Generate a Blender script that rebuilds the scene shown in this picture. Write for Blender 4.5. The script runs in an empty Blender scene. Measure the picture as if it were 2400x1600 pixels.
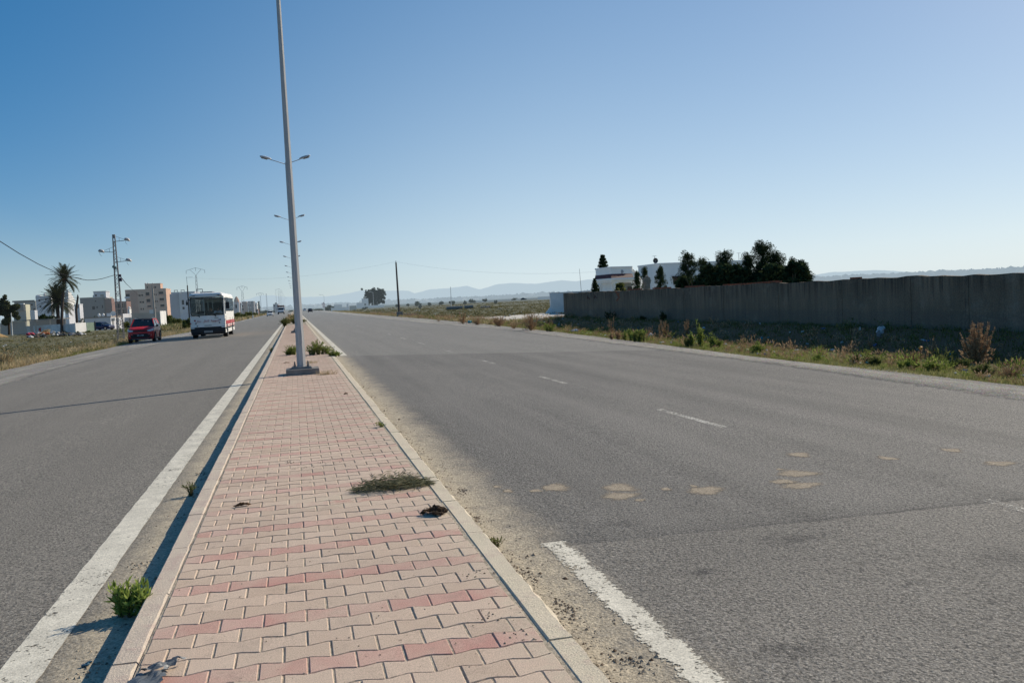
import bpy, math, random
import numpy as np
from mathutils import Vector, Matrix
random.seed(7); RNG = np.random.default_rng(11)
R_ = math.radians
SC = bpy.context.scene; COL = SC.collection

# ---------------------------------------------------------------- camera model
F_PX, CX, CY, EYE = 1937.0, 1200.0, 800.0, 1.68
def _ray(u, v): return Vector(((u-CX)/F_PX, -(v-CY)/F_PX, -1.0))
_Yc = _ray(690, 722).normalized()
_Zc = _ray(2390, 722-0.05*1700).cross(_Yc).normalized()
if _Zc.y < 0: _Zc = -_Zc
_Xc = _Yc.cross(_Zc)
MW = Matrix((_Xc, _Yc, _Zc))
def ground(u, v, z):
    d = MW @ _ray(u, v); t = (z-EYE)/d.z
    return Vector((d.x*t, d.y*t, z))
def at(u, v, Y):
    d = MW @ _ray(u, v); t = Y/d.y
    return Vector((d.x*t, Y, EYE+d.z*t))
def px(Y, n=1.0): return n*Y/F_PX       # size in metres of n photo pixels at distance Y

SUN_AZ = (0.906, 0.423); SUN_EL = R_(32.0)
SUN_DIR = Vector((SUN_AZ[0]*math.cos(SUN_EL), SUN_AZ[1]*math.cos(SUN_EL), math.sin(SUN_EL)))

# ---------------------------------------------------------------- objects
def tag(o, label=None, cat=None, group=None, kind=None):
    if label: o['label'] = label
    if cat: o['category'] = cat
    if group: o['group'] = group
    if kind: o['kind'] = kind
    return o
def thing(name, label, cat, loc=(0,0,0), rz=0.0, group=None):
    o = bpy.data.objects.new(name, None); COL.objects.link(o)
    o.empty_display_size = 0.2
    o.location = loc; o.rotation_euler = (0,0,rz)
    return tag(o, label, cat, group)
def kids(o): return [c for c in bpy.data.objects if c.parent == o]
def copy_tree(o, parent=None):
    c = o.copy(); COL.objects.link(c)
    c.parent = parent
    for ch in kids(o): copy_tree(ch, c)
    return c

class MB:
    """mesh builder"""
    def __init__(s): s.v=[]; s.f=[]; s.m=[]; s.off=0; s.mi=0
    def add(s, verts, faces, mi=None):
        b=len(s.v); s.v.extend([tuple(p) for p in verts])
        for f in faces: s.f.append(tuple(i+b for i in f)); s.m.append(s.mi if mi is None else mi)
        return s
    def box(s, c, d, rz=0.0, mi=None, rx=0.0, taper=1.0):
        M = Matrix.Rotation(rz,3,'Z') @ Matrix.Rotation(rx,3,'X')
        vs=[]
        for z in (-.5,.5):
            k = taper if z>0 else 1.0
            for x,y in ((-.5,-.5),(.5,-.5),(.5,.5),(-.5,.5)):
                vs.append(Vector(c)+M@Vector((x*d[0]*k,y*d[1]*k,z*d[2])))
        return s.add(vs,[(3,2,1,0),(4,5,6,7),(0,1,5,4),(1,2,6,5),(2,3,7,6),(3,0,4,7)],mi)
    def bar(s, a, b, w, h=None, mi=None):
        a=Vector(a); b=Vector(b); d=(b-a)
        if d.length<1e-6: return s
        d.normalize(); up=Vector((0,0,1)) if abs(d.z)<.95 else Vector((1,0,0))
        x=d.cross(up).normalized(); y=x.cross(d); h=h or w
        vs=[]
        for p in (a,b):
            for i,j in ((-.5,-.5),(.5,-.5),(.5,.5),(-.5,.5)): vs.append(p+x*w*i+y*h*j)
        return s.add(vs,[(3,2,1,0),(4,5,6,7),(0,1,5,4),(1,2,6,5),(2,3,7,6),(3,0,4,7)],mi)
    def tube(s, pts, r, n=8, mi=None, cap=True, phase=0.0):
        pts=[Vector(p) for p in pts]
        if not hasattr(r,'__len__'): r=[r]*len(pts)
        rings=[]; prev=None
        for i,p in enumerate(pts):
            t=(pts[min(i+1,len(pts)-1)]-pts[max(i-1,0)]).normalized()
            if prev is None:
                up=Vector((0,1,0)) if abs(t.y)<.9 else Vector((1,0,0))
                x=t.cross(up).normalized()
            else:
                x=(prev-t*prev.dot(t)).normalized()
            y=t.cross(x); prev=x
            rings.append([p+(x*math.cos(phase+2*math.pi*k/n)+y*math.sin(phase+2*math.pi*k/n))*r[i] for k in range(n)])
        return s.loft(rings,mi,cap)
    def loft(s, rings, mi=None, cap=True, closed=True):
        n=len(rings[0]); vs=[p for rg in rings for p in rg]; fs=[]
        for i in range(len(rings)-1):
            for k in range(n if closed else n-1):
                a=i*n+k; b=i*n+(k+1)%n; fs.append((a,b,b+n,a+n))
        if cap and closed:
            fs.append(tuple(reversed(range(n)))); fs.append(tuple((len(rings)-1)*n+k for k in range(n)))
        return s.add(vs,fs,mi)
    def lathe(s, prof, c=(0,0,0), axis='Z', n=16, mi=None):
        rings=[]
        for r,h in prof:
            rg=[]
            for k in range(n):
                a=2*math.pi*k/n; p=(r*math.cos(a),r*math.sin(a),h)
                if axis=='X': p=(p[2],p[0],p[1])
                elif axis=='Y': p=(p[0],p[2],p[1])
                rg.append(Vector(c)+Vector(p))
            rings.append(rg)
        return s.loft(rings,mi,True)
    def prism(s, poly, z0, z1, mi=None):
        n=len(poly); vs=[(x,y,z0) for x,y in poly]+[(x,y,z1) for x,y in poly]
        fs=[tuple(reversed(range(n))),tuple(range(n,2*n))]+[(k,(k+1)%n,n+(k+1)%n,n+k) for k in range(n)]
        return s.add(vs,fs,mi)
    def extrude_x(s, poly, x0, x1, mi=None):      # poly in (y,z)
        n=len(poly); vs=[(x0,y,z) for y,z in poly]+[(x1,y,z) for y,z in poly]
        fs=[tuple(range(n)),tuple(reversed(range(n,2*n)))]+[(k,n+k,n+(k+1)%n,(k+1)%n) for k in range(n)]
        return s.add(vs,fs,mi)
    def lump(s, c, r, mi=None, sub=1, rough=.25, flat=1.0):
        import bmesh
        bm=bmesh.new(); bmesh.ops.create_icosphere(bm,subdivisions=sub,radius=1.0)
        bm.verts.ensure_lookup_table()
        rr=(r,r,r) if not hasattr(r,'__len__') else r
        vs=[]
        for v in bm.verts:
            k=1+random.uniform(-rough,rough); vs.append((c[0]+v.co.x*rr[0]*k,c[1]+v.co.y*rr[1]*k,c[2]+v.co.z*rr[2]*k))
        fs=[[q.index for q in f.verts] for f in bm.faces]; bm.free()
        return s.add(vs,fs,mi)
    def arr(s, V, mi=None, k=4):                     # V: (n,k,3) separate polygons
        V=np.asarray(V); b=len(s.v); n=V.shape[0]
        s.v.extend(map(tuple,V.reshape(-1,3).tolist()))
        idx=(np.arange(n*k).reshape(n,k)+b).tolist()
        s.f.extend(map(tuple,idx)); s.m.extend([s.mi if mi is None else mi]*n)
        return s
    def build(s, name, mats, parent=None, smooth=False, loc=None):
        me=bpy.data.meshes.new(name); me.from_pydata(s.v,[],s.f)
        if not isinstance(mats,(list,tuple)): mats=[mats]
        for m in mats: me.materials.append(m)
        if len(mats)>1: me.polygons.foreach_set('material_index',s.m)
        if smooth: me.polygons.foreach_set('use_smooth',[True]*len(me.polygons))
        me.update()
        o=bpy.data.objects.new(name,me); COL.objects.link(o)
        if parent is not None: o.parent=parent
        if loc is not None: o.location=loc
        return o

def smooth_by_angle(o, ang=40):
    me=o.data
    me.polygons.foreach_set('use_smooth',[True]*len(me.polygons))
    try: me.set_sharp_from_angle(angle=R_(ang))
    except Exception: pass
    return o

# ---------------------------------------------------------------- materials
HAZE=(0.47,0.58,0.66)
class NT:
    def __init__(s,name):
        s.m=bpy.data.materials.new(name); s.m.use_nodes=True; s.t=s.m.node_tree
        s.t.nodes.clear(); s.out=s.t.nodes.new('ShaderNodeOutputMaterial')
    def n(s,typ,**kw):
        nd=s.t.nodes.new(typ)
        for k,v in kw.items():
            if k in nd.inputs: nd.inputs[k].default_value=v
            else: setattr(nd,k,v)
        return nd
    def l(s,a,b): s.t.links.new(a,b)
    def coord(s,world=True):
        if world: return s.n('ShaderNodeNewGeometry').outputs['Position']
        return s.n('ShaderNodeTexCoord').outputs['Object']
    def mapping(s,vec,scale):
        mp=s.n('ShaderNodeMapping'); mp.inputs['Scale'].default_value=scale; s.l(vec,mp.inputs['Vector']); return mp.outputs[0]
    def noise(s,vec,scale,detail=3,rough=.55,dist=0.0):
        nd=s.n('ShaderNodeTexNoise'); nd.inputs['Scale'].default_value=scale; nd.inputs['Detail'].default_value=detail
        nd.inputs['Roughness'].default_value=rough; nd.inputs['Distortion'].default_value=dist; s.l(vec,nd.inputs['Vector']); return nd.outputs['Fac']
    def ramp(s,fac,stops,interp='LINEAR'):
        nd=s.n('ShaderNodeValToRGB'); cr=nd.color_ramp; cr.interpolation=interp
        while len(cr.elements)<len(stops): cr.elements.new(.5)
        for e,(p,c) in zip(cr.elements,stops):
            e.position=p; e.color=(c,c,c,1) if not hasattr(c,'__len__') else (*c[:3],1)
        s.l(fac,nd.inputs[0]); return nd.outputs[0]
    def mix(s,fac,a,b,typ='MIX'):
        nd=s.n('ShaderNodeMix',data_type='RGBA',blend_type=typ)
        for sock,val in ((nd.inputs[0],fac),(nd.inputs[6],a),(nd.inputs[7],b)):
            if hasattr(val,'is_linked') or hasattr(val,'links'): s.l(val,sock)
            elif hasattr(val,'__len__'): sock.default_value=(*val[:3],1)
            else: sock.default_value=val
        return nd.outputs[2]
    def math(s,op,a,b=None,c=None,clamp=False):
        nd=s.n('ShaderNodeMath',operation=op,use_clamp=clamp)
        for i,val in enumerate((a,b,c)):
            if val is None: continue
            if hasattr(val,'links'): s.l(val,nd.inputs[i])
            else: nd.inputs[i].default_value=val
        return nd.outputs[0]
    def sep(s,vec):
        nd=s.n('ShaderNodeSeparateXYZ'); s.l(vec,nd.inputs[0]); return nd.outputs
    def sstep(s,x,a,b):
        nd=s.n('ShaderNodeMapRange',interpolation_type='SMOOTHSTEP'); nd.inputs['From Min'].default_value=a; nd.inputs['From Max'].default_value=b
        s.l(x,nd.inputs[0]); return nd.outputs[0]
    def bump(s,h,strength,dist=.01,normal=None):
        nd=s.n('ShaderNodeBump'); nd.inputs['Strength'].default_value=strength; nd.inputs['Distance'].default_value=dist
        s.l(h,nd.inputs['Height'])
        if normal is not None: s.l(normal,nd.inputs['Normal'])
        return nd.outputs[0]
    def bsdf(s,col,rough=.8,metal=0.0,normal=None,spec=.3,coat=0.0,alpha=None):
        nd=s.n('ShaderNodeBsdfPrincipled')
        if hasattr(col,'links'): s.l(col,nd.inputs['Base Color'])
        else: nd.inputs['Base Color'].default_value=(*col[:3],1)
        if hasattr(rough,'links'): s.l(rough,nd.inputs['Roughness'])
        else: nd.inputs['Roughness'].default_value=rough
        nd.inputs['Metallic'].default_value=metal; nd.inputs['Specular IOR Level'].default_value=spec
        nd.inputs['Coat Weight'].default_value=coat
        if normal is not None: s.l(normal,nd.inputs['Normal'])
        if alpha is not None: s.l(alpha,nd.inputs['Alpha'])
        return nd.outputs[0]
    def haze(s,sh,fac,col=HAZE):
        em=s.n('ShaderNodeEmission'); em.inputs[0].default_value=(*col,1); em.inputs[1].default_value=1.0
        mx=s.n('ShaderNodeMixShader'); 
        if hasattr(fac,'links'): s.l(fac,mx.inputs[0])
        else: mx.inputs[0].default_value=fac
        s.l(sh,mx.inputs[1]); s.l(em.outputs[0],mx.inputs[2]); return mx.outputs[0]
    def done(s,sh): s.l(sh,s.out.inputs[0]); return s.m

def mat(name,c,c2=None,scale=4.0,rough=.8,metal=0.0,spec=.3,bump=0.0,bscale=None,coat=0.0,haze=0.0,world=False,streak=None,detail=4):
    t=NT(name); v=t.coord(world)
    c2=c2 or tuple(x*.8 for x in c)
    vv=t.mapping(v,streak) if streak else v
    fac=t.noise(vv,scale,detail)
    col=t.mix(t.ramp(fac,[(.32,0.),(.68,1.)]),c,c2)
    nm=None
    if bump: nm=t.bump(t.noise(v,bscale or scale*8,3),bump,.02)
    sh=t.bsdf(col,rough,metal,nm,spec,coat)
    if haze: sh=t.haze(sh,haze)
    return t.done(sh)
def leafmat(name,c1,c2,trans=.25,haze=0.0,c3=None):
    t=NT(name); ri=t.n('ShaderNodeNewGeometry').outputs['Random Per Island']
    st=[(0.,c1),(1.,c2)] if c3 is None else [(0.,c1),(.6,c2),(1.,c3)]
    col=t.ramp(ri,st)
    d=t.n('ShaderNodeBsdfDiffuse'); t.l(col,d.inputs[0])
    tr=t.n('ShaderNodeBsdfTranslucent'); t.l(t.mix(.5,col,(.35,.4,.08),'MULTIPLY') if False else col,tr.inputs[0])
    mx=t.n('ShaderNodeMixShader'); mx.inputs[0].default_value=trans
    t.l(d.outputs[0],mx.inputs[1]); t.l(tr.outputs[0],mx.inputs[2]); sh=mx.outputs[0]
    if haze: sh=t.haze(sh,haze)
    return t.done(sh)

def lerp(tab,y):
    if y<=tab[0][0]: return tab[0][1]
    for (a,va),(b,vb) in zip(tab,tab[1:]):
        if y<=b: return va+(vb-va)*(y-a)/(b-a)
    return tab[-1][1]
def sm(x,a,b):
    t=min(1,max(0,(x-a)/(b-a))); return t*t*(3-2*t)
R_IN=[(-20,10.3),(10,10.5),(17,11.1),(36,11.8),(53,12.2),(66,11.5),(110,10.8),(250,10.5),(900,10.3)]
R_OUT=[(-20,12.5),(20,12.4),(27,13.0),(42,13.9),(70,14.8),(190,14.6),(900,14.0)]
L_IN=[(-20,-8.9),(28,-8.8),(38,-9.3),(55,-8.9),(120,-9.2),(900,-8.8)]
L_OUT=[(-20,-12.2),(40,-12.0),(58,-11.9),(72,-12.0),(95,-11.0),(120,-10.9),(300,-10.2),(900,-9.8)]
KERB=0.12
def hills(x,y):
    return (.10*math.sin(x*.071+y*.023+1)+.08*math.sin(x*.19-y*.11)+.05*math.sin(x*.43+y*.37+2))
def gz(x,y):
    """ground height"""
    if -0.97<=x<=1.23: return -KERB
    if x>0:
        e0,e1=lerp(R_IN,y),lerp(R_OUT,y)
        e0+=.65
        if x<=e0: return -KERB-.011*(x-1.23)
        z0=-KERB-.011*(e0-1.23)
        if x<=e1: return z0-.10*(x-e0)/(e1-e0)
        z1=z0-.10
        w=1-sm(y,57,72)
        low=z1-.14*sm(x,e1,e1+2.5)
        bank=low+(.05-low)*sm(x,16.2,18.7)
        flat=-.55+hills(x,y)*sm(x,e1+1,e1+20)
        return bank*w+(low+(flat-low)*sm(x,e1,e1+5))*(1-w)
    e0,e1=lerp(L_IN,y),lerp(L_OUT,y)
    e0-=.65
    if x>=e0: return -KERB-.011*(-.97-x)
    z0=-KERB-.011*(-.97-e0)
    if x>=e1: return z0-.09*(e0-x)/(e0-e1)
    z1=z0-.09
    return z1+(-.66-z1)*sm(-x,-e1,-e1+4)+hills(x,y)*sm(-x,-e1+2,-e1+14)
# ================================================================= world, sun, camera
w=bpy.data.worlds.new("World"); SC.world=w; w.use_nodes=True
nt=w.node_tree; nt.nodes.clear()
sky=nt.nodes.new('ShaderNodeTexSky'); sky.sky_type='NISHITA'; sky.sun_disc=False
sky.sun_elevation=SUN_EL; sky.sun_rotation=math.atan2(SUN_AZ[0],SUN_AZ[1])
sky.altitude=0; sky.air_density=.7; sky.dust_density=.4; sky.ozone_density=3.0
bg=nt.nodes.new('ShaderNodeBackground'); bg.inputs[1].default_value=0.125
wo=nt.nodes.new('ShaderNodeOutputWorld')
gam=nt.nodes.new('ShaderNodeGamma'); gam.inputs[1].default_value=.6
hsv=nt.nodes.new('ShaderNodeHueSaturation'); hsv.inputs['Saturation'].default_value=1.78; hsv.inputs['Value'].default_value=1.60
nt.links.new(sky.outputs[0],gam.inputs[0]); nt.links.new(gam.outputs[0],hsv.inputs['Color']); 
# low haze, thicker towards the sun: mixes the sky towards a pale blue white near the horizon
def wn(t,**k):
    n=nt.nodes.new(t)
    for a,b in k.items(): setattr(n,a,b)
    return n
def wm(op,a,b,clamp=False):
    n=wn('ShaderNodeMath',operation=op,use_clamp=clamp)
    for i,v in enumerate((a,b)):
        if hasattr(v,'links'): nt.links.new(v,n.inputs[i])
        else: n.inputs[i].default_value=v
    return n.outputs[0]
tc=wn('ShaderNodeTexCoord'); sp_=wn('ShaderNodeSeparateXYZ'); nt.links.new(tc.outputs['Generated'],sp_.inputs[0])
dotp=wm('ADD',wm('MULTIPLY',sp_.outputs[0],SUN_AZ[0]),wm('MULTIPLY',sp_.outputs[1],SUN_AZ[1]))
mr=wn('ShaderNodeMapRange',interpolation_type='SMOOTHSTEP'); mr.inputs['From Min'].default_value=.02; mr.inputs['From Max'].default_value=.72; nt.links.new(dotp,mr.inputs[0])
low=wm('POWER',2.718,wm('MULTIPLY',wm('ABSOLUTE',sp_.outputs[2],0),-4.1))
hz0=wm('POWER',2.718,wm('MULTIPLY',wm('ABSOLUTE',sp_.outputs[2],0),-22.0))
hfac=wm('MAXIMUM',wm('MULTIPLY',wm('MULTIPLY',low,mr.outputs[0]),.80),wm('MULTIPLY',hz0,.72),True)
hc=wn('ShaderNodeMix',data_type='RGBA'); nt.links.new(mr.outputs[0],hc.inputs[0]); hc.inputs[6].default_value=(3.9,4.85,5.35,1); hc.inputs[7].default_value=(5.7,6.7,7.25,1)
hm=wn('ShaderNodeMix',data_type='RGBA'); nt.links.new(hfac,hm.inputs[0]); nt.links.new(hsv.outputs[0],hm.inputs[6]); nt.links.new(hc.outputs[2],hm.inputs[7])
nt.links.new(hm.outputs[2],bg.inputs[0]); nt.links.new(bg.outputs[0],wo.inputs[0])
sl=bpy.data.lights.new('sun','SUN'); sl.energy=5.0; sl.angle=R_(.53); sl.color=(1.0,.91,.76)
so=bpy.data.objects.new('sun',sl); COL.objects.link(so)
so.rotation_euler=SUN_DIR.to_track_quat('Z','Y').to_euler(); so.location=(30,20,40)

cam=bpy.data.cameras.new('camera'); co=bpy.data.objects.new('camera',cam); COL.objects.link(co)
cam.sensor_fit='HORIZONTAL'; cam.sensor_width=36.0; cam.lens=36.0*F_PX/2400.0
cam.clip_start=.05; cam.clip_end=60000
co.matrix_world=Matrix.Translation((0,0,EYE)) @ MW.to_4x4()
SC.camera=co
SC.view_settings.view_transform='Standard'; SC.view_settings.look='None'
SC.view_settings.exposure=0; SC.view_settings.gamma=1

# ================================================================= ground materials
def m_terrain():
    t=NT('field_soil'); p=t.coord()
    big=t.noise(p,.05,4); mid=t.noise(p,.6,5,.65); fine=t.noise(p,9,4,.7)
    grass=t.mix(t.ramp(mid,[(.35,0.),(.62,1.)]),(.205,.160,.085),(.125,.130,.055))
    col=t.mix(t.ramp(big,[(.4,0.),(.6,1.)]),grass,(.19,.155,.075))
    col=t.mix(t.ramp(fine,[(.3,.0),(.75,.70)]),col,(.065,.064,.030))
    x,y,z=t.sep(p)
    d2=t.math('SQRT',t.math('ADD',t.math('MULTIPLY',x,x),t.math('MULTIPLY',y,y)))
    # lush strip beside the right shoulder, shade painted into soil below the grey wall
    vg=t.math('MULTIPLY',t.math('MULTIPLY',t.sstep(x,12.0,12.6),t.math('SUBTRACT',1.0,t.sstep(x,15.6,16.6))),t.math('LESS_THAN',y,64.))
    col=t.mix(t.math('MULTIPLY',vg,.75),col,t.mix(mid,(.16,.19,.06),(.24,.21,.10)))
    wall_shade=t.math('MULTIPLY',t.math('MULTIPLY',t.sstep(x,15.4,16.6),t.math('LESS_THAN',x,20.)),t.math('LESS_THAN',y,62.))
    col=t.mix(t.math('MULTIPLY',wall_shade,.85),col,t.mix(fine,(.045,.045,.03),(.09,.08,.055)))
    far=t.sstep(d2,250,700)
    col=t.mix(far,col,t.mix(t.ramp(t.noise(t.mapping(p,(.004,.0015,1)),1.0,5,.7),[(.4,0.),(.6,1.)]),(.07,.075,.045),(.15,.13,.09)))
    nm=t.bump(t.math('ADD',fine,t.math('MULTIPLY',mid,2.0)),.9,.12)
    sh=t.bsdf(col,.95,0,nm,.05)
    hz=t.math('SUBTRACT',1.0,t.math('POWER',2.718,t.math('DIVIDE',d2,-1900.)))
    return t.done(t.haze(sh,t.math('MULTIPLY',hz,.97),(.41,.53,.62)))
def m_asphalt(name,right):
    t=NT(name); p=t.coord(); x,y,z=t.sep(p)
    str1=t.noise(t.mapping(p,(.9,.035,1)),1.3,4,.6)
    blot=t.noise(p,.45,4,.6)
    g1=t.noise(p,58,3,.65); g2=t.noise(p,210,1,.5)
    vor=t.n('ShaderNodeTexVoronoi',feature='F1'); vor.inputs['Scale'].default_value=95; vor.inputs['Randomness'].default_value=1.0; t.l(p,vor.inputs['Vector'])
    base=t.mix(t.ramp(str1,[(.3,0.),(.72,1.)]),(.162,.149,.131),(.246,.228,.200))
    base=t.mix(t.math('MULTIPLY',t.ramp(blot,[(.35,0.),(.7,1.)]),.45),base,(.140,.130,.116))
    if right:
        # old rough patch between the two seams
        s1=t.math('ADD',y,t.math('MULTIPLY',x,.055)); s1=t.math('ADD',s1,t.math('MULTIPLY',t.noise(p,5,5,.75),.16))
        s2=t.math('ADD',y,t.math('MULTIPLY',x,.62))
        patch=t.math('MULTIPLY',t.math('GREATER_THAN',s1,5.78),t.math('LESS_THAN',s2,31.2))
        rough=t.mix(t.ramp(str1,[(.3,0.),(.7,1.)]),(.128,.119,.107),(.198,.184,.166))
        lit=t.noise(t.mapping(p,(.45,.16,1)),.9,5,.65)
        rough=t.mix(t.math('MULTIPLY',t.ramp(lit,[(.46,0.),(.66,1.)]),.45),rough,(.235,.218,.195))
        near=t.mix(t.ramp(blot,[(.3,0.),(.7,1.)]),(.212,.194,.170),(.160,.147,.130))
        near=t.mix(t.math('LESS_THAN',s1,5.78),t.mix(.55,base,(.245,.232,.212)),near)
        base=t.mix(patch,near,rough)
        seam=t.math('SUBTRACT',1.0,t.sstep(t.math('ABSOLUTE',t.math('SUBTRACT',s1,5.80)),.008,.045))
        sv=t.math('MULTIPLY',t.sstep(x,2.2,5.0),t.ramp(t.noise(p,2.5,5,.8),[(.36,.25),(.6,1.)]))
        base=t.mix(t.math('MULTIPLY',t.math('MULTIPLY',seam,t.math('ADD',t.math('MULTIPLY',sv,.8),.12)),1.0),base,(.04,.038,.036))
        edge=t.math('MULTIPLY',t.math('GREATER_THAN',s1,5.78),t.math('SUBTRACT',1.0,t.sstep(s1,5.78,6.25)))
        base=t.mix(t.math('MULTIPLY',edge,.35),base,(.085,.08,.074))
        # oil and tyre stains
        for sx,sy,r in ((2.35,6.0,.32),(3.35,5.15,.4),(4.4,4.3,.55),(2.4,4.75,.2),(2.3,3.55,.3)):
            dd=t.math('SQRT',t.math('ADD',t.math('POWER',t.math('SUBTRACT',x,sx),2.),t.math('POWER',t.math('MULTIPLY',t.math('SUBTRACT',y,sy),1.8),2.)))
            k=t.math('MULTIPLY',t.math('SUBTRACT',1.0,t.sstep(dd,.0,r)),t.ramp(t.noise(p,9,3),[(.3,0.),(.65,.85)]))
            base=t.mix(k,base,(.055,.052,.05))
        ke=1.225; sg=1.0
    else:
        base=t.mix(.5,base,(.212,.188,.155))
        seam=None; ke=-.965; sg=-1.0
    # aggregate
    grain=t.ramp(g1,[(.30,.30),(.50,1.0),(.70,1.75)])
    base=t.mix(1.0,base,grain,'MULTIPLY')
    base=t.mix(.6,base,t.ramp(vor.outputs['Distance'],[(.05,1.25),(.55,.55)]),'MULTIPLY')
    base=t.mix(1.0,base,(1.20,1.185,1.155),'MULTIPLY')
    dots=t.math('GREATER_THAN',t.noise(p,38,2,.55),.60)
    base=t.mix(t.math('MULTIPLY',dots,.62),base,(.035,.034,.034))
    chips=t.math('GREATER_THAN',t.noise(p,120,1,.5),.70)
    base=t.mix(t.math('MULTIPLY',chips,.75),base,(.55,.52,.46))
    # sand along the kerb
    dx=t.math('MULTIPLY',t.math('SUBTRACT',x,ke),sg)
    wob=t.math('ADD',dx,t.math('MULTIPLY',t.math('SUBTRACT',t.noise(p,1.6,4,.7),.5),.55 if right else .35))
    sand=t.math('SUBTRACT',1.0,t.sstep(wob,.14 if right else .16,.72 if right else .50))
    sandc=t.mix(t.ramp(t.noise(p,22,4,.7),[(.3,0.),(.7,1.)]),(.56,.47,.335),(.37,.31,.225))
    sandc=t.mix(1.0,sandc,t.ramp(g1,[(.3,.6),(.7,1.3)]),'MULTIPLY')
    base=t.mix(t.math('MULTIPLY',sand,t.ramp(t.noise(p,7,5,.75),[(.30,.35),(.52,1.)])),base,sandc)
    h=t.math('ADD',t.math('MULTIPLY',g1,1.0),t.math('MULTIPLY',t.noise(p,30,3,.6),1.3))
    nm=t.bump(h,.75 if right else .45,.012)
    sh=t.bsdf(base,.85,0,nm,.25)
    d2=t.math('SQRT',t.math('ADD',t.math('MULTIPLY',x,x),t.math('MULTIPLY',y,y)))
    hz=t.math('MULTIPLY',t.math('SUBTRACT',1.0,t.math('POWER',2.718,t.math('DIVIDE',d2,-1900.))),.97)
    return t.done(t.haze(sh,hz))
def m_gravel():
    t=NT('shoulder_gravel'); p=t.coord()
    st=t.noise(t.mapping(p,(1.2,.07,1)),1.2,4,.65)
    base=t.mix(t.ramp(st,[(.35,0.),(.65,1.)]),(.27,.25,.22),(.44,.40,.34))
    base=t.mix(t.ramp(t.noise(p,1.1,5,.7),[(.45,0.),(.7,.7)]),base,(.22,.20,.18))
    vor=t.n('ShaderNodeTexVoronoi',feature='F1'); vor.inputs['Scale'].default_value=34; t.l(p,vor.inputs['Vector'])
    g=t.noise(p,40,3,.7)
    base=t.mix(1.0,base,t.ramp(g,[(.3,.45),(.55,1.05),(.72,1.7)]),'MULTIPLY')
    base=t.mix(.35,base,vor.outputs['Color'],'SOFT_LIGHT')
    nm=t.bump(t.math('SUBTRACT',g,vor.outputs['Distance']),.9,.03)
    ed=t.n('ShaderNodeAttribute'); ed.attribute_name='inset'
    al=t.sstep(t.math('ADD',ed.outputs['Fac'],t.math('MULTIPLY',t.math('SUBTRACT',t.noise(p,3.2,6,.75),.5),1.3)),.02,.42)
    al=t.math('MULTIPLY',al,t.ramp(t.math('ADD',t.noise(p,34,3,.7),t.math('MULTIPLY',ed.outputs['Fac'],.45)),[(.42,.15),(.62,1.)]))
    sh=t.bsdf(base,.92,0,nm,.1,alpha=al)
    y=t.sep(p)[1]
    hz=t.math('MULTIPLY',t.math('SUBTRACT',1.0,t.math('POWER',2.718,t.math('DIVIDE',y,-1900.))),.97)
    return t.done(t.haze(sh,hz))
def m_paint(name,wear,x0=None,x1=None,col=(.80,.735,.60)):
    t=NT(name); p=t.coord()
    c=t.mix(t.ramp(t.noise(p,5,4,.7),[(.3,0.),(.7,1.)]),col,tuple(k*.72 for k in col))
    c=t.mix(1.0,c,t.ramp(t.noise(p,80,2),[(.3,.7),(.7,1.15)]),'MULTIPLY')
    hole=t.math('ADD',t.math('MULTIPLY',t.noise(p,38,3,.7),.62),t.math('MULTIPLY',t.noise(p,3.2,4,.7),.38))
    if x0 is not None:
        x=t.sep(p)[0]; e=t.math('MINIMUM',t.math('SUBTRACT',x,x0),t.math('SUBTRACT',x1,x))
        hole=t.math('SUBTRACT',hole,t.math('MULTIPLY',t.math('SUBTRACT',1.0,t.sstep(e,.0,.055)),.13))
    al=t.sstep(hole,wear-.02,wear+.045)
    sh=t.bsdf(c,.75,0,t.bump(t.noise(p,90,2),.4,.006),.2,alpha=al)
    return t.done(sh)
M_SAND=mat('sandy_joint',(.56,.475,.355),(.27,.22,.165),22,.95,world=True,bump=.6,bscale=120)
def m_paver(name,c1,c2):
    t=NT(name); p=t.coord(); ri=t.n('ShaderNodeNewGeometry').outputs['Random Per Island']
    c=t.ramp(ri,[(0.,c1),(1.,c2)])
    c=t.mix(t.ramp(t.noise(p,1.7,5,.65),[(.34,0.05),(.70,.72)]),c,(.57,.45,.345))
    c=t.mix(t.math('MULTIPLY',t.ramp(t.noise(p,.55,4,.6),[(.45,0.),(.65,1.)]),.25),c,(.36,.28,.225))
    x,y,z=t.sep(p)
    # drifted sand: near the right kerb and around the cut weed
    dd=t.math('SQRT',t.math('ADD',t.math('POWER',t.math('MULTIPLY',t.math('SUBTRACT',x,.25),.9),2.),t.math('POWER',t.math('MULTIPLY',t.math('SUBTRACT',y,7.25),2.3),2.)))
    k1=t.math('SUBTRACT',1.0,t.sstep(dd,.1,.8))
    k2=t.sstep(x,.82,1.12)
    k=t.math('MULTIPLY',t.math('MAXIMUM',k1,t.math('MULTIPLY',k2,.75)),t.ramp(t.noise(p,11,5,.75),[(.38,0.),(.62,.9)]))
    c=t.mix(k,c,(.60,.505,.37))
    c=t.mix(t.math('MULTIPLY',t.ramp(t.noise(p,3.1,6,.75),[(.56,0.),(.70,1.)]),.35),c,(.27,.205,.165))
    c=t.mix(1.0,c,t.ramp(t.noise(p,170,2,.6),[(.28,.68),(.5,1.0),(.74,1.28)]),'MULTIPLY')
    c=t.mix(t.math('MULTIPLY',t.math('GREATER_THAN',t.noise(p,16,3,.7),.69),.55),c,(.13,.095,.075))
    nm=t.bump(t.noise(p,150,3,.7),.55,.006)
    return t.done(t.bsdf(c,.88,0,nm,.2))
M_PAVE_B=m_paver('beige_paver',(.52,.385,.285),(.63,.475,.36))
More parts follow.
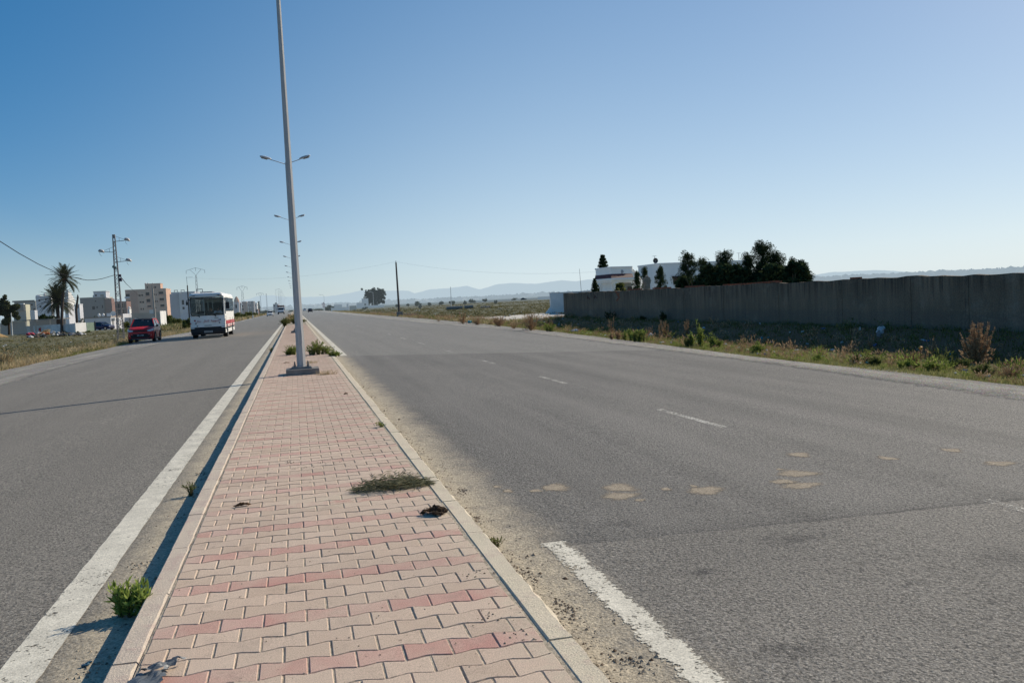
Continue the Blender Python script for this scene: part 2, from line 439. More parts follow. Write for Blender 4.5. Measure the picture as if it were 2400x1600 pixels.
M_PAVE_R=m_paver('red_paver',(.50,.245,.20),(.58,.36,.295))
def m_kerb(name,c1,c2,c3):
    t=NT(name); p=t.coord()
    c=t.mix(t.ramp(t.noise(p,2.3,5,.65),[(.35,0.),(.65,1.)]),c1,c2)
    c=t.mix(t.ramp(t.noise(p,6,5,.75),[(.52,0.),(.66,.8)]),c,c3)
    c=t.mix(1.0,c,t.ramp(t.noise(p,140,2,.6),[(.28,.7),(.72,1.25)]),'MULTIPLY')
    return t.done(t.bsdf(c,.9,0,t.bump(t.math('ADD',t.noise(p,90,3,.7),t.noise(p,12,4,.7)),.5,.012),.2))
M_KERB_L=m_kerb('kerb_concrete',(.52,.425,.345),(.59,.50,.39),(.47,.34,.29))
M_KERB_R=m_kerb('sandy_kerb_concrete',(.60,.52,.385),(.66,.56,.42),(.55,.43,.34))

# ================================================================= terrain
def ground_sheet():
    xs=sorted(set([round(v,3) for v in
        list(np.linspace(-60,-13,60))+list(np.linspace(-13,-.95,30))+[-.95,0.,1.2]+list(np.linspace(1.2,24,70))+list(np.linspace(24,70,50))]
        +[-30000,-12000,-5000,-2500,-1200,-700,-450,-320,-240,-190,-150,-120,-95,-75]+[85,105,130,165,210,280,380,520,800,1300,2500,5000,12000,30000]))
    ys=sorted(set([round(v,3) for v in list(np.linspace(-12,90,110))+list(np.linspace(90,230,70))]
        +[-400,-60,260,300,350,420,500,600,750,950,1300,1900,2800,4500,8000,14000,30000]))
    vs=[]; nx=len(xs)
    for y in ys:
        for x in xs:
            z=gz(x,y)-(.035 if lerp(L_OUT,y)-.3<x<lerp(R_OUT,y)+.3 else 0.0)
            if abs(x)>300 or y>600: z=-.6
            vs.append((x,y,z))
    fs=[(j*nx+i,j*nx+i+1,(j+1)*nx+i+1,(j+1)*nx+i) for j in range(len(ys)-1) for i in range(nx-1)]
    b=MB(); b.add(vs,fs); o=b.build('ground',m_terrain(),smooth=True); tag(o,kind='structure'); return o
ground_sheet()

def strip(name,fa,fb,nacross,ylist,m,dz,jit=0.0,kind='structure',mid=None):
    vs=[]; n=nacross+1
    for y in ylist:
        a,b=fa(y),fb(y)
        for i in range(n):
            x=a+(b-a)*i/nacross
            if mid is not None:      # keep a column of vertices on the crease of the surface
                c=mid(y); k=mid.k; x=a+(c-a)*i/k if i<=k else c+(b-c)*(i-k)/(nacross-k)
            if jit and i in (0,nacross): x+=random.uniform(-jit,jit)
            vs.append((x,y,gz(x,y)+dz))
    fs=[(j*n+i,j*n+i+1,(j+1)*n+i+1,(j+1)*n+i) for j in range(len(ylist)-1) for i in range(nacross)]
    b=MB(); b.add(vs,fs); o=b.build(name,m,smooth=True); tag(o,kind=kind)
    if mid is not None:
        at_=o.data.attributes.new('inset','FLOAT','POINT'); side=mid.side; val=[]
        for r in range(len(ylist)):
            row=vs[r*n:(r+1)*n]; x0=row[0][0] if side>0 else row[-1][0]
            val+= [abs(q[0]-x0) for q in row]
        at_.data.foreach_set('value',val)
    return o
YL=list(np.arange(-6,60,.5))+list(np.arange(60,140,2.))+list(np.arange(140,760,12.))
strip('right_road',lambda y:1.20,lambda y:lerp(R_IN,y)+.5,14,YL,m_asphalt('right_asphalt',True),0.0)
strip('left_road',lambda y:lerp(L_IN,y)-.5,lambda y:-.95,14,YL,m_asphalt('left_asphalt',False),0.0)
MG=m_gravel()
def R_CREASE(y): return lerp(R_IN,y)+.65
def L_CREASE(y): return lerp(L_IN,y)-.65
R_CREASE.k=2; L_CREASE.k=7; R_CREASE.side=1; L_CREASE.side=-1
strip('right_shoulder',lambda y:lerp(R_IN,y)-.35,lambda y:lerp(R_OUT,y)+.2*math.sin(y*.9),9,YL,MG,.004,.0,mid=R_CREASE)
strip('left_shoulder',lambda y:lerp(L_OUT,y)+.2*math.sin(y*.8),lambda y:lerp(L_IN,y)+.35,9,YL,MG,.004,.0,mid=L_CREASE)

# pale concrete yard and dirt track on the right
def flat_patch(name,pts,m,dz,kind='structure'):
    b=MB(); n=len(pts); c=sum((Vector((x,y,0)) for x,y in pts),Vector())/n
    fine=[]
    for i in range(n):
        a=Vector((*pts[i],0)); e=Vector((*pts[(i+1)%n],0))
        for k in range(8):
            q=a.lerp(e,k/8); fine.append((q.x+random.uniform(-.12,.12),q.y+random.uniform(-.12,.12)))
    rings=[]
    for s in (0.02,.25,.5,.75,1.0):
        rings.append([(c.x+(x-c.x)*s,c.y+(y-c.y)*s,0) for x,y in fine])
    rings=[[(x,y,gz(x,y)+dz) for x,y,_ in r] for r in rings]
    b.loft(rings,cap=False); o=b.build(name,m,smooth=True); tag(o,kind=kind); return o
M_TRACK=mat('pale_track',(.66,.61,.53),(.50,.45,.375),.5,.95,world=True,bump=.5,bscale=8,streak=(.4,1.2,1))
M_DIRT=mat('dirt_track',(.42,.355,.265),(.29,.24,.175),.6,.95,world=True,bump=.5,bscale=8)
tp=[ground(u,v,-.5) for u,v in ((1150,741),(1215,737),(1300,733),(1345,738),(1345,755),(1240,758),(1180,752))]
flat_patch('concrete_yard',[(p.x,p.y) for p in tp],M_TRACK,.05)
tp=[ground(u,v,-.5) for u,v in ((985,742),(1100,741),(1170,742),(1180,753),(1080,757),(1000,749))]
flat_patch('dirt_track',[(p.x,p.y) for p in tp],M_DIRT,.03)

# ================================================================= median
PX0,PX1=-.825,1.082; ROW=.1638; PL=.225; PEND=86.0
def paver_mesh():
    b=MB()
    def wave(x):      # +1 at the joints, -1 at the waist
        t=abs(((x/PL)%1.0)-.5)*2   # 1 at joint, 0 at centre
        return max(-1,min(1,(t-.5)/.22))
    A=.0125
    y0=3.95-.082-ROW*4*6
    k=0
    while y0+k*ROW<PEND:
        yb=y0+k*ROW; near=yb<24
        off=(-.04)+(0 if k%2==0 else PL/2)
        red=(k%4==0)
        i0=int(math.floor((PX0-off)/PL))-1
        for i in range(i0,i0+12):
            xa,xb=off+i*PL,off+(i+1)*PL
            ca,cb=max(xa,PX0+random.uniform(0,.006)),min(xb,PX1-random.uniform(0,.02))
            if cb-ca<.02: continue
            g=.0030+random.uniform(0,.0014); gy=.0009+random.uniform(0,.0012)
            xs=[0,.28,.39,.61,.72,1.0]
            pts=[xa+PL*t for t in xs]
            pts=[p for p in pts if ca+.004<p<cb-.004]
            pts=[ca+(g if ca==xa else 0)]+[p for p in pts if p>ca+.01 and p<cb-.01]+[cb-(g if cb==xb else 0)]
            jx=random.uniform(-.0012,.0012); jy=random.uniform(-.0018,.0018); tz=random.uniform(-.0022,.0012)
            tx=random.uniform(-.010,.010); ty=random.uniform(-.012,.012)
            lo=[(p,yb-A*wave(p-off)+gy) for p in pts]; hi=[(p,yb+ROW+A*wave(p-off)-gy) for p in pts]
            poly=[(p+jx,q+jy-.05*p) for p,q in lo+hi[::-1]]
            cx=sum(p for p,_ in poly)/len(poly); cy=sum(q for _,q in poly)/len(poly)
            def ring(ins,z):
                out=[]
                for p,q in poly:
                    dx,dy=p-cx,q-cy
                    sx=max(0,1-ins/max(.02,(cb-ca)/2)); sy=max(0,1-ins*.7/(ROW/2))
                    out.append((cx+dx*sx,cy+dy*sy,z+tz+tx*dx+ty*dy))
                return out
            n=len(poly); mi=1 if red else 0
            if near:
                r0,r1,r2=ring(0,-.03),ring(0,-.005),ring(.0045,0.)
                fs=[(j,(j+1)%n,n+(j+1)%n,n+j) for j in range(n)]+[(n+j,n+(j+1)%n,2*n+(j+1)%n,2*n+j) for j in range(n)]+[tuple(range(2*n,3*n))]
                b.add(r0+r1+r2,fs,mi)
            else:
                b.add(ring(.001,0.),[tuple(range(n))],mi)
        k+=1
    o=b.build('median_paving',[M_PAVE_B,M_PAVE_R]); tag(o,kind='structure')
paver_mesh()
b=MB()
b.add([(PX0-.01,-6,-.0055),(1.10,-6,-.0055),(1.10,PEND,-.0055),(PX0-.01,PEND,-.0055)],[(0,1,2,3)])
b.add([(-.84,-6,-.4),(1.10,-6,-.4),(1.10,-6,-.0055),(-.84,-6,-.0055)],[(0,1,2,3)])
tag(b.build('sand_bed',M_SAND),kind='structure')
def kerb_obj(name,x0,x1,m,pend,rough):
    b=MB(); y=-5.7 if x0<0 else -5.2
    while y<pend:
        L=1.0; g=.009; d=random.uniform(-.004,.004); dz=random.uniform(-.003,.003)
        n=10 if y<26 else 2
        rings=[]
        for i in range(n+1):
            yy=y+g/2+(L-g)*i/n
            jo=lambda a:random.uniform(-a,a) if n>2 else 0
            xa,xb=x0+d,x1+d
            if x0<0: o_in=(xb+jo(rough),); 
            c=.012
            rings.append([(xa,yy,-.4),(xa+jo(.001),yy,-c+dz),(xa+c,yy,dz+.002),(xb-c+jo(rough),yy,dz+jo(.0015)),(xb+jo(rough)*1.2,yy,-c+dz),(xb,yy,-.4)])
        b.loft(rings,cap=True); y+=L
    o=b.build(name,m); tag(o,kind='structure')
kerb_obj('left_kerb',-.968,-.838,M_KERB_L,100,.004)
kerb_obj('right_kerb',1.092,1.228,M_KERB_R,100,.007)
# the far median is bare earth with weeds between the kerbs
strip('median_earth',lambda y:-.96,lambda y:1.22,3,list(np.arange(86,700,6.)),M_DIRT,KERB-.02)
kb=MB()
for xx in (-.9,1.16): kb.box((xx,400,-.06),(.13,600,.13))
tag(kb.build('far_kerb',M_KERB_R),kind='structure')

# ================================================================= road markings
M_LINE=m_paint('worn_white_line',.39); M_LINE2=m_paint('very_worn_line',.415,1.615,1.825); M_DASH=m_paint('faint_dash',.495,col=(.66,.62,.54)); M_DASHL=m_paint('fainter_dash',.525,col=(.42,.40,.36))
def edge_line(name,xa,xb,y0,y1,m,step=.12):
    ys=[y0]; 
    while ys[-1]<y1: ys.append(ys[-1]+(step if ys[-1]<20 else (.5 if ys[-1]<90 else 8)))
    vs=[]
    for y in ys:
        j=.004 if y<30 else 0
        for x in (xa+random.uniform(-j,j),(xa+xb)/2,xb+random.uniform(-j,j)): vs.append((x,y,gz(x,y)+.004))
    fs=[(3*j+i,3*j+i+1,3*j+i+4,3*j+i+3) for j in range(len(ys)-1) for i in range(2)]
    b=MB(); b.add(vs,fs); tag(b.build(name,m),kind='structure')
edge_line('left_edge_line',-1.60,-1.365,-4,420,M_LINE)
edge_line('right_edge_line',1.615,1.825,-4,5.62,M_LINE2)
edge_line('right_edge_line',1.52,1.74,30.4,420,M_LINE)
b=MB()
def dash(x,y0,y1,w=.11):
    n=6; vs=[]
    for i in range(n+1):
        y=y0+(y1-y0)*i/n
        for s in (-w/2,w/2): xx=x+s+random.uniform(-.008,.008); vs.append((xx,y,gz(xx,y)+.004))
    b.add(vs,[(2*i,2*i+1,2*i+3,2*i+2) for i in range(n)])
for k in range(9): dash(5.36,4.2-.9+6.45*k if k else 2.6,(4.2+1.1+6.45*k) if k else 5.5)
for k in range(9,40): dash(5.36,4.2-.9+6.45*k,4.2+1.1+6.45*k)
tag(b.build('lane_dashes',M_DASH),kind='structure'); b=MB()
for k in range(0,40): dash(-4.98,18.6+6.6*k-6.6*2,20.2+6.6*k-6.6*2)
tag(b.build('lane_dashes',M_DASHL),kind='structure')
# dried mud patches on the right carriageway
def m_mud():
    t=NT('dried_mud'); p=t.coord(); at_=t.n('ShaderNodeAttribute'); at_.attribute_name='edge'
    c=t.mix(t.ramp(t.noise(p,14,5,.7),[(.3,0.),(.7,1.)]),(.44,.365,.27),(.33,.275,.21))
    c=t.mix(1.0,c,t.ramp(t.noise(p,70,3,.65),[(.3,.55),(.7,1.35)]),'MULTIPLY')
    k=t.math('ADD',at_.outputs['Fac'],t.math('MULTIPLY',t.math('SUBTRACT',t.noise(p,16,6,.8),.5),1.5))
    al=t.math('MULTIPLY',t.sstep(k,.05,.85),t.ramp(t.noise(p,75,2,.6),[(.30,.55),(.52,1.)]))
    return t.done(t.bsdf(c,.95,0,None,.05,alpha=al))
M_MUD=m_mud()
b=MB(); EDGE=[]
def mud(x,y,rx,ry):
    n=20; ph=random.uniform(0,6); rx*=1.5; ry*=1.5
    ring=lambda f:[(x+rx*f*math.cos(a)*(1+.2*math.sin(2*a+ph)),y+ry*f*math.sin(a)*(1+.2*math.sin(3*a+ph))) for a in [2*math.pi*i/n for i in range(n)]]
    P=[]
    for f,e in ((1,0.),(.66,.5),(.3,1.)): P+=[(p,q,gz(p,q)+.002) for p,q in ring(f)]; EDGE.extend([e]*n)
    fs=[(r*n+k,r*n+(k+1)%n,(r+1)*n+(k+1)%n,(r+1)*n+k) for r in (0,1) for k in range(n)]+[tuple(range(2*n,3*n))]
    b.add(P,fs)
for u,v,rx,ry in ((1165,1146,.035,.05),(1190,1156,.05,.06),(1255,1155,.06,.05),(1300,1147,.13,.13),(1450,1146,.15,.14),(1455,1165,.13,.12),(1655,1150,.14,.13),(1625,1140,.03,.05),(1560,1148,.05,.05),
    (1835,1128,.12,.09),(1880,1136,.15,.10),(1870,1108,.16,.13),(1872,1062,.10,.12),(2080,1069,.08,.10),(2345,1079,.12,.10),(1830,1098,.04,.04),(1500,1175,.04,.04),(2230,1048,.08,.1)):
    p=ground(u,v,-.15); mud(p.x,p.y,rx,ry)
mo_=b.build('dried_mud_patches',M_MUD); at_=mo_.data.attributes.new('edge','FLOAT','POINT'); at_.data.foreach_set('value',EDGE)
tag(mo_,kind='stuff',label='tan dried mud splashes on the asphalt',cat='mud')
# loose gravel and clods along the kerbs
M_PEB=leafmat('loose_stones',(.10,.07,.05),(.42,.35,.26),0.0,c3=(.25,.2,.15))
b=MB()
def octa(x,y,z,r):
    j=lambda:random.uniform(.6,1.25)*r
    a=random.uniform(0,6)
    P=[(x+math.cos(a)*j(),y+math.sin(a)*j(),z),(x-math.sin(a)*j(),y+math.cos(a)*j(),z),(x-math.cos(a)*j(),y-math.sin(a)*j(),z),(x+math.sin(a)*j(),y-math.cos(a)*j(),z),(x,y,z+.75*j())]
    b.add(P,[(0,1,4),(1,2,4),(2,3,4),(3,0,4)])
for i in range(2600):
    y=3+ (random.random()**1.8)*22
    if random.random()<.6: x=1.235+abs(random.gauss(0,.16))
    else: x=-.975-abs(random.gauss(0,.15))
    r=random.choice((.004,.005,.006,.008,.011)) if random.random()<.97 else random.uniform(.014,.024)
    octa(x,y,gz(x,y),r)
for cx_,cy_ in ((1.32,5.35),(1.36,5.1),(1.40,4.35),(1.38,4.5),(1.46,3.75),(1.50,3.62),(1.36,6.6),(1.42,7.6),(-1.12,4.6),(-1.2,6.4),(-1.1,9.8)):
    for i in range(26):
        x,y=random.gauss(cx_,.035),random.gauss(cy_,.07); octa(x,y,gz(x,y),random.uniform(.006,.016))
for i in range(420):
    x,y=random.uniform(-.8,1.07),3+random.random()**1.5*14
    octa(x,y,.001,random.choice((.0025,.003,.004,.006)))
for cx_,cy_ in ((.0,8.9),(.25,9.05),(-.15,9.3),(-.86,8.75),(.9,4.2),(1.0,3.9),(.98,4.9)):
    for i in range(16):
        octa(random.gauss(cx_,.06),random.gauss(cy_,.05),.001,random.uniform(.004,.011))
tag(b.build('loose_gravel',M_PEB),kind='stuff',label='small stones and clods scattered along the kerbs',cat='gravel')

# ================================================================= hills
def ridge(name,pts,Y,m,base=-40):
    b=MB(); rings=[]
    fine=[]
    for (u0,v0),(u1,v1) in zip(pts,pts[1:]):
        n=max(2,int(abs(u1-u0)/5))
        for k in range(n):
            t=k/n; t2=t*t*(3-2*t); fine.append((u0+(u1-u0)*t,v0+(v1-v0)*(.5*t+.5*t2)+random.uniform(-.35,.35)))
    fine.append(pts[-1])
    top=[at(u,v,Y) for u,v in fine]
    mid=[Vector((p.x,Y-900,base+(p.z-base)*.45)) for p in top]
    low=[Vector((p.x,Y-2200,base)) for p in top]
    back=[Vector((p.x,Y+2500,base)) for p in top]
    b.loft([low,mid,top,back],cap=False,closed=False)
    tag(b.build(name,m,smooth=True),kind='structure')
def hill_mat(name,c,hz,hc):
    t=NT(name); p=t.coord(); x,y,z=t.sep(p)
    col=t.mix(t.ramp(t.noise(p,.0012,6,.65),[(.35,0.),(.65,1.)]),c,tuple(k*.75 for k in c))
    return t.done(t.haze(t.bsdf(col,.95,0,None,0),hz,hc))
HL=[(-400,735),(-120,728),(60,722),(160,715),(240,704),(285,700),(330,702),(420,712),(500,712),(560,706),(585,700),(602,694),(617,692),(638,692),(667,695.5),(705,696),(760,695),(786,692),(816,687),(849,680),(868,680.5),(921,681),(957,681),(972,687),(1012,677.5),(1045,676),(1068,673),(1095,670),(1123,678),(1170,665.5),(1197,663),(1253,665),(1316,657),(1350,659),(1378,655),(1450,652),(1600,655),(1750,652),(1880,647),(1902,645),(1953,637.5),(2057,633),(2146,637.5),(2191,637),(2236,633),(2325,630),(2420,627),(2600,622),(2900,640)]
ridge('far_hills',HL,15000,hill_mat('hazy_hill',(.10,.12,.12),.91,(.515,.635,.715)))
# ================================================================= street lamps along the median
M_GALV=mat('galvanised_steel',(.50,.485,.46),(.41,.40,.385),3,.6,.0,.35,streak=(6,6,.6))
M_CONC=mat('cast_concrete',(.25,.235,.215),(.17,.16,.145),5,.92,bump=.4,bscale=60)
M_LAMPGREY=mat('lamp_housing',(.52,.53,.54),(.45,.46,.47),3,.5,.1,.4)
M_LENS=mat('lamp_lens',(.30,.31,.31),(.26,.27,.27),6,.25,0,.5)
M_STEEL_D=mat('dull_steel',(.22,.215,.205),(.14,.13,.12),12,.6,.4)
LAMP_X=.085
def head(parent,side,Z,x0,x1,rise):
    """one pipe arm with its lamp head"""
    a=MB(); a.tube([(side*.05,0,Z),(side*x0,0,Z+rise*.63)],.024,8)
    arm=a.build('arm',M_GALV,parent,smooth=True)
    d=Vector((side*(x1-x0*.93),0,rise*.42)); d.normalize(); up=Vector((0,0,1))
    p0=Vector((side*x0*.93,0,Z+rise*.60)); L=(x1-x0*.93)
    b=MB(); rings=[]
    for t,w_,h_ in ((0,.06,.05),(.10,.085,.075),(.22,.12,.10),(.55,.155,.115),(.85,.14,.095),(.97,.09,.06),(1.0,.03,.025)):
        c=p0+d*(L*t)+Vector((0,0,.035)); rg=[]
        for k in range(12):
            an=2*math.pi*k/12; y=math.cos(an)*w_; z=math.sin(an)*h_
            if z<0: z*=.55
            rg.append(c+Vector((0,y,z)))
        rings.append(rg)
    b.loft(rings); hd=b.build('lamp_head',M_LAMPGREY,parent,smooth=True)
    g=MB(); rings=[]
    for t,w_ in ((.36,.03),(.42,.10),(.62,.12),(.84,.10),(.9,.03)):
        c=p0+d*(L*t)+Vector((0,0,-.028)); rg=[]
        for k in range(10):
            an=2*math.pi*k/10; rg.append(c+Vector((0,math.cos(an)*w_,-.018+math.sin(an)*.03)))
        rings.append(rg)
    g.loft(rings); g.build('lens',M_LENS,hd,smooth=True)
def lamp_proto(full=True):
    t=thing('street_lamp','','street lamp',(LAMP_X,21.75,0))
    H=11.55
    b=MB(); b.tube([(0,0,.19),(0,0,H*.5),(0,0,H)],[.118,.080,.042],8,phase=math.pi/8); b.build('pole',M_GALV,t)
    b=MB(); b.box((.02,0,.07),(.82,.80,.14),taper=.985); b.build('plinth',M_CONC,t)
    b=MB(); b.box((0,0,.165),(.52,.52,.05),taper=.9)
    for an in range(4): b.bar((.11*math.cos(an*1.571),.11*math.sin(an*1.571),.19),(.11*math.cos(an*1.571),.11*math.sin(an*1.571),.20),.02)
    b.build('base_plate',M_CONC,t)
    for sx in (-1,1):
        for sy in (-1,1):
            b=MB(); b.tube([(sx*.165,sy*.165,.15),(sx*.165,sy*.165,.31)],.019,8); b.tube([(sx*.165,sy*.165,.19),(sx*.165,sy*.165,.225)],.034,6)
            b.build('bolt',M_STEEL_D,t)
    b=MB(); b.box((0,-.117,.95),(.10,.012,.34)); b.build('hatch',M_GALV,t)
    head(t,-1,H-.12,.98,1.68,.50); head(t,1,H-.12,.98,1.68,.50)
    return t
LAB=['tall galvanised lamp post nearest the camera, bolted to a concrete plinth','double-arm street lamp whose heads show highest and largest beside the near pole',
'double-arm street lamp whose pair of heads shows second highest behind the near pole','double-arm street lamp whose heads show third from the top behind the near pole']
ORD=['fourth','fifth','sixth','seventh','eighth','ninth','tenth','eleventh']
lp=lamp_proto(); tag(lp,LAB[0],'street lamp','double-arm street lamps along the median')
for n in range(1,12):
    c=copy_tree(lp); c.location=(LAMP_X+random.uniform(-.02,.02),21.75+36.7*n,0 if n<2 else -.01)
    c.rotation_euler=(R_(random.uniform(-.35,.35)),R_(random.uniform(-.4,.4)),R_(random.uniform(-2,2)))
    c['label']=LAB[n] if n<4 else 'small distant double-arm lamp, its heads %s from the top beside the near pole'%ORD[n-4]

# single-arm lamps on the far left roadside
M_FARPOLE=mat('far_pole_grey',(.42,.42,.41),(.36,.36,.35),2,.7,haze=.28)
def single_lamp(x,y,z,h,side,label,group,m=M_FARPOLE,w_=.09):
    t=thing('roadside_lamp',label,'street lamp',(x,y,z),0,group)
    b=MB(); b.tube([(0,0,0),(0,0,h)],[w_,w_*.6],6); b.build('pole',m,t)
    b=MB(); b.tube([(0,0,h-.1),(side*.9,0,h+.25),(side*1.5,0,h+.3)],.06,6); b.build('arm',m,t)
    b=MB(); b.lump((side*1.75,0,h+.27),(.42,.16,.1),rough=.05); b.build('lamp_head',m,t)
    return t
FL=[(646,678,430),(651.5,681,470),(653.5,684,512),(656,686,556),(658,690,604),(660,693,655),(663,696,710),(667,699,770)]
for i,(u,v,Y) in enumerate(FL):
    p=at(u,v,Y); single_lamp(p.x,Y,-.4,p.z+.2,1,'faint distant single-arm lamp on the left roadside near the oncoming truck','distant lamps left of the road')
p=at(759,691,388); single_lamp(p.x,388,-.5,p.z+.3,-1,'thin single-arm lamp rising behind the red triangular road sign','lamps right of the road')
p=at(874,684,392); single_lamp(p.x,392,-.5,p.z+.3,-1,'thin lamp pole standing in front of the big dark tree','lamps right of the road')
# ================================================================= vehicles
def paint(name,c,rough=.45):
    return mat(name,c,tuple(k*.9 for k in c),1.2,rough,0,.3,coat=.25)
M_RED=paint('red_paint',(.56,.022,.022)); M_WHITEP=paint('white_paint',(.82,.81,.78)); M_BLUEP=paint('blue_paint',(.012,.022,.085))
M_CREAM=paint('bus_white',(.82,.80,.75)); M_DARKP=paint('dark_paint',(.06,.065,.075)); M_BLACKP=mat('black_plastic',(.018,.018,.02),(.028,.028,.03),8,.6,0,.3)
M_GLASS=mat('dark_glass',(.012,.017,.02),(.018,.025,.028),2,.06,0,.6)
M_TYRE=mat('tyre_rubber',(.02,.02,.02),(.03,.03,.03),9,.85); M_RIM=mat('alloy_rim',(.45,.46,.47),(.3,.31,.32),6,.3,.7)
M_HEADL=mat('headlamp_glass',(.62,.64,.66),(.40,.42,.45),9,.12,.1,.6); M_CHROME=mat('chrome_trim',(.6,.61,.62),(.5,.5,.5),5,.2,.8)
M_PLATE=mat('black_number_plate',(.02,.02,.022),(.03,.03,.03),4,.4); M_PLTXT=mat('plate_letters',(.6,.6,.58),(.5,.5,.5),4,.6)
M_AMBER=mat('amber_lamp',(.55,.12,.01),(.4,.08,.01),6,.25); M_REDL=mat('red_lamp',(.35,.02,.02),(.25,.01,.01),6,.25)
M_SKIN=mat('skin',(.33,.18,.12),(.28,.15,.10),6,.6); M_HAIR=mat('dark_hair',(.012,.01,.009),(.02,.016,.013),30,.7)
M_SHIRT=mat('white_shirt',(.70,.72,.76),(.58,.60,.66),6,.9); M_SEAT=mat('seat_fabric',(.03,.04,.065),(.02,.025,.04),8,.9)
M_SHIRT2=mat('dark_shirt',(.10,.09,.10),(.07,.065,.07),6,.9)
def wheel(parent,x,y,r,w_,name='wheel'):
    s=1 if x>0 else -1
    b=MB(); b.lathe([(r*.6,-w_/2),(r*.93,-w_/2),(r,-w_*.32),(r,w_*.32),(r*.93,w_/2),(r*.6,w_/2)],(x,y,r),'X',24)
    t=b.build('wheel',M_TYRE,parent,smooth=False)
    b=MB(); xo=x+s*w_*.46
    b.lathe([(0.02,-.02),(r*.62,-.02),(r*.62,.012),(r*.55,.014),(r*.5,-.004),(.02,-.004)],(xo,y,r),'X',20)
    for k in range(5):
        a=2*math.pi*k/5; b.bar((xo+s*.012,y+.05*r*math.cos(a),r+.05*r*math.sin(a)),(xo+s*.012,y+r*.56*math.cos(a),r+r*.56*math.sin(a)),r*.15,.03)
    b.build('rim',M_RIM,t); return t
def sect(y,hw,z0,zm,zt,top_in=.86,nose=1.0):
    """closed cross-section ring of a car body at station y"""
    return [Vector((x,y,z)) for x,z in ((-hw*.86,z0),(-hw*.97,z0+.10),(-hw,zm),(-hw*.985,zm+(zt-zm)*.55),(-hw*.93,zt-.035),(-hw*top_in,zt),(-hw*.45,zt+.018),(0,zt+.024),
        (hw*.45,zt+.018),(hw*top_in,zt),(hw*.93,zt-.035),(hw*.985,zm+(zt-zm)*.55),(hw,zm),(hw*.97,z0+.10),(hw*.86,z0))]
def lerp3(a,b,t): return a+(b-a)*t
def car(root,P,paintm,roofm):
    """P: stations of the lower body [(y,halfwidth,z0,zm,ztop)], greenhouse points, wheel data. Front at -Y."""
    b=MB(); b.loft([sect(*s) for s in P['st']],cap=True); bd=b.build('body',paintm,root); smooth_by_angle(bd,38)
    yc,yt,yr,ye=P['gh']; zb,zr=P['zb'],P['zr']; hb,ht=P['hb'],P['ht']
    # glasshouse: a dark glazed loft with painted roof and pillars over it
    def gring(y,z,w_): return Vector((-w_,y,z)),Vector((w_,y,z))
    g=MB()
    prof=[(yc,zb),(yt,zr),(yr,zr-.02),(ye,zb)]
    L=[];R=[]
    for y,z in prof:
        w_=hb if z==zb else ht
        L.append(Vector((-w_,y,z))); R.append(Vector((w_,y,z)))
    g.add(L+R,[(3,2,1,0),(4,5,6,7),(0,1,5,4),(2,3,7,6),(1,2,6,5)])
    g.build('window_glass',M_GLASS,root)
    r=MB(); e=.012
    rings=[]
    for y,dz,k in ((yt-.06,-.045,.98),(yt+.06,.012,1.0),((yt+yr)/2,.045,1.0),(yr-.05,.012,1.0),(yr+.06,-.05,.97)):
        w_=ht*k+e; z=zr+dz
        rings.append([Vector((-w_,y,z-.05)),Vector((-w_*.93,y,z)),Vector((0,y,z+.02)),Vector((w_*.93,y,z)),Vector((w_,y,z-.05))])
    r.loft(rings,cap=False,closed=False); r.build('roof',roofm,root,smooth=True)
    for s in (-1,1):
        pb=MB()
        pb.bar((s*(hb+.004),yc-.01,zb-.02),(s*(ht+.006),yt,zr-.02),.055,.07)
        pb.bar((s*(ht+.006),yt-.03,zr-.012),(s*(ht+.006),yr+.03,zr-.03),.045,.05)
        ym=yt+(yr-yt)*.48; pb.bar((s*(hb+.004),ym+.02,zb-.02),(s*(ht+.008),ym,zr-.02),.07,.04)
        cw=P.get('cp',.16)*1.6; q=[(hb+.006,ye-cw*1.3,zb-.02),(hb+.006,ye+.03,zb-.02),(ht+.008,yr+.03,zr-.01),(ht+.008,yr-cw*.6,zr-.01)]
        vs=[Vector((s*x,y,z)) for x,y,z in q]+[Vector((s*(x-.05),y,z)) for x,y,z in q]
        pb.add(vs,[(0,1,2,3),(7,6,5,4),(0,4,5,1),(1,5,6,2),(2,6,7,3),(3,7,4,0)])
        pb.build('pillar',roofm if P.get('dark_pillars') else paintm,root)
    for s in (-1,1):
        m=MB(); m.lump((s*(P['hw']+.10),yc+.28,zb+.06),(.11,.06,.075),rough=.04); m.bar((s*(P['hw']-.04),yc+.28,zb+.02),(s*(P['hw']+.06),yc+.28,zb+.04),.05); m.build('mirror',P.get('mirm',paintm),root)
    for s in (-1,1):
        for y in P['wy']:
            wheel(root,s*(P['hw']-.10),y,P['wr'],.21)
            a=MB(); n=14; xo=s*(P['hw']+.006); pts=[]
            for k in range(n+1):
                an=math.pi*k/n; pts.append((xo,y+math.cos(an)*(P['wr']+.045),P['wr']+.02+math.sin(an)*(P['wr']+.045)))
            a.tube([Vector(p)-Vector((s*.02,0,0)) for p in pts],.04,6)
            a.lathe([(.02,-.04),(P['wr']+.05,-.04),(P['wr']+.05,.03),(.02,.03)],(s*(P['hw']-.025),y,P['wr']+.02),'X',20)
            a.build('wheel_arch',M_BLACKP,root)
def front_bits(root,items):
    for name,m,fn in items:
        b=MB(); fn(b); b.build(name,m,root)

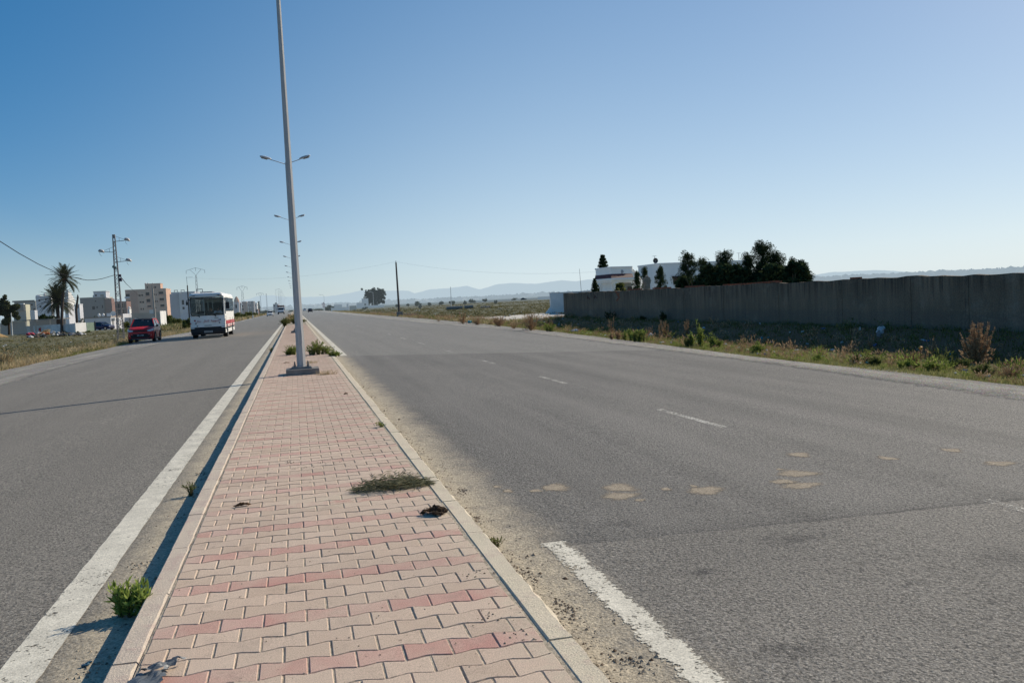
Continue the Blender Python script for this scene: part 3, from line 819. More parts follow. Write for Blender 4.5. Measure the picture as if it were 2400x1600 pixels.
# ---- red crossover parked on the left shoulder
M_FOG=mat('fog_lamp_surround',(.45,.46,.46),(.3,.3,.3),6,.3,.3)
pf=ground(333,806.5,-.3)
suv=thing('parked_car','red crossover with dark roof parked on the gravel shoulder left of the bus','car',(-10.80,66.1,gz(-10.8,66)-.0),R_(.8)); suv.scale=(.97,1,1.06)
P=dict(st=[(-2.12,.70,.34,.50,.80),(-2.08,.80,.24,.50,.90),(-1.98,.87,.21,.52,.97),(-1.70,.90,.20,.55,1.02),(-1.30,.91,.20,.56,1.05),(-.95,.905,.20,.57,1.08),(.0,.91,.20,.58,1.06),(1.2,.91,.21,.60,1.07),(1.85,.88,.25,.62,1.08),(2.05,.80,.33,.62,1.02),(2.10,.72,.4,.62,.95)],
    gh=(-1.02,-.42,1.45,2.0),zb=1.06,zr=1.60,hb=.835,ht=.655,hw=.91,wy=(-1.30,1.32),wr=.335,dark_pillars=False,mirm=M_BLACKP,cp=.24)
car(suv,P,M_RED,M_BLACKP)
def f(b): b.extrude_x([(-2.11,.40),(-2.145,.42),(-2.15,.56),(-2.10,.60)],-.52,.52)
front_bits(suv,[('lower_grille',M_BLACKP,lambda b:(b.extrude_x([(-2.155,.40),(-2.165,.62),(-2.0,.62),(-2.0,.40)],-.52,.52),b.extrude_x([(-2.15,.38),(-2.155,.54),(-2.0,.54),(-2.0,.38)],-.66,.66),b.prism([(-.62,-2.15),(.62,-2.15),(.62,-2.0),(-.62,-2.0)],.36,.43))),
 ('upper_grille',M_BLACKP,lambda b:b.box((0,-2.115,.815),(1.0,.09,.085))),
 ('skid_plate',M_FOG,lambda b:b.box((0,-2.10,.27),(1.10,.10,.035))),
 ('bumper_cladding',M_BLACKP,lambda b:(b.box((0,-2.07,.275),(1.50,.16,.12)),)),
 ('badge',M_CHROME,lambda b:b.box((0,-2.145,.80),(.11,.02,.06)))])
for s in (-1,1):
    front_bits(suv,[('headlight',M_HEADL,lambda b:b.loft([[Vector((s*x,y,z)) for x,y,z in rg] for rg in ([(.44,-2.14,.77),(.44,-2.14,.86),(.44,-2.0,.87),(.44,-2.0,.77)],[(.70,-2.125,.765),(.70,-2.10,.905),(.70,-1.95,.91),(.70,-1.95,.77)],[(.86,-2.02,.79),(.85,-1.99,.935),(.83,-1.80,.94),(.84,-1.80,.80)],[(.915,-1.78,.86),(.91,-1.78,.955),(.86,-1.70,.955),(.86,-1.70,.86)])])),
      ('fog_light',M_FOG,lambda b:(b.bar((s*.58,-2.115,.60),(s*.79,-2.05,.53),.03),b.bar((s*.79,-2.05,.53),(s*.74,-2.075,.44),.03),b.lathe([(.01,-.02),(.06,-.02),(.06,.02),(.01,.02)],(s*.69,-2.09,.51),'Y',12))),
      ('door_handle',M_RED,lambda b:(b.box((s*.918,-.02,.93),(.02,.17,.03)),b.box((s*.918,.86,.95),(.02,.17,.03)))),
      ('sill_cladding',M_BLACKP,lambda b:b.box((s*.895,.0,.26),(.05,1.95,.12))),
      ('roof_rail',M_CHROME,lambda b:b.tube([(s*.60,-.25,1.62),(s*.60,.3,1.67),(s*.60,1.25,1.64)],.017,6))])
pl=MB(); pl.box((0,-2.178,.52),(.50,.012,.11)); plo=pl.build('number_plate',M_PLATE,suv)
pt=MB()
for x in (-.19,-.15,-.11,.10,.14,.18,.22): pt.box((x,-2.186,.52),(.026,.006,.07))
pt.box((0,-2.186,.51),(.11,.006,.025)); pt.build('plate_lettering',M_PLTXT,plo)
wb=MB(); wb.bar((-.55,-1.04,1.085),(.05,-.98,1.12),.02); wb.bar((.1,-1.04,1.085),(.6,-.98,1.12),.02); wb.build('wiper',M_BLACKP,suv)
st_=MB(); st_.box((.36,-.62,1.43),(.05,.01,.07),rx=R_(-48)); st_.box((-.02,-.52,1.50),(.16,.03,.05)); st_.build('rear_view_mirror',M_FOG,suv)

# ---- other cars
def small_car(name,label,cat,loc,rz,paintm,group=None,hatch=False,toward=True):
    t=thing(name,label,cat,loc,rz,group)
    st=[(-1.95,.62,.34,.46,.62),(-1.92,.74,.24,.48,.70),(-1.75,.80,.20,.50,.78),(-1.0,.83,.19,.52,.88),(.0,.83,.19,.54,.90),(.9,.83,.20,.55,.90),(1.6,.80,.22,.56,.92 if not hatch else .88),(1.85,.72,.28,.56,.88),(1.90,.62,.36,.55,.78)]
    P=dict(st=st,gh=(-.85,-.15,.95,1.55) if not hatch else (-.85,-.2,1.35,1.80),zb=.88,zr=1.40,hb=.755,ht=.585,hw=.83,wy=(-1.22,1.22),wr=.29,cp=.14)
    car(t,P,paintm,paintm)
    for s in (-1,1):
        front_bits(t,[('headlight',M_HEADL,lambda b:b.box((s*.60,-1.90,.63),(.26,.10,.11),rz=s*R_(14))),('tail_light',M_REDL,lambda b:b.box((s*.63,1.86,.72),(.16,.08,.16),rz=-s*R_(14)))])
    front_bits(t,[('grille',M_BLACKP,lambda b:b.box((0,-1.94,.60),(.7,.06,.08))),('bumper',M_BLACKP if paintm is not M_WHITEP else M_FOG,lambda b:(b.box((0,-1.93,.36),(1.3,.10,.10)),b.box((0,1.89,.36),(1.3,.10,.10)))),('number_plate',M_PLATE,lambda b:b.box((0,-1.985,.42),(.44,.02,.09)))])
    return t
p=ground(633,741,-.16); small_car('oncoming_car','white car coming towards the camera behind the bus','car',(p.x,p.y+1.9,gz(p.x,p.y)),R_(1),M_WHITEP)
p=at(238,776,157); small_car('parked_car','dark blue hatchback parked beside the green gate','car',(p.x,158,gz(p.x,158)),R_(62),M_BLUEP,hatch=True)
p=ground(727,731.5,-.16); small_car('departing_car','grey car driving away on the right carriageway, nearer of two','car',(p.x,p.y,gz(p.x,p.y)),R_(180),M_DARKP)
p=ground(720,730,-.16); small_car('departing_car','pale car driving away ahead of the grey one','car',(p.x-.3,p.y+55,gz(p.x,p.y+55)),R_(180),M_WHITEP)
p=at(1227,700,520); small_car('parked_car','tiny dark car parked far off before the long field wall','car',(p.x,520,-.5),R_(80),M_DARKP)

# ---- lorry
p=ground(659,736.5,-.2)
tr=thing('oncoming_lorry','white cabbed lorry with brown stake sided load bed, oncoming','lorry',(p.x,p.y,gz(p.x,p.y)),0)
M_LOAD=mat('rusty_brown_boards',(.17,.075,.05),(.10,.05,.04),3,.85)
b=MB(); b.loft([[Vector((x*k,y,z)) for x,z in ((-1.05,z0),(1.05,z0),(1.05,z1),(-1.05,z1))] for y,k,z0,z1 in ((-1.0,.93,.55,1.15),(-.9,1,.5,1.35),(-.45,1,.5,1.45),(-.1,.93,.5,2.25),(.9,.93,.5,2.35),(1.0,.92,.5,2.3))]); b.build('cab',M_WHITEP,tr)
b=MB(); b.add([(-.9,-.50,1.47),(.9,-.50,1.47),(.84,-.14,2.15),(-.84,-.14,2.15)],[(0,1,2,3)]); b.build('windscreen',M_GLASS,tr)
b=MB(); b.box((0,-1.0,.62),(2.0,.16,.36)); b.build('bumper',M_BLACKP,tr)
b=MB(); b.box((0,3.6,1.05),(2.3,5.0,.2)); 
for z in (1.5,1.95,2.4,2.85):
    for sx in (-1.13,1.13): b.box((sx,3.6,z),(.05,5.0,.34))
    b.box((0,1.14,z),(2.25,.05,.36))
b.build('load_bed',M_LOAD,tr)
for s in (-1,1):
    for y in (-.15,4.6): wheel(tr,s*.92,y,.46,.28)
    b=MB(); b.box((s*.75,-1.0,.92),(.3,.08,.18)); b.build('headlight',M_HEADL,tr)
    b=MB(); b.box((s*1.25,-.35,1.75),(.16,.06,.32)); b.build('mirror',M_BLACKP,tr)

# ---- bus
bus=thing('bus','white town bus with red side stripe driving towards the camera','bus',(-6.11,63.3,gz(-6.1,65)),0); bus.scale=(.96,1,1.06)
L_=9.6; HW=1.24; ZT=3.10; ZB=.42
def bring(y,hw,zb,zt,r):
    pts=[]; 
    for cx,cz,a0 in ((hw-r,zt-r,0),(-(hw-r),zt-r,90)):
        for k in range(5): a=R_(a0+90*k/4); pts.append(Vector((cx+r*math.cos(a),y,cz+r*math.sin(a))))
    pts+= [Vector((-hw*1.0,y,zb+.2)),Vector((-hw*.97,y,zb)),Vector((hw*.97,y,zb)),Vector((hw,y,zb+.2))]
    return pts
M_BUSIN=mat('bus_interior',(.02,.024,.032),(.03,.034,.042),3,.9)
# shell with real window openings: sides, front and rear walls, roof
b=MB()
zs0,zs1=1.80,2.74     # side window band
def side_wall(s):
    x=s*HW
    holes=[(.32,1.16,1.60,zs1)]+[(1.40+k*1.30,1.40+k*1.30+1.16,zs0,zs1) for k in range(6)]
    ys=sorted(set([.10,L_-.05]+[h for q in holes for h in q[:2]])); zz=sorted(set([ZB+.16,1.60,zs0,zs1,ZT-.26]))
    for y0,y1 in zip(ys,ys[1:]):
        for z0,z1 in zip(zz,zz[1:]):
            cy,cz=(y0+y1)/2,(z0+z1)/2
            if any(h[0]<cy<h[1] and h[2]<cz<h[3] for h in holes): continue
            # wheel wells
            b.add([(x,y0,z0),(x,y1,z0),(x,y1,z1),(x,y0,z1)],[(0,1,2,3) if s>0 else (3,2,1,0)])
    return holes
hR=side_wall(1); side_wall(-1)
# roof with rounded edges
rings=[]
for y,d,dz in ((-.02,.14,-.16),(.05,.05,-.05),(.22,.0,.0),(L_-.3,.0,.0),(L_-.05,.06,-.06),(L_+.03,.14,-.16)):
    hw=HW-d*.4; r=.26; rg=[]
    for k in range(7): a=R_(90*k/6); rg.append(Vector((hw-r+r*math.cos(a),y,ZT-r+r*math.sin(a)+dz*(math.sin(a)))))
    for k in range(7): a=R_(90+90*k/6); rg.append(Vector((-(hw-r)+r*math.cos(a),y,ZT-r+r*math.sin(a)+dz*(math.sin(a)))))
    rings.append(rg)
b.loft(rings,cap=False,closed=False)
# rear wall and floor
b.add([(-HW,L_,.62),(HW,L_,.62),(HW,L_,ZT-.2),(-HW,L_,ZT-.2)],[(3,2,1,0)]); b.box((0,L_/2,.72),(HW*2-.02,L_-.1,.06))
# front mask: curved panels around the windscreen
def fx(x): return -.02+.16*(abs(x)/HW)**2.6      # plan curve of the nose
def front_panel(z0,z1,x0=-HW,x1=HW,n=12,dy=0.0):
    A=[];B=[]
    for i in range(n+1):
        x=x0+(x1-x0)*i/n; A.append(Vector((x,fx(x)+dy+(.02 if z0>2 else 0)*(z0-2),z0))); B.append(Vector((x,fx(x)+dy+(.02 if z1>2 else 0)*(z1-2),z1)))
    b.loft([A,B],cap=False,closed=False)
WZ0,WZ1=1.54,2.82
front_panel(.75,WZ0); front_panel(WZ1,ZT-.24)
front_panel(WZ0,WZ1,-HW,-HW+.07,2); front_panel(WZ0,WZ1,HW-.07,HW,2)
A=[Vector((-HW+2*HW*i/12,fx(-HW+2*HW*i/12)+.014,ZT-.24)) for i in range(13)]; B=[Vector((a.x*.97,a.y+.07,ZT-.06-.10*(abs(a.x)/HW)**3)) for a in A]
b.loft([A,B],cap=False,closed=False)
bo=b.build('body',M_CREAM,bus); smooth_by_angle(bo,35)
def front_sheet(z0,z1,x0,x1,dy,n=12):
    m=MB(); A=[];B=[]
    for i in range(n+1):
        x=x0+(x1-x0)*i/n
        A.append(Vector((x,fx(x)+dy+.02*max(0,z0-2),z0))); B.append(Vector((x,fx(x)+dy+.02*max(0,z1-2),z1)))
    m.loft([A,B],cap=False,closed=False); return m
def m_winglass():
    t=NT('bus_window_glass'); g=t.n('ShaderNodeBsdfGlossy'); g.inputs['Roughness'].default_value=.03; g.inputs[0].default_value=(.8,.9,.95,1)
    tr=t.n('ShaderNodeBsdfTransparent'); tr.inputs[0].default_value=(.62,.70,.73,1)
    fr=t.n('ShaderNodeFresnel'); fr.inputs[0].default_value=1.45
    mx=t.n('ShaderNodeMixShader'); t.l(t.math('MULTIPLY',fr.outputs[0],.8),mx.inputs[0]); t.l(tr.outputs[0],mx.inputs[1]); t.l(g.outputs[0],mx.inputs[2])
    return t.done(mx.outputs[0])
M_WGLASS=m_winglass()
ws=front_sheet(WZ0,WZ1,-HW+.07,HW-.07,-.004).build('windscreen',M_WGLASS,bus,smooth=True)
# black rubber frame with rounded corners and the centre post
fr=MB()
pts=[]
x0,x1,z0,z1,r=-HW+.09,HW-.09,WZ0+.03,WZ1-.03,.16
for cx,cz,a0 in ((x1-r,z1-r,0),(x0+r,z1-r,90),(x0+r,z0+r,180),(x1-r,z0+r,270)):
    for k in range(6): a=R_(a0+90*k/5); x=cx+r*math.cos(a); z=cz+r*math.sin(a); pts.append(Vector((x,fx(x)-.012+.02*max(0,z-2),z)))
pts.append(pts[0])
for a,c in zip(pts,pts[1:]): fr.bar(a,c,.075,.03)
for a,c in ((-.05,0),): fr.bar((a-.02,fx(0)-.01,z0),(a-.02,fx(0)+.006,z1),.07,.03)
fr.bar((x0,fx(x0)-.014,z1-.09),(0,fx(0)-.016+.012,z1-.09),.18,.02); fr.bar((0,fx(0)-.016+.012,z1-.09),(x1,fx(x1)-.014,z1-.09),.18,.02)
fr.build('windscreen_frame',M_BLACKP,ws)
for s,hs in ((1,hR),(-1,hR)):
    for (y0,y1,z0,z1) in hs:
        g=MB(); x=s*(HW-.006); g.add([(x,y0,z0),(x,y1,z0),(x,y1,z1),(x,y0,z1)],[(0,1,2,3) if s>0 else (3,2,1,0)])
        wo_=g.build('side_window',M_WGLASS,bus)
        f2=MB(); xx=s*(HW+.004)
        for a,c in (((xx,y0,z0),(xx,y1,z0)),((xx,y1,z0),(xx,y1,z1)),((xx,y1,z1),(xx,y0,z1)),((xx,y0,z1),(xx,y0,z0)),((xx,y0,z1-.34),(xx,y1,z1-.34))): f2.bar(a,c,.035,.02)
        f2.build('frame',M_BLACKP if y0>.5 else M_CREAM,wo_)
# black lower front
lf=MB(); A=[];B=[];C=[]
for i in range(13):
    x=-HW+2*HW*i/12; A.append(Vector((x*.97,fx(x)+.03,.25))); C.append(Vector((x,fx(x)-.03,.45))); B.append(Vector((x,fx(x)-.012,.77)))
lf.loft([A,C,B],cap=False,closed=False); lf.box((0,.5,.40),(2*HW*.9,.6,.2)); lf.build('front_bumper',M_BLACKP,bus,smooth=False)
b=MB(); b.box((.02,fx(0)-.055,.45),(.60,.012,.13)); bpl=b.build('number_plate',mat('faded_plate',(.42,.40,.38),(.3,.29,.27),14,.7),bus)
b=MB()
for k in range(7): b.box((-.21+k*.075,fx(0)-.063,.45),(.03,.006,.07))
b.build('plate_lettering',M_BLACKP,bpl)
for s in (-1,1):
    for (x,z,r_,m) in ((.90,1.23,.06,M_REDL if s<0 else M_LENS),(.84,1.03,.06,M_LENS),(.74,.86 if s<0 else 1.03,.055,M_LENS)):
        if s>0 and x==.74: continue
        b=MB(); b.lathe([(.005,-.03),(r_*.8,-.03),(r_,-.01),(r_,.03),(.005,.03)],(s*x,fx(x)-.004,z),'Y',14); b.build('headlight',m,bus)
b=MB(); b.lathe([(.005,-.02),(.05,-.02),(.05,.02),(.005,.02)],(HW+.003,.22,1.22),'X',12); b.build('side_marker',M_REDL,bus)
b=MB(); b.lump((-HW+.03,.02,1.04),(.05,.06,.05),rough=0); b.build('side_marker',M_REDL,bus)
for s in (-1,1):
    b=MB(); b.box((s*.86,fx(.86)+.012,2.93),(.17,.03,.05)); b.build('roof_marker',M_BLACKP,bus)
# wipers
for x in (-.55,.62):
    b=MB(); b.bar((x,fx(x)-.05,1.44),(x-.02,fx(x)-.05,1.54),.07,.05); b.bar((x-.02,fx(x)-.055,1.52),(x-.45,fx(x)-.05,1.62),.025); b.build('wiper',M_BLACKP,bus)
# mirrors
b=MB(); b.tube([(HW-.1,.05,2.62),(HW+.18,-.06,2.58),(HW+.24,-.05,2.45)],.022,6); b.box((HW+.25,-.03,2.18),(.24,.10,.46)); b.build('mirror',M_BLACKP,bus)
b=MB(); b.tube([(-HW+.1,.05,2.66),(-HW-.14,-.06,2.62),(-HW-.16,-.05,2.5)],.022,6); b.box((-HW-.13,-.03,2.42),(.12,.09,.22)); b.build('mirror',M_BLACKP,bus)
# stripes on the sides
M_STRIPE=mat('red_stripe',(.55,.05,.065),(.47,.045,.06),3,.4,coat=.4)
for s in (-1,1):
    for z0,z1,nm in ((.87,1.15,'red_stripe'),(.72,.79,'red_stripe')):
        b=MB(); b.box((s*(HW+.004),L_/2+.3,(z0+z1)/2),(.008,L_-.9,z1-z0)); b.build(nm,M_STRIPE,bus)
    b=MB(); 
    for y in (1.05,4.9,7.6): b.box((s*(HW+.006),y,.98),(.02,.07,1.0 if y<2 else .7))
    b.build('rubbing_strip',M_BLACKP,bus)
    b=MB(); b.box((s*(HW-.01),L_/2,.50),(.02,L_-.4,.36)); b.build('skirt',M_CREAM,bus)
    for y in (1.75,6.9):
        wheel(bus,s*(HW-.17),y,.44,.27)
        a=MB(); a.lathe([(.02,-.03),(.50,-.03),(.50,.012),(.02,.012)],(s*(HW+.002),y,.46),'X',20); a.build('wheel_arch',M_BLACKP,bus)
        wheel(bus,s*(HW-.06),y,.44,.16)
# inside: dashboard, partition, seats, handrails
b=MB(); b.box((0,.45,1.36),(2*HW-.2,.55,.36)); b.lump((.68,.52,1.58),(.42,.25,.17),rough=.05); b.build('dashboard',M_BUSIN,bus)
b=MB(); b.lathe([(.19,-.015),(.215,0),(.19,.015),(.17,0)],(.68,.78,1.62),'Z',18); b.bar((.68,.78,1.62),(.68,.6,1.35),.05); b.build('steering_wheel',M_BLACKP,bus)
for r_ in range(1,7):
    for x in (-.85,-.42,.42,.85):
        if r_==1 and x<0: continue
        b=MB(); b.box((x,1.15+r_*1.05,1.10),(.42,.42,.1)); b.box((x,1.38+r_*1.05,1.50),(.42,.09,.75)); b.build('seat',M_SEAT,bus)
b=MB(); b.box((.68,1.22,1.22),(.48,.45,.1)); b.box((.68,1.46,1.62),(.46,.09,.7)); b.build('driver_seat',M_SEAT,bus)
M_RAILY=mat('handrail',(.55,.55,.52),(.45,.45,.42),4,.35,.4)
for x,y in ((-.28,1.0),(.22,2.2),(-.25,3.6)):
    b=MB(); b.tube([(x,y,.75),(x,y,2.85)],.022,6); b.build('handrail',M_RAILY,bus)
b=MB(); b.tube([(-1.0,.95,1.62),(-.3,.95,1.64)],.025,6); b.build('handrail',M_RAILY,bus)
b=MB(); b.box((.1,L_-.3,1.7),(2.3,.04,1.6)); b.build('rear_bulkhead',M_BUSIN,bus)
# lettering
def text_mesh(name,s,size,m,parent,loc,rot,align='CENTER'):
    cu=bpy.data.curves.new(name,'FONT'); cu.body=s; cu.size=size; cu.align_x=align; cu.extrude=.002
    o=bpy.data.objects.new(name,cu); COL.objects.link(o)
    dg=bpy.context.evaluated_depsgraph_get(); me=bpy.data.meshes.new_from_object(o.evaluated_get(dg))
    bpy.data.objects.remove(o); 
    me.materials.clear(); me.materials.append(m)
    q=bpy.data.objects.new(name,me); COL.objects.link(q); q.parent=parent; q.location=loc; q.rotation_euler=rot; return q
M_REDTXT=mat('red_lettering',(.40,.03,.035),(.35,.03,.03),5,.5); M_GREYTXT=mat('grey_lettering',(.30,.29,.25),(.25,.25,.22),5,.5)
AR='\uFEDE\uFE91\uFE8E\uFEE8\uFE91  \uFEDE\uFED8\uFEE8\uFEE0\uFEDF  \uFE94\uFEF3\uFEEE\uFEEC\uFEA0\uFEDF\uFE8D'
text_mesh('red_lettering',AR,.21,M_REDTXT,bus,(.0,fx(.5)-.055,1.12),(R_(90),0,0))
b=MB()
for k in range(7): b.box((-.21+k*.075,fx(0)-.02,.87),(.05,.012,.055 if k%3 else .04))
b.build('maker_badge',M_GREYTXT,bus)
b=MB()
for k in range(5): b.box((.54+k*.055,fx(.65)-.02,1.36),(.04,.012,.045))
b.build('model_badge',M_GREYTXT,bus)

# ---- people in the bus
def skin_mesh(verts,edges,radii,root=0,sub=1):
    me=bpy.data.meshes.new('skin_tmp'); me.from_pydata(verts,edges,[])
    o=bpy.data.objects.new('skin_tmp',me); COL.objects.link(o)
    md=o.modifiers.new('s','SKIN'); 
    for i,sv in enumerate(me.skin_vertices[0].data):
        r=radii[i]; sv.radius=(r,r) if not hasattr(r,'__len__') else r; sv.use_root=(i==root)
    ms=o.modifiers.new('d','SUBSURF'); ms.levels=sub; ms.render_levels=sub
    dg=bpy.context.evaluated_depsgraph_get(); out=bpy.data.meshes.new_from_object(o.evaluated_get(dg))
    bpy.data.objects.remove(o); bpy.data.meshes.remove(me); return out
def person(label,loc,shirt,reach=True,turn=0.0):
    """seated figure facing -Y, origin at the seat"""
    root=thing('person',label,'person',loc,turn)
    V=[];E=[];Rr=[]
    def add(p,r,par=None):
        V.append(p);Rr.append(r)
        if par is not None: E.append((par,len(V)-1))
        return len(V)-1
    pel=add((0,0,.10),.15); ch=add((0,-.02,.42),.15,pel); ub=add((0,0,.55),.13,ch); nk=add((0,-.01,.64),.06,ub)
    hd=add((0,-.03,.74),.085,nk); tp=add((0,-.02,.84),.075,hd)
    for s in (-1,1):
        sh=add((s*.19,0,.54),.07,ub)
        if reach: el=add((s*.25,-.16,.34),.048,sh); wr=add((s*.17,-.40,.38),.03,el); pa=add((s*.16,-.47,.39),.034,wr)
        else: el=add((s*.24,-.04,.28),.048,sh); wr=add((s*.13,-.24,.18),.03,el); pa=add((s*.10,-.31,.17),.034,wr)
        q=V[pa]
        for k in range(4):
            l=(.060,.072,.075,.055)[k]; f1=add((q[0]-s*.004+(k-1.5)*.018,q[1]-.05,q[2]+.005),.009,pa); add((q[0]+(k-1.5)*.018,q[1]-.05-l*.6,q[2]-.02),.008,f1)
        th=add((q[0]-s*.035,q[1]-.01,q[2]+.015),.010,pa); add((q[0]-s*.045,q[1]-.045,q[2]+.015),.009,th)
        hp=add((s*.10,-.05,.08),.095,pel); kn=add((s*.14,-.46,.10),.065,hp); an=add((s*.14,-.50,-.30),.042,kn); add((s*.14,-.64,-.34),.038,an)
    me=skin_mesh(V,E,Rr); me.materials.append(M_SKIN)
    for pg in me.polygons: pg.use_smooth=True
    bo=bpy.data.objects.new('body',me); COL.objects.link(bo); bo.parent=root
    f=MB(); f.lump((0,-.125,.735),(.016,.03,.025),rough=0); f.lump((-.034,-.105,.762),(.014,.012,.009),rough=0); f.lump((.034,-.105,.762),(.014,.012,.009),rough=0); f.box((0,-.113,.695),(.045,.01,.010)); f.lump((-.088,-.02,.75),(.014,.025,.035),rough=0); f.lump((.088,-.02,.75),(.014,.025,.035),rough=0)
    f.build('face',M_SKIN,root)
    h=MB(); h.lump((0,.0,.815),(.092,.105,.075),rough=.05,sub=2); h.lump((0,.045,.765),(.088,.065,.08),rough=.05,sub=2); h.build('hair',M_HAIR,root,smooth=True)
    V=[];E=[];Rr=[]
    pel=add((0,0,.06),.17); ch=add((0,-.02,.42),.175,pel); ub=add((0,0,.56),.14,ch)
    for s in (-1,1):
        sh=add((s*.20,0,.545),.085,ub)
        if reach: add((s*.25,-.14,.37),.066,sh)
        else: add((s*.245,-.03,.30),.066,sh)
    me=skin_mesh(V,E,Rr); me.materials.append(shirt)
    for pg in me.polygons: pg.use_smooth=True
    so_=bpy.data.objects.new('shirt',me); COL.objects.link(so_); so_.parent=root
    return root
bl=bus.location
person('person in a white shirt driving the bus, hands on the wheel',(bl.x+.65,bl.y+1.22,bl.z+1.36),M_SHIRT,True)
person('person in dark clothes seated behind the bus driver',(bl.x+.02,bl.y+2.25,bl.z+1.38),M_SHIRT2,False)
# ================================================================= plant tools
def rand_dirs(n):
    v=RNG.normal(size=(n,3)); return v/np.linalg.norm(v,axis=1,keepdims=True)
def leaf_quads(C,L,W,up=0.0,dirs=None):
    """rhombic leaves at centres C"""
    n=len(C); d=rand_dirs(n) if dirs is None else dirs
    if up: d[:,2]=np.abs(d[:,2])*up+d[:,2]*(1-up); d/=np.linalg.norm(d,axis=1,keepdims=True)
    e=np.cross(d,rand_dirs(n)); e/=np.linalg.norm(e,axis=1,keepdims=True)+1e-9
    L=np.asarray(L).reshape(-1,1)*np.ones((n,1)); W=np.asarray(W).reshape(-1,1)*np.ones((n,1))
    return np.stack([C-d*L,C+e*W-d*L*.1,C+d*L,C-e*W-d*L*.1],axis=1)
def clump_pts(c,r,n,shell=.55):
    d=rand_dirs(n); k=(RNG.random((n,1))**(1/3))*(1-shell)+shell*RNG.random((n,1))**.4
    return np.asarray(c)+d*np.minimum(k,1.0)*np.asarray(r)
def crown(b,clumps,n,L,W,mi=None):
    for c,r in clumps:
        rr=r if hasattr(r,'__len__') else (r,r,r)
        C=clump_pts(c,rr,n); s=RNG.uniform(.6,1.3,len(C))
        b.arr(leaf_quads(C,L*s,W*s),mi)
def blades(P,h,w,lean=.5,az=None):
    """tapering triangular blades rooted at P"""
    n=len(P); a=RNG.uniform(0,2*math.pi,n); b_=RNG.uniform(0,2*math.pi,n)
    s=np.stack([np.cos(a),np.sin(a),np.zeros(n)],1)*np.asarray(w).reshape(-1,1)
    t=np.stack([np.cos(b_)*lean,np.sin(b_)*lean,np.ones(n)],1)*(np.asarray(h).reshape(-1,1))*RNG.uniform(.55,1.1,(n,1))
    t[:,:2]*=RNG.random((n,1))*1.3
    return np.stack([P-s,P+s,P+t],1)
M_LEAF_OLIVE=leafmat('olive_leaves',(.06,.08,.022),(.22,.23,.085),.35)
M_LEAF_GREEN=leafmat('fresh_green_leaves',(.10,.14,.03),(.33,.38,.10),.4)
M_LEAF_DARK=leafmat('dark_green_leaves',(.018,.031,.016),(.075,.098,.042),.2)
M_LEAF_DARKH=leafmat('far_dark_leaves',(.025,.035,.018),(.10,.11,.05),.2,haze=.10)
M_DRY=leafmat('dry_stalks',(.22,.13,.07),(.52,.36,.22),.25,c3=(.36,.225,.13))
M_DRYPALE=leafmat('pale_dry_grass',(.30,.225,.12),(.60,.48,.29),.3,c3=(.42,.31,.17))
M_GRASS=leafmat('short_green_grass',(.11,.125,.035),(.36,.33,.13),.35,c3=(.23,.23,.075))
M_FIELD=leafmat('field_scrub_leaves',(.075,.075,.028),(.27,.225,.11),.25,c3=(.15,.145,.06))
M_TRUNK=mat('tree_bark',(.085,.06,.042),(.05,.036,.026),6,.95,bump=.6,bscale=20)
M_STEM=mat('brown_stem',(.13,.09,.05),(.08,.06,.035),12,.95)

def weed(name,label,cat,loc,h,w,n_st,n_leaf,L,m,group=None,droop=.3,rz=0,cores=1):
    """bushy plant: branching stems with leaves along them"""
    t=thing(name,label,cat,loc,rz,group)
    sb=MB(); lb=MB(); allC=[];allD=[]
    CO=[(0,0,1.0)]+[(random.uniform(-.75,.75)*w,random.uniform(-.6,.6)*w,random.uniform(.45,.95)) for _ in range(cores-1)]
    for i in range(n_st):
        ox,oy,sc=random.choice(CO)
        a=random.uniform(0,2*math.pi); el=random.uniform(.15,1.0)*(1 if cores==1 else .6); ln=h*sc*random.uniform(.5,1.1)
        ex=math.cos(a)*w*el; ey=math.sin(a)*w*el
        p0=Vector((ex*.12+ox,ey*.12+oy,-.02)); p3=Vector((ex+ox,ey+oy,ln*(1-.35*el)))
        p1=Vector((ex*.35+ox,ey*.35+oy,ln*.55)); pts=[p0,p1,p3-Vector((0,0,droop*el*.1*h))]
        sb.tube(pts,[.010*h*1.5+.002,.006*h+.0015,.001],4,cap=False)
        k=max(3,int(n_leaf/n_st))
        for j in range(k):
            tt=random.uniform(.08,1.0); q=p0.lerp(p1,tt*2) if tt<.5 else p1.lerp(p3,tt*2-1)
            dd=(p3-p0).normalized()+Vector((random.gauss(0,.7),random.gauss(0,.7),random.gauss(.15,.5)))
            dd.normalize(); allC.append(q+dd*L*.9); allD.append(dd)
    C=np.array(allC); D_=np.array(allD); s=RNG.uniform(.6,1.25,len(C))
    lb.arr(leaf_quads(C,L*s,L*.26*s,dirs=D_))
    sb.build('stems',M_STEM,t); lb.build('leaves',m,t); return t
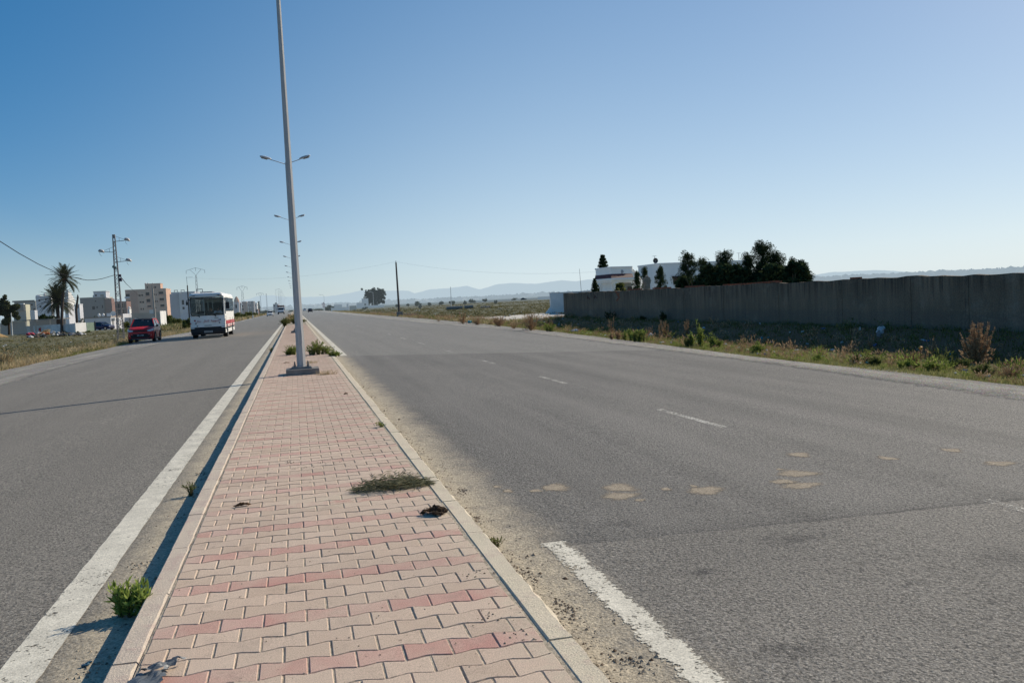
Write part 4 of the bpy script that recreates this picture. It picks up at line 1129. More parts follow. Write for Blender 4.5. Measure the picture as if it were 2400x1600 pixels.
def dry_plant(name,label,loc,h,n,group=None,spread=.45,bush=True,w=.012,cat='dead plant',m=None):
    """dead flower stalks: upright spiky stems thick with dry husks"""
    sb=MB(); C=[];Dn=[]
    for i in range(n):
        a=random.uniform(0,6.28); el=random.uniform(0,1)**.7*spread
        ln=h*random.uniform(.45,1.0)*(1-.25*el)
        tip=Vector((math.cos(a)*el*h*1.1,math.sin(a)*el*h*1.1,ln))
        mid=Vector((tip.x*.55,tip.y*.55,ln*.42)); p0=Vector((tip.x*.05,tip.y*.05,-.03))
        sb.tube([p0,mid,tip],[w*h,w*h*.8,w*h*.35],4,cap=False)
        for j in range(44):
            tt=random.uniform(.30,1.0); q=p0.lerp(mid,tt*2) if tt<.5 else mid.lerp(tip,tt*2-1)
            dd=Vector((random.gauss(0,1),random.gauss(0,1),random.gauss(.5,.6))).normalized()
            C.append(q+dd*.030*h*(1.25-tt)); Dn.append(dd)
    if bush:
        for j in range(int(60*n**.5)):
            a=random.uniform(0,6.28); r=random.random()*spread*h; z=random.uniform(0,h*.35)
            dd=Vector((math.cos(a),math.sin(a),random.uniform(.2,1.2))).normalized(); C.append(Vector((math.cos(a)*r,math.sin(a)*r,z))); Dn.append(dd)
    s=RNG.uniform(.6,1.4,len(C)); sb.arr(leaf_quads(np.array(C),.034*h*s,.013*h*s,dirs=np.array(Dn)))
    o=sb.build(name,m or M_DRY,loc=loc); o.rotation_euler=(0,0,random.uniform(0,6)); return tag(o,label,cat,group)
def bush(name,label,loc,w,h,n,m,group=None,L=None,cat='bush'):
    t=thing(name,label,cat,loc,0,group)
    b=MB(); cl=[]
    for i in range(9):
        a=random.uniform(0,6.28); r=random.random()**.6*w*.36
        z=h*random.uniform(.25,.72)*(1-.3*r/(w*.5)); s=random.uniform(.55,.95)
        cl.append(((math.cos(a)*r,math.sin(a)*r,z),(w*.24*s,w*.24*s,h*.30*s)))
    L=L or h*.07
    crown(b,cl,n//9,L,L*.45); b.build('leaves',m,t)
    s=MB()
    for i in range(5):
        a=random.uniform(0,6.28); s.tube([(0,0,-.05),(math.cos(a)*w*.12,math.sin(a)*w*.12,h*.3),(math.cos(a)*w*.28,math.sin(a)*w*.28,h*.65)],[h*.025,h*.018,h*.006],5)
    s.build('stems',M_STEM,t); return t
def dark_conifer(name,label,loc,h,w,m=None,group=None,cone=False,lean=0.0,top=1.0,nb=34):
    """ragged cypress: trunk with upswept limbs carrying leaf clumps, gaps between"""
    m=m or M_LEAF_DARK
    t=thing(name,label,'tree',loc,random.uniform(0,6),group)
    tb=MB(); tb.tube([(0,0,-.2),(lean*h*.3,0,h*.45),(lean*h,0,h*.97)],[h*.022,h*.014,h*.003],7)
    lb=MB()
    for i in range(nb):
        tt=(i+.5)/nb; z=h*(.10+.86*tt); a=i*2.4+random.uniform(-.5,.5)
        if cone: ln=w*(1-tt)**.85*random.uniform(.75,1.1)+.05*w
        else: ln=w*(.35+.65*math.sin(math.pi*min(1,tt*.95+.12))**.8)*(1-.45*tt**3)*random.uniform(.45,1.15)
        upz=random.uniform(.25,.7)*ln
        x0=lean*h*tt
        e=Vector((x0+math.cos(a)*ln,math.sin(a)*ln,min(h*1.0,z+upz)))
        p=Vector((x0,0,z)); tb.tube([p,p.lerp(e,.55)+Vector((0,0,-.05*ln)),e],[h*.007,h*.004,h*.0012],4,cap=False)
        k=4 if not cone else 3
        for j in range(k):
            q=p.lerp(e,.30+.72*j/(k-1)); r=h*random.uniform(.030,.055)*(1.0 if cone else 1.35)
            cc=(q.x+random.gauss(0,r*.5),q.y+random.gauss(0,r*.5),q.z+random.gauss(0,r*.4))
            crown(lb,[(cc,(r*1.1,r*1.1,r*1.15))],100,h*.0125,h*.0042)
    for j in range(4):
        z=h*(.93+.025*j); crown(lb,[((lean*h,0,z),(h*.014,h*.014,h*.03))],24,h*.009,h*.004)
    tb.build('trunk',M_TRUNK,t); lb.build('crown',m,t); return t
def norfolk(name,label,loc,h,w,m=None):
    t=thing(name,label,'tree',loc,0)
    tb=MB(); tb.tube([(0,0,-.2),(0,0,h)],[h*.02,h*.004],7); lb=MB()
    n=14
    for i in range(n):
        tt=i/(n-1); z=h*(.12+.84*tt); ln=w*(1-tt)**.8+.10*w
        for k in range(7):
            a=k*6.283/7+i*.4+random.uniform(-.12,.12); l2=ln*random.uniform(.8,1.08)
            e=Vector((math.cos(a)*l2,math.sin(a)*l2,z+l2*.10)); p=Vector((0,0,z-.02*h)); tb.tube([p,e],[h*.005,h*.002],4,cap=False)
            for j in range(5):
                q=p.lerp(e,.25+.75*j/4); crown(lb,[((q.x,q.y,q.z+.01*h),(h*.034,h*.034,h*.030))],34,h*.015,h*.007)
    tb.build('trunk',M_TRUNK,t); lb.build('crown',m or M_LEAF_DARK,t); return t
M_FROND=leafmat('palm_leaflets',(.018,.026,.012),(.085,.09,.04),.15,haze=.008)
M_FRONDD=leafmat('dry_palm_leaflets',(.11,.085,.045),(.20,.16,.09),.2,haze=.012)
M_PTRUNK=mat('palm_trunk',(.075,.05,.038),(.04,.028,.022),3,.95,bump=.8,bscale=6,haze=.01)
def palm(name,label,loc,h,r,nf=46,lean=.0,trunk_r=.22,swept=0.0,low=-.75):
    t=thing(name,label,'palm tree',loc,0)
    tb=MB(); pts=[];rad=[]
    for i in range(14):
        z=h*i/13; pts.append((lean*(i/13)**1.6,0,z-.2)); rad.append(trunk_r*(1.12 if i%2 else .96)*(1.15-.25*i/13))
    tb.tube(pts,rad,9); tb.build('trunk',M_PTRUNK,t)
    fb=MB(); rb=MB(); db=MB(); V=[];V2=[]
    for i in range(nf):
        a=i*2.399+random.uniform(-.2,.2); el=low+(1.42-low)*((i+.5)/nf)**.8
        ln=r*random.uniform(.86,1.08); P0=Vector((lean,0,h-.15)); d=Vector((math.cos(a)*math.cos(el),math.sin(a)*math.cos(el),math.sin(el)))
        pts=[]; n=9; p=P0.copy(); dd=d.copy()
        for k in range(n+1):
            pts.append(p.copy()); p=p+dd*(ln/n); dd=(dd+Vector((-swept*.05,0,-.13*(1.1-abs(el)*.35)))).normalized()
        rb.tube(pts,[.03*(1-k/(n+1))+.006 for k in range(n+1)],4,cap=False)
        for k in range(2,n*4):
            tt=k/(n*4)*n; i0=min(n-1,int(tt)); q=pts[i0].lerp(pts[i0+1],tt-i0); tn=(pts[i0+1]-pts[i0]).normalized()
            sd=tn.cross(Vector((0,0,1))); sd=sd.normalized() if sd.length>.05 else Vector((1,0,0))
            un=sd.cross(tn).normalized()
            lf=ln*.20*(math.sin(math.pi*min(1,(tt/n)*.93+.09))**.6)
            for s in (-1,1):
                dl=(sd*s*.80+tn*.62+un*(.22+random.uniform(-.15,.15))+Vector((0,0,-.18))).normalized()
                w_=tn*.030*r/2.5
                (V2 if (el<-.45) else V).append([q-w_,q+w_,q+dl*lf+w_*.2,q+dl*lf*.98-w_*.2])
    fb.arr(np.array([[tuple(p) for p in q] for q in V])); fb.build('fronds',M_FROND,t); rb.build('frond_ribs',M_FRONDD,t)
    if V2: db.arr(np.array([[tuple(p) for p in q] for q in V2])); db.build('lower_fronds',M_FROND,t)
    hb=MB(); hb.lump((lean,0,h-.2),(.38,.38,.5),rough=.2); hb.build('crown_heart',mat('palm_fruit_stalks',(.30,.13,.05),(.16,.08,.035),9,.9,haze=.01),t)
    return t
def field_points(n,fx,fy,zoff=0.0,keep=None):
    P=[]
    while len(P)<n:
        y=fy(); x=fx(y)
        if keep and not keep(x,y): continue
        P.append((x,y,gz(x,y)+zoff))
    return np.array(P)
# ================================================================= right-hand side
def atx(u,v,X):
    d=MW@_ray(u,v); t=X/d.x
    return Vector((X,d.y*t,EYE+d.z*t))
WX=19.0
def m_wall():
    t=NT('grey_render_wall'); p=t.coord()
    st=t.noise(t.mapping(p,(1,3.2,.16)),1.4,5,.65); bl=t.noise(p,.55,5,.6)
    c=t.mix(t.ramp(st,[(.30,0.),(.70,1.)]),(.195,.146,.102),(.300,.228,.160))
    c=t.mix(t.ramp(bl,[(.38,0.),(.68,.75)]),c,(.17,.132,.095))
    z=t.sep(p)[2]
    low=t.math('SUBTRACT',1.0,t.sstep(t.math('ADD',z,t.math('MULTIPLY',t.noise(p,.9,4),.5)),.75,1.0))
    c=t.mix(t.math('MULTIPLY',low,.35),c,(.135,.118,.102))
    c=t.mix(t.math('MULTIPLY',t.math('GREATER_THAN',t.noise(t.mapping(p,(1,5,.25)),1.1,3,.6),.66),.6),c,(.085,.075,.068))
    drip=t.math('MULTIPLY',t.sstep(t.math('ADD',z,t.math('MULTIPLY',t.noise(t.mapping(p,(1,2.2,.05)),2.0,4,.6),1.6)),1.75,2.5),t.ramp(t.noise(t.mapping(p,(1,6,.1)),1.5,3,.6),[(.42,0.),(.62,1.)]))
    c=t.mix(t.math('MULTIPLY',drip,.65),c,(.055,.048,.042))
    pale=t.ramp(t.noise(p,.9,6,.75),[(.56,0.),(.66,.6)])
    c=t.mix(pale,c,(.30,.25,.195))
    c=t.mix(1.0,c,t.ramp(t.noise(p,24,4,.7),[(.3,.7),(.7,1.25)]),'MULTIPLY')
    return t.done(t.bsdf(c,.95,0,t.bump(t.noise(p,30,4,.7),.5,.02),.1))
M_WALL=m_wall()
M_BRICK=mat('orange_brick',(.36,.12,.06),(.24,.085,.05),7,.95,world=True,bump=.5,bscale=60)
M_PILAST=mat('rendered_pilaster',(.26,.215,.168),(.165,.138,.11),2.5,.95,world=True,streak=(2,2,.4),bump=.4,bscale=30)
wall=thing('boundary_wall','long weathered grey rendered wall beside the rubbish strewn verge','wall',(WX,30,0))
TOP=[(1320,687.5),(1400,683.5),(1455,681),(1583,675),(1650,671.5),(1700,669.5),(1760,666.5),(1818,661.5),(1830,663.5),(1959,656.5),(2060,651.5),(2150,646.5),(2190,648),(2300,644),(2400,640),(2470,636)]
tw=[atx(u,v,WX) for u,v in TOP]; tw=[(p.y,p.z) for p in tw]; tw=sorted(tw); tw=[(4.0,tw[0][1]+.03)]+tw
wy=sorted(set([4.0+.45*k for k in range(int((tw[-1][0]-4)/.45)+1)]+[tw[-1][0]]))
b=MB(); rings=[]
for y in wy:
    zt=lerp(tw,y)+random.uniform(-.03,.02); g=gz(WX-.1,y)-.3
    rings.append([(0,y-30,g),(0,y-30,zt),(.2,y-30,zt+random.uniform(-.01,.01)),(.2,y-30,g)])
b.loft(rings); b.build('masonry',M_WALL,wall)
def wall_y(u): return atx(u,700,WX).y
for u,w_ in ((1326,.30),(1492,.32),(1600,.30),(1693,.3),(1821,.34),(1968,.40),(2128,.4),(2262,.4)):
    y=wall_y(u); zt=lerp(tw,y)-.02; g=gz(WX-.1,y)-.3
    b=MB(); b.box((.008,y-30,(zt+g)/2),(.05,w_*.7,zt-g)); b.build('pilaster',M_WALL,wall)
for u0,u1,n in ((1525,1568,1),(1602,1646,1),(1690,1757,1),(1762,1828,1),(1985,2015,1),(1470,1500,1)):
    y0,y1=wall_y(u0),wall_y(u1); b=MB(); 
    for r_ in range(n):
        y=y1+random.uniform(0,.1)
        while y+.24<y0:
            if random.random()<.86: b.box((.1+random.uniform(-.01,.01),y+.11-30,lerp(tw,y)+.035+.075*r_),(.17,.205,.07))
            y+=.225
    if b.v: b.build('brick_course',M_BRICK,wall)
y=wall_y(1447); b=MB()
for k in range(7): b.box((-.006,y-30+random.uniform(-.22,.22)-(.14 if k>3 else 0),lerp(tw,y)-.07-.085*k),(.02,random.uniform(.2,.55)*(.5 if k>2 else 1),.075))
b.build('bare_brick_patch',M_BRICK,wall)
M_GRAF=mat('faded_red_paint',(.17,.045,.035),(.15,.07,.055),3,.95)
b=MB()
for u,v in ((1379,697),(1396,695)):
    p=atx(u,v,WX-.004); b.bar((-.006,p.y-30-.25,p.z-.12),(-.006,p.y-30+.2,p.z+.12),.07,.008); b.bar((-.006,p.y-30+.25,p.z-.1),(-.006,p.y-30+.05,p.z+.05),.06,.008)
b.build('faded_paint_mark',M_GRAF,wall)

# white wall segment beyond
M_WHITE=mat('white_render',(.84,.81,.76),(.76,.73,.68),1.5,.9,world=True,bump=.25,bscale=12)
M_WHITE2=mat('white_render_far',(.88,.86,.82),(.80,.78,.74),.8,.9,world=True,haze=.10)  # haze glow kept strong to brighten the villa's shaded walls
M_TILE=mat('dark_red_tiles',(.10,.022,.028),(.06,.016,.02),5,.6,world=True)
p0=at(1291,731,97); p1=at(1291,687,97); p2=at(1330,690,97)
t=thing('white_wall','white rendered wall end beyond the grey wall, foot splayed out','wall',(p0.x,97,gz(p0.x,97)))
b=MB(); h_=p1.z-t.location.z; wd=p2.x-p0.x+3.0
b.box((wd/2,.12,h_/2-.1),(wd,.24,h_+.2)); b.extrude_x([(-.0,0),(.24,0),(.24,.01),(0,.01)],0,.01)
b.add([(-.75,.0,-.05),(0,0,-.05),(0,0,.75),(-.75,.24,-.05),(0,.24,-.05),(0,.24,.75)],[(0,1,2),(5,4,3),(0,2,5,3)])
b.build('masonry',M_WHITE,t); b=MB(); b.box((wd/2,.12,h_+.02),(wd+.12,.34,.10)); b.build('coping',M_WHITE,t)

# villa
def zat(u,v,Y): return at(u,v,Y).z
villa=thing('villa','white flat roofed villa with columned porch and dark red tile band','house',(at(1500,690,100).x,100,-.1))
vl=villa.location
def P2(u,Y): p=at(u,680,Y); return (p.x-vl.x,Y-vl.y)
A_,B_,C_=P2(1398,93.5),P2(1434,89),P2(1483,90.5); D_=P2(1484,100); E_=P2(1401,101.5)
def poly_in(poly,d):
    cx=sum(p[0] for p in poly)/len(poly); cy=sum(p[1] for p in poly)/len(poly)
    return [(x-d*(x-cx)/math.hypot(x-cx,y-cy),y-d*(y-cy)/math.hypot(x-cx,y-cy)) for x,y in poly]
porch=[A_,B_,C_,D_,E_]
zt=zat(1440,627.5,89.5)-vl.z; zb=zat(1440,652,89.5)-vl.z; zl=zat(1440,661,89.5)-vl.z
b=MB(); b.prism(porch,zl,zt); b.prism(poly_in(porch,-.14),zt,zt+.13); b.build('porch_wall',M_WHITE2,villa)
inner=poly_in(porch,1.5); b=MB(); b.prism(inner,-.2,zl); b.build('inner_wall',M_WHITE2,villa)
b=MB(); o0=poly_in(porch,-.30); o1=poly_in(porch,-.06); zz0=zat(1440,651.5,89.5)-vl.z; zz1=zat(1440,642,89.5)-vl.z
b.loft([[(x,y,zz0) for x,y in o0],[(x,y,zz1) for x,y in o1]],cap=True); b.build('tile_band',M_TILE,villa)
b=MB(); b.prism(poly_in(porch,-.5),zz0-.22,zz0-.02); b.build('cornice',M_WHITE2,villa)
for u,Y in ((1408.5,92.2),(1442,89.6),(1450,90.3)):
    x,y=P2(u,Y); b=MB(); b.lathe([(.17,-.2),(.155,zl-.45),(.20,zl-.4),(.26,zl-.2),(.30,zl+.01)],(x,y,0),'Z',14); b.build('column',M_WHITE2,villa,smooth=True)
x,y=P2(1459.5,89.75); b=MB(); b.lathe([(.02,-.07),(.20,-.05),(.22,0),(.02,0)],(x,y-.0,zat(1459,636.5,89.7)-vl.z),'Y',16); b.build('medallion',mat('stone_medallion',(.5,.47,.47),(.42,.40,.40),6,.9),villa)
M_BEIGE=mat('beige_panel',(.42,.35,.26),(.36,.30,.22),3,.9); M_BROWN=mat('brown_shutter',(.18,.12,.09),(.13,.085,.06),6,.8)
x0,y0=P2(1453,91.2); x1,_=P2(1477,91.2); b=MB(); b.box(((x0+x1)/2,y0-.55,zl/2+.1),(x1-x0,.06,zl*.85)); b.build('porch_screen',M_BEIGE,villa)
b=MB(); b.box(((x0+x1)/2+.35,y0-.6,zl/2+.3),(.55,.05,zl*.4)); b.build('window',M_BROWN,villa)
main=[P2(1498,106.5),P2(1547,99.5),P2(1752,101.5),P2(1756,112),P2(1510,113)]
zt=zat(1550,619.5,99.5)-vl.z
b=MB(); b.prism(main,-.2,zt); b.build('wall',M_WHITE2,villa); b=MB(); b.prism(poly_in(main,-.12),zt,zt+.17); b.build('roof_parapet',M_WHITE2,villa)
x0,y0=P2(1578.5,99.8); x1,_=P2(1593,99.8); za,zc=zat(1585,667,99.8)-vl.z,zat(1585,651,99.8)-vl.z
b=MB(); b.box(((x0+x1)/2,y0-.03,(za+zc)/2),(x1-x0,.09,zc-za)); b.build('window',M_BROWN,villa)
b=MB(); b.add([(x0-.15,y0-.5,zc),(x1+.15,y0-.5,zc),(x1+.15,y0-.02,zc+.25),(x0-.15,y0-.02,zc+.25),(x0-.15,y0-.02,zc),(x1+.15,y0-.02,zc)],[(0,1,2,3),(0,3,4),(1,5,2),(0,4,5,1)]); b.build('awning',M_TILE,villa)
q0,q1=P2(1484,92.5),P2(1507,94); za,zc,zd=zat(1484,629,92.5)-vl.z,zat(1487,633,92.5)-vl.z,zat(1507,657,94)-vl.z
b=MB(); b.add([(q0[0],q0[1],-.2),(q1[0],q1[1],-.2),(q1[0],q1[1],zd),(q0[0]+.15,q0[1],zc),(q0[0],q0[1],zc)]+[(q0[0],q0[1]+.25,-.2),(q1[0],q1[1]+.25,-.2),(q1[0],q1[1]+.25,zd),(q0[0]+.15,q0[1]+.25,zc),(q0[0],q0[1]+.25,zc)],[(0,1,2,3,4),(9,8,7,6,5),(1,6,7,2),(2,7,8,3),(3,8,9,4),(0,4,9,5)]); b.build('stair_wall',M_WHITE2,villa)
b=MB(); b.bar((q0[0]+.1,q0[1]+.05,zc+.08),(q1[0],q1[1]+.05,zd+.08),.07); b.bar((q0[0]-.3,q0[1]+.05,zc+.10),(q0[0]+.1,q0[1]+.05,zc+.08),.07); b.build('stair_rail',M_BROWN,villa)
# satellite dish and aerials on the roof
M_DISH=mat('dark_dish',(.05,.055,.06),(.035,.04,.045),4,.5,.3); M_AER=mat('aerial_tube',(.25,.25,.26),(.18,.18,.19),4,.5,.4)
p=at(1536.5,613,101); d=thing('satellite_dish','dark round satellite dish on the white villa roof','dish',(p.x,101,zt+vl.z+.15))
b=MB(); b.lathe([(.02,.10),(.2,.07),(.34,0.),(.36,-.0),(.34,.03),(.2,.10),(.02,.13)],(0,0,.42),'Y',20); b.build('reflector',M_DISH,d); b=MB(); b.bar((0,.15,-.05),(0,.12,.42),.06); b.bar((0,0,.25),(0,-.3,.42),.03); b.build('mount',M_AER,d)
for u,v0,v1,lab in ((1534,600,609,'small aerial directly above the satellite dish'),(1732,593,612,'T shaped aerial on the roof between the dark cypresses')):
    Y=102; p=at(u,v1,Y); q=at(u,v0,Y); t=thing('television_aerial',lab,'aerial',(p.x,Y,zt+vl.z+.15),0,'aerials on the villa roof')
    hh=q.z-t.location.z; b=MB(); b.bar((0,0,-.05),(0,0,hh),.04); b.build('mast',M_AER,t)
    b=MB(); b.bar((-.28,0,hh),(.28,0,hh),.035); 
    for k in range(4): b.bar((-.24+.16*k,-.18,hh),(-.24+.16*k,.18,hh),.02)
    b.build('array',M_AER,t)
# stone pillar and slanted pole behind the wall
M_STONE=mat('rough_stone',(.33,.28,.21),(.20,.17,.13),4,.95,bump=.8,bscale=14)
Y=47; p=at(1517,690,Y); t=thing('masonry_pillar','rough masonry pillar rising behind the grey wall by the small conifers','pillar',(p.x,Y,-.1))
ztp=at(1516,647,Y).z; wd=px(Y,14); b=MB(); z=-.2
while z<ztp+.0:
    hh=random.uniform(.14,.24); b.box((random.uniform(-.02,.02),0,z+hh/2),(wd+random.uniform(-.05,.05),wd,hh*.96),rz=random.uniform(-.05,.05)); z+=hh
b.lump((.02,0,z+.02),(wd*.35,wd*.35,.12)); b.build('stonework',M_STONE,t)
Y=60; p=at(1365,690,Y); q=at(1358,630,Y); t=thing('thin_mast','thin leaning mast behind the near end of the grey wall','mast',(p.x,Y,0)); b=MB(); b.tube([(0,0,-.1),((q.x-p.x)*.3,0,.9),(q.x-p.x,0,q.z)],[.045,.022,.012],6); b.build('pole',M_AER,t)
# trees of the villa garden
def tree_at(u,vb,vt,Y,fn,label,wpx,**k):
    p=at(u,vt,Y); zb=-.15; h=p.z-zb; wpx=wpx*(1.8 if fn is dark_conifer and not k.get('cone') else 1.15); return fn('cypress_tree' if fn is dark_conifer else 'norfolk_pine',label,(p.x,Y,zb),h,px(Y,wpx),**k)
M_LEAF_SUN=leafmat('light_conifer_leaves',(.025,.04,.018),(.10,.125,.05),.25)
p=at(1412,597,112); norfolk('norfolk_pine','tiered pine standing up behind the white porch roof',(p.x,112,-.2),p.z+.2,px(112,27))
p=at(1393,652,84); norfolk('norfolk_pine','low tiered pine at the left corner of the porch',(p.x,84,-.2),p.z+.2,px(84,15))
G='cypresses in the villa garden'
for u,vt,Y,w_,lab,k in (
    (1492,636,58,17,'small cone shaped conifer just left of the masonry pillar',dict(cone=True,m=M_LEAF_SUN)),
    (1511,626,62,12,'slim pale conifer right behind the masonry pillar',dict(cone=True,m=M_LEAF_SUN)),
    (1547,624,54,22,'broad cone shaped conifer just right of the masonry pillar',dict(cone=True,m=M_LEAF_SUN)),
    (1612,594,50,27,'round headed dark cypress in front of the brown villa window',dict()),
    (1649,607,52,17,'narrow dark cypress right of the round headed one',dict()),
    (1682,619,50,14,'small low cypress left of the forked one',dict()),
    (1696,588,49,24,'forked dark cypress in the middle of the row, below the T aerial',dict(lean=-.02)),
    (1752,594,47,17,'slim dark cypress leaning against the tallest one from the left',dict()),
    (1786,566,46,27,'tallest dark cypress, with pointed windswept top',dict(nb=44)),
    (1820,590,46,24,'dense dark cypress immediately right of the tallest one',dict()),
    (1856,603,45,9,'thin sparse cypress with a bare tip near the right end',dict(nb=18)),
    (1880,612,44,26,'ragged dark cypress at the right end of the row',dict(nb=26))):
    tree_at(u,670,vt,Y,dark_conifer,lab,w_,group=G,**k)
for u,vt,Y,w_,lab in ((1640,643,47,60,'dark hedge under the round headed cypress'),(1725,640,46,60,'dark hedge under the forked cypress'),(1800,632,45,70,'dark hedge under the tallest cypress'),(1860,636,44,50,'dark hedge at the right end of the cypresses'),(1460,668,56,26,'green shrub in front of the porch opening')):
    p=at(u,vt,Y); bush('garden_hedge',lab,(p.x,Y,-.2),px(Y,w_*2.1),(p.z+.25)*1.42,5200,M_LEAF_DARK if u>1500 else M_LEAF_OLIVE,'hedges in the villa garden')

# utility post, culverts and pipes in the right field
M_WOOD=mat('weathered_wood',(.14,.115,.10),(.085,.07,.06),5,.9,streak=(6,6,.5),bump=.4,bscale=30)
Y=123; pb=at(938,744,Y); pt=at(928,615,Y); zg=gz(pb.x,Y)
post=thing('utility_pole','tall wooden pole behind a concrete block in the right field','utility pole',(pb.x-.1,Y,zg)); b=MB(); b.tube([(0,0,-.2),(pt.x-pb.x+.1,0,pt.z-zg)],[.17,.11],10); b.build('pole',M_WOOD,post)
b=MB(); q=(pt.x-pb.x+.1,0,pt.z-zg); b.tube([(q[0],0,q[2]-.05),(q[0],0,q[2]+.25)],.05,6); b.build('insulator',M_AER,post)
PTOP=Vector((pb.x-.1+q[0],Y,pt.z+.1))
M_CUL=mat('old_concrete',(.27,.25,.22),(.17,.16,.145),2,.95,bump=.5,bscale=15)
def conc(name,label,u0,u1,v0,v1,Y,dep,shape='block'):
    a=at(u0,v1,Y); c=at(u1,v0,Y); w_=c.x-a.x; zg=gz((a.x+c.x)/2,Y)-.05; h=c.z-zg
    t=thing(name,label,'concrete block',((a.x+c.x)/2,Y,zg))
    b=MB()
    if shape=='block': b.box((0,dep/2,h/2),(w_,dep,h),taper=.97)
    else:
        n=10; prof=[(-w_/2,0),(-w_/2,h),(w_*.30,h),(w_/2,h*.35),(w_/2,0),(w_*.34,0)]+[(w_*.05+w_*.27*math.cos(math.pi*k/n),h*.42*math.sin(math.pi*k/n)) for k in range(1,n)]+[(-w_*.22,0)]
        m=len(prof); vs=[(x,0,z) for x,z in prof]+[(x,dep,z) for x,z in prof]
        b.add(vs,[tuple(range(m)),tuple(reversed(range(m,2*m)))]+[(k,m+k,m+(k+1)%m,(k+1)%m) for k in range(m)])
    b.build('concrete',M_CUL,t); return t
conc('concrete_block','upright dark concrete block at the foot of the utility pole',932,944,730,744,121,1.0)
conc('concrete_block','narrow upright concrete block left of the arched culvert piece',947.5,955.5,735,748,117,.6)
conc('culvert_piece','arched concrete culvert piece lying beside the dirt track',957,983,734,748,117,1.6,'arch')
def pipe(label,u0,u1,v0,v1,Y):
    a=at(u0,v1,Y); c=at(u1,v0,Y); r=(c.z-a.z)/2*.95; L=c.x-a.x; zg=gz((a.x+c.x)/2,Y)
    t=thing('concrete_pipe',label,'concrete pipe',((a.x+c.x)/2,Y,zg),R_(-14),'concrete pipes lying in the field'); b=MB()
    n=18; rings=[]
    for rr,x in ((r,-L/2),(r,L/2),(r*.78,L/2),(r*.78,-L/2),(r,-L/2)): rings.append([(x,rr*math.cos(2*math.pi*k/n),r+rr*math.sin(2*math.pi*k/n)) for k in range(n)])
    b.loft(rings,cap=False); b.build('barrel',M_CUL,t)
    b=MB(); b.add([(-L*.1,r*.77*math.cos(2*math.pi*k/n),r+r*.77*math.sin(2*math.pi*k/n)) for k in range(n)],[tuple(range(n))]); b.build('dark_inside',M_BLACKP,t)
pipe('longer of two concrete pipes lying in the right field',1047,1084,716.5,727.5,182); pipe('shorter concrete pipe with dark open end in the right field',1089,1109,716,725.5,190)
p=ground(1140,724,-.6); t=thing('rubble_heap','small grey rubble heap right of the concrete pipes','rubble',(p.x,p.y,gz(p.x,p.y))); b=MB()
for i in range(40): b.lump((random.gauss(0,.45),random.gauss(0,.3),random.uniform(0,.3)),random.uniform(.12,.3))
b.build('rubble',M_CUL,t)
# thin far posts
for u,v0,v1,Y,lab in ((1057,672,704,300,'thin bare post far out in the right field'),(1745,None,None,0,'')):
    if v0 is None: continue
    p=at(u,v1,Y); q=at(u-1,v0,Y); t=thing('utility_pole',lab,'utility pole',(p.x,Y,-.6)); b=MB(); b.tube([(0,0,0),(q.x-p.x,0,q.z+.6)],[.14,.09],6); b.build('pole',mat('far_wood',(.2,.18,.17),(.16,.15,.14),3,.9,haze=.3),t)
# road sign
p=at(759.5,729,370); zs=at(759,712,370).z
t=thing('road_sign','distant red triangular warning sign with a second sign below it','road sign',(p.x,370,-.5)); b=MB(); b.tube([(0,0,0),(0,0,zs+1.2)],.06,6); b.build('post',M_FARPOLE,t)
M_SIGNR=mat('sign_red',(.42,.07,.07),(.36,.06,.06),3,.5,haze=.25); M_SIGNW=mat('sign_white',(.6,.55,.52),(.55,.5,.48),3,.5,haze=.25)
b=MB(); b.add([(-.75,-.07,zs+.1),(.75,-.07,zs+.1),(0,-.07,zs+1.4)],[(0,1,2)]); s_=b.build('triangle_sign',M_SIGNR,t); b=MB(); b.add([(-.4,-.09,zs+.28),(.4,-.09,zs+.28),(0,-.09,zs+.98)],[(0,1,2)]); b.build('sign_face',M_SIGNW,s_)
b=MB(); b.lathe([(.02,-.06),(.55,-.06),(.55,0),(.02,0)],(0,-.05,zs-.6),'Y',18); s_=b.build('round_sign',M_SIGNR,t); b=MB(); b.lathe([(.01,-.02),(.36,-.02),(.36,0),(.01,0)],(0,-.12,zs-.6),'Y',16); b.build('sign_face',M_SIGNW,s_)
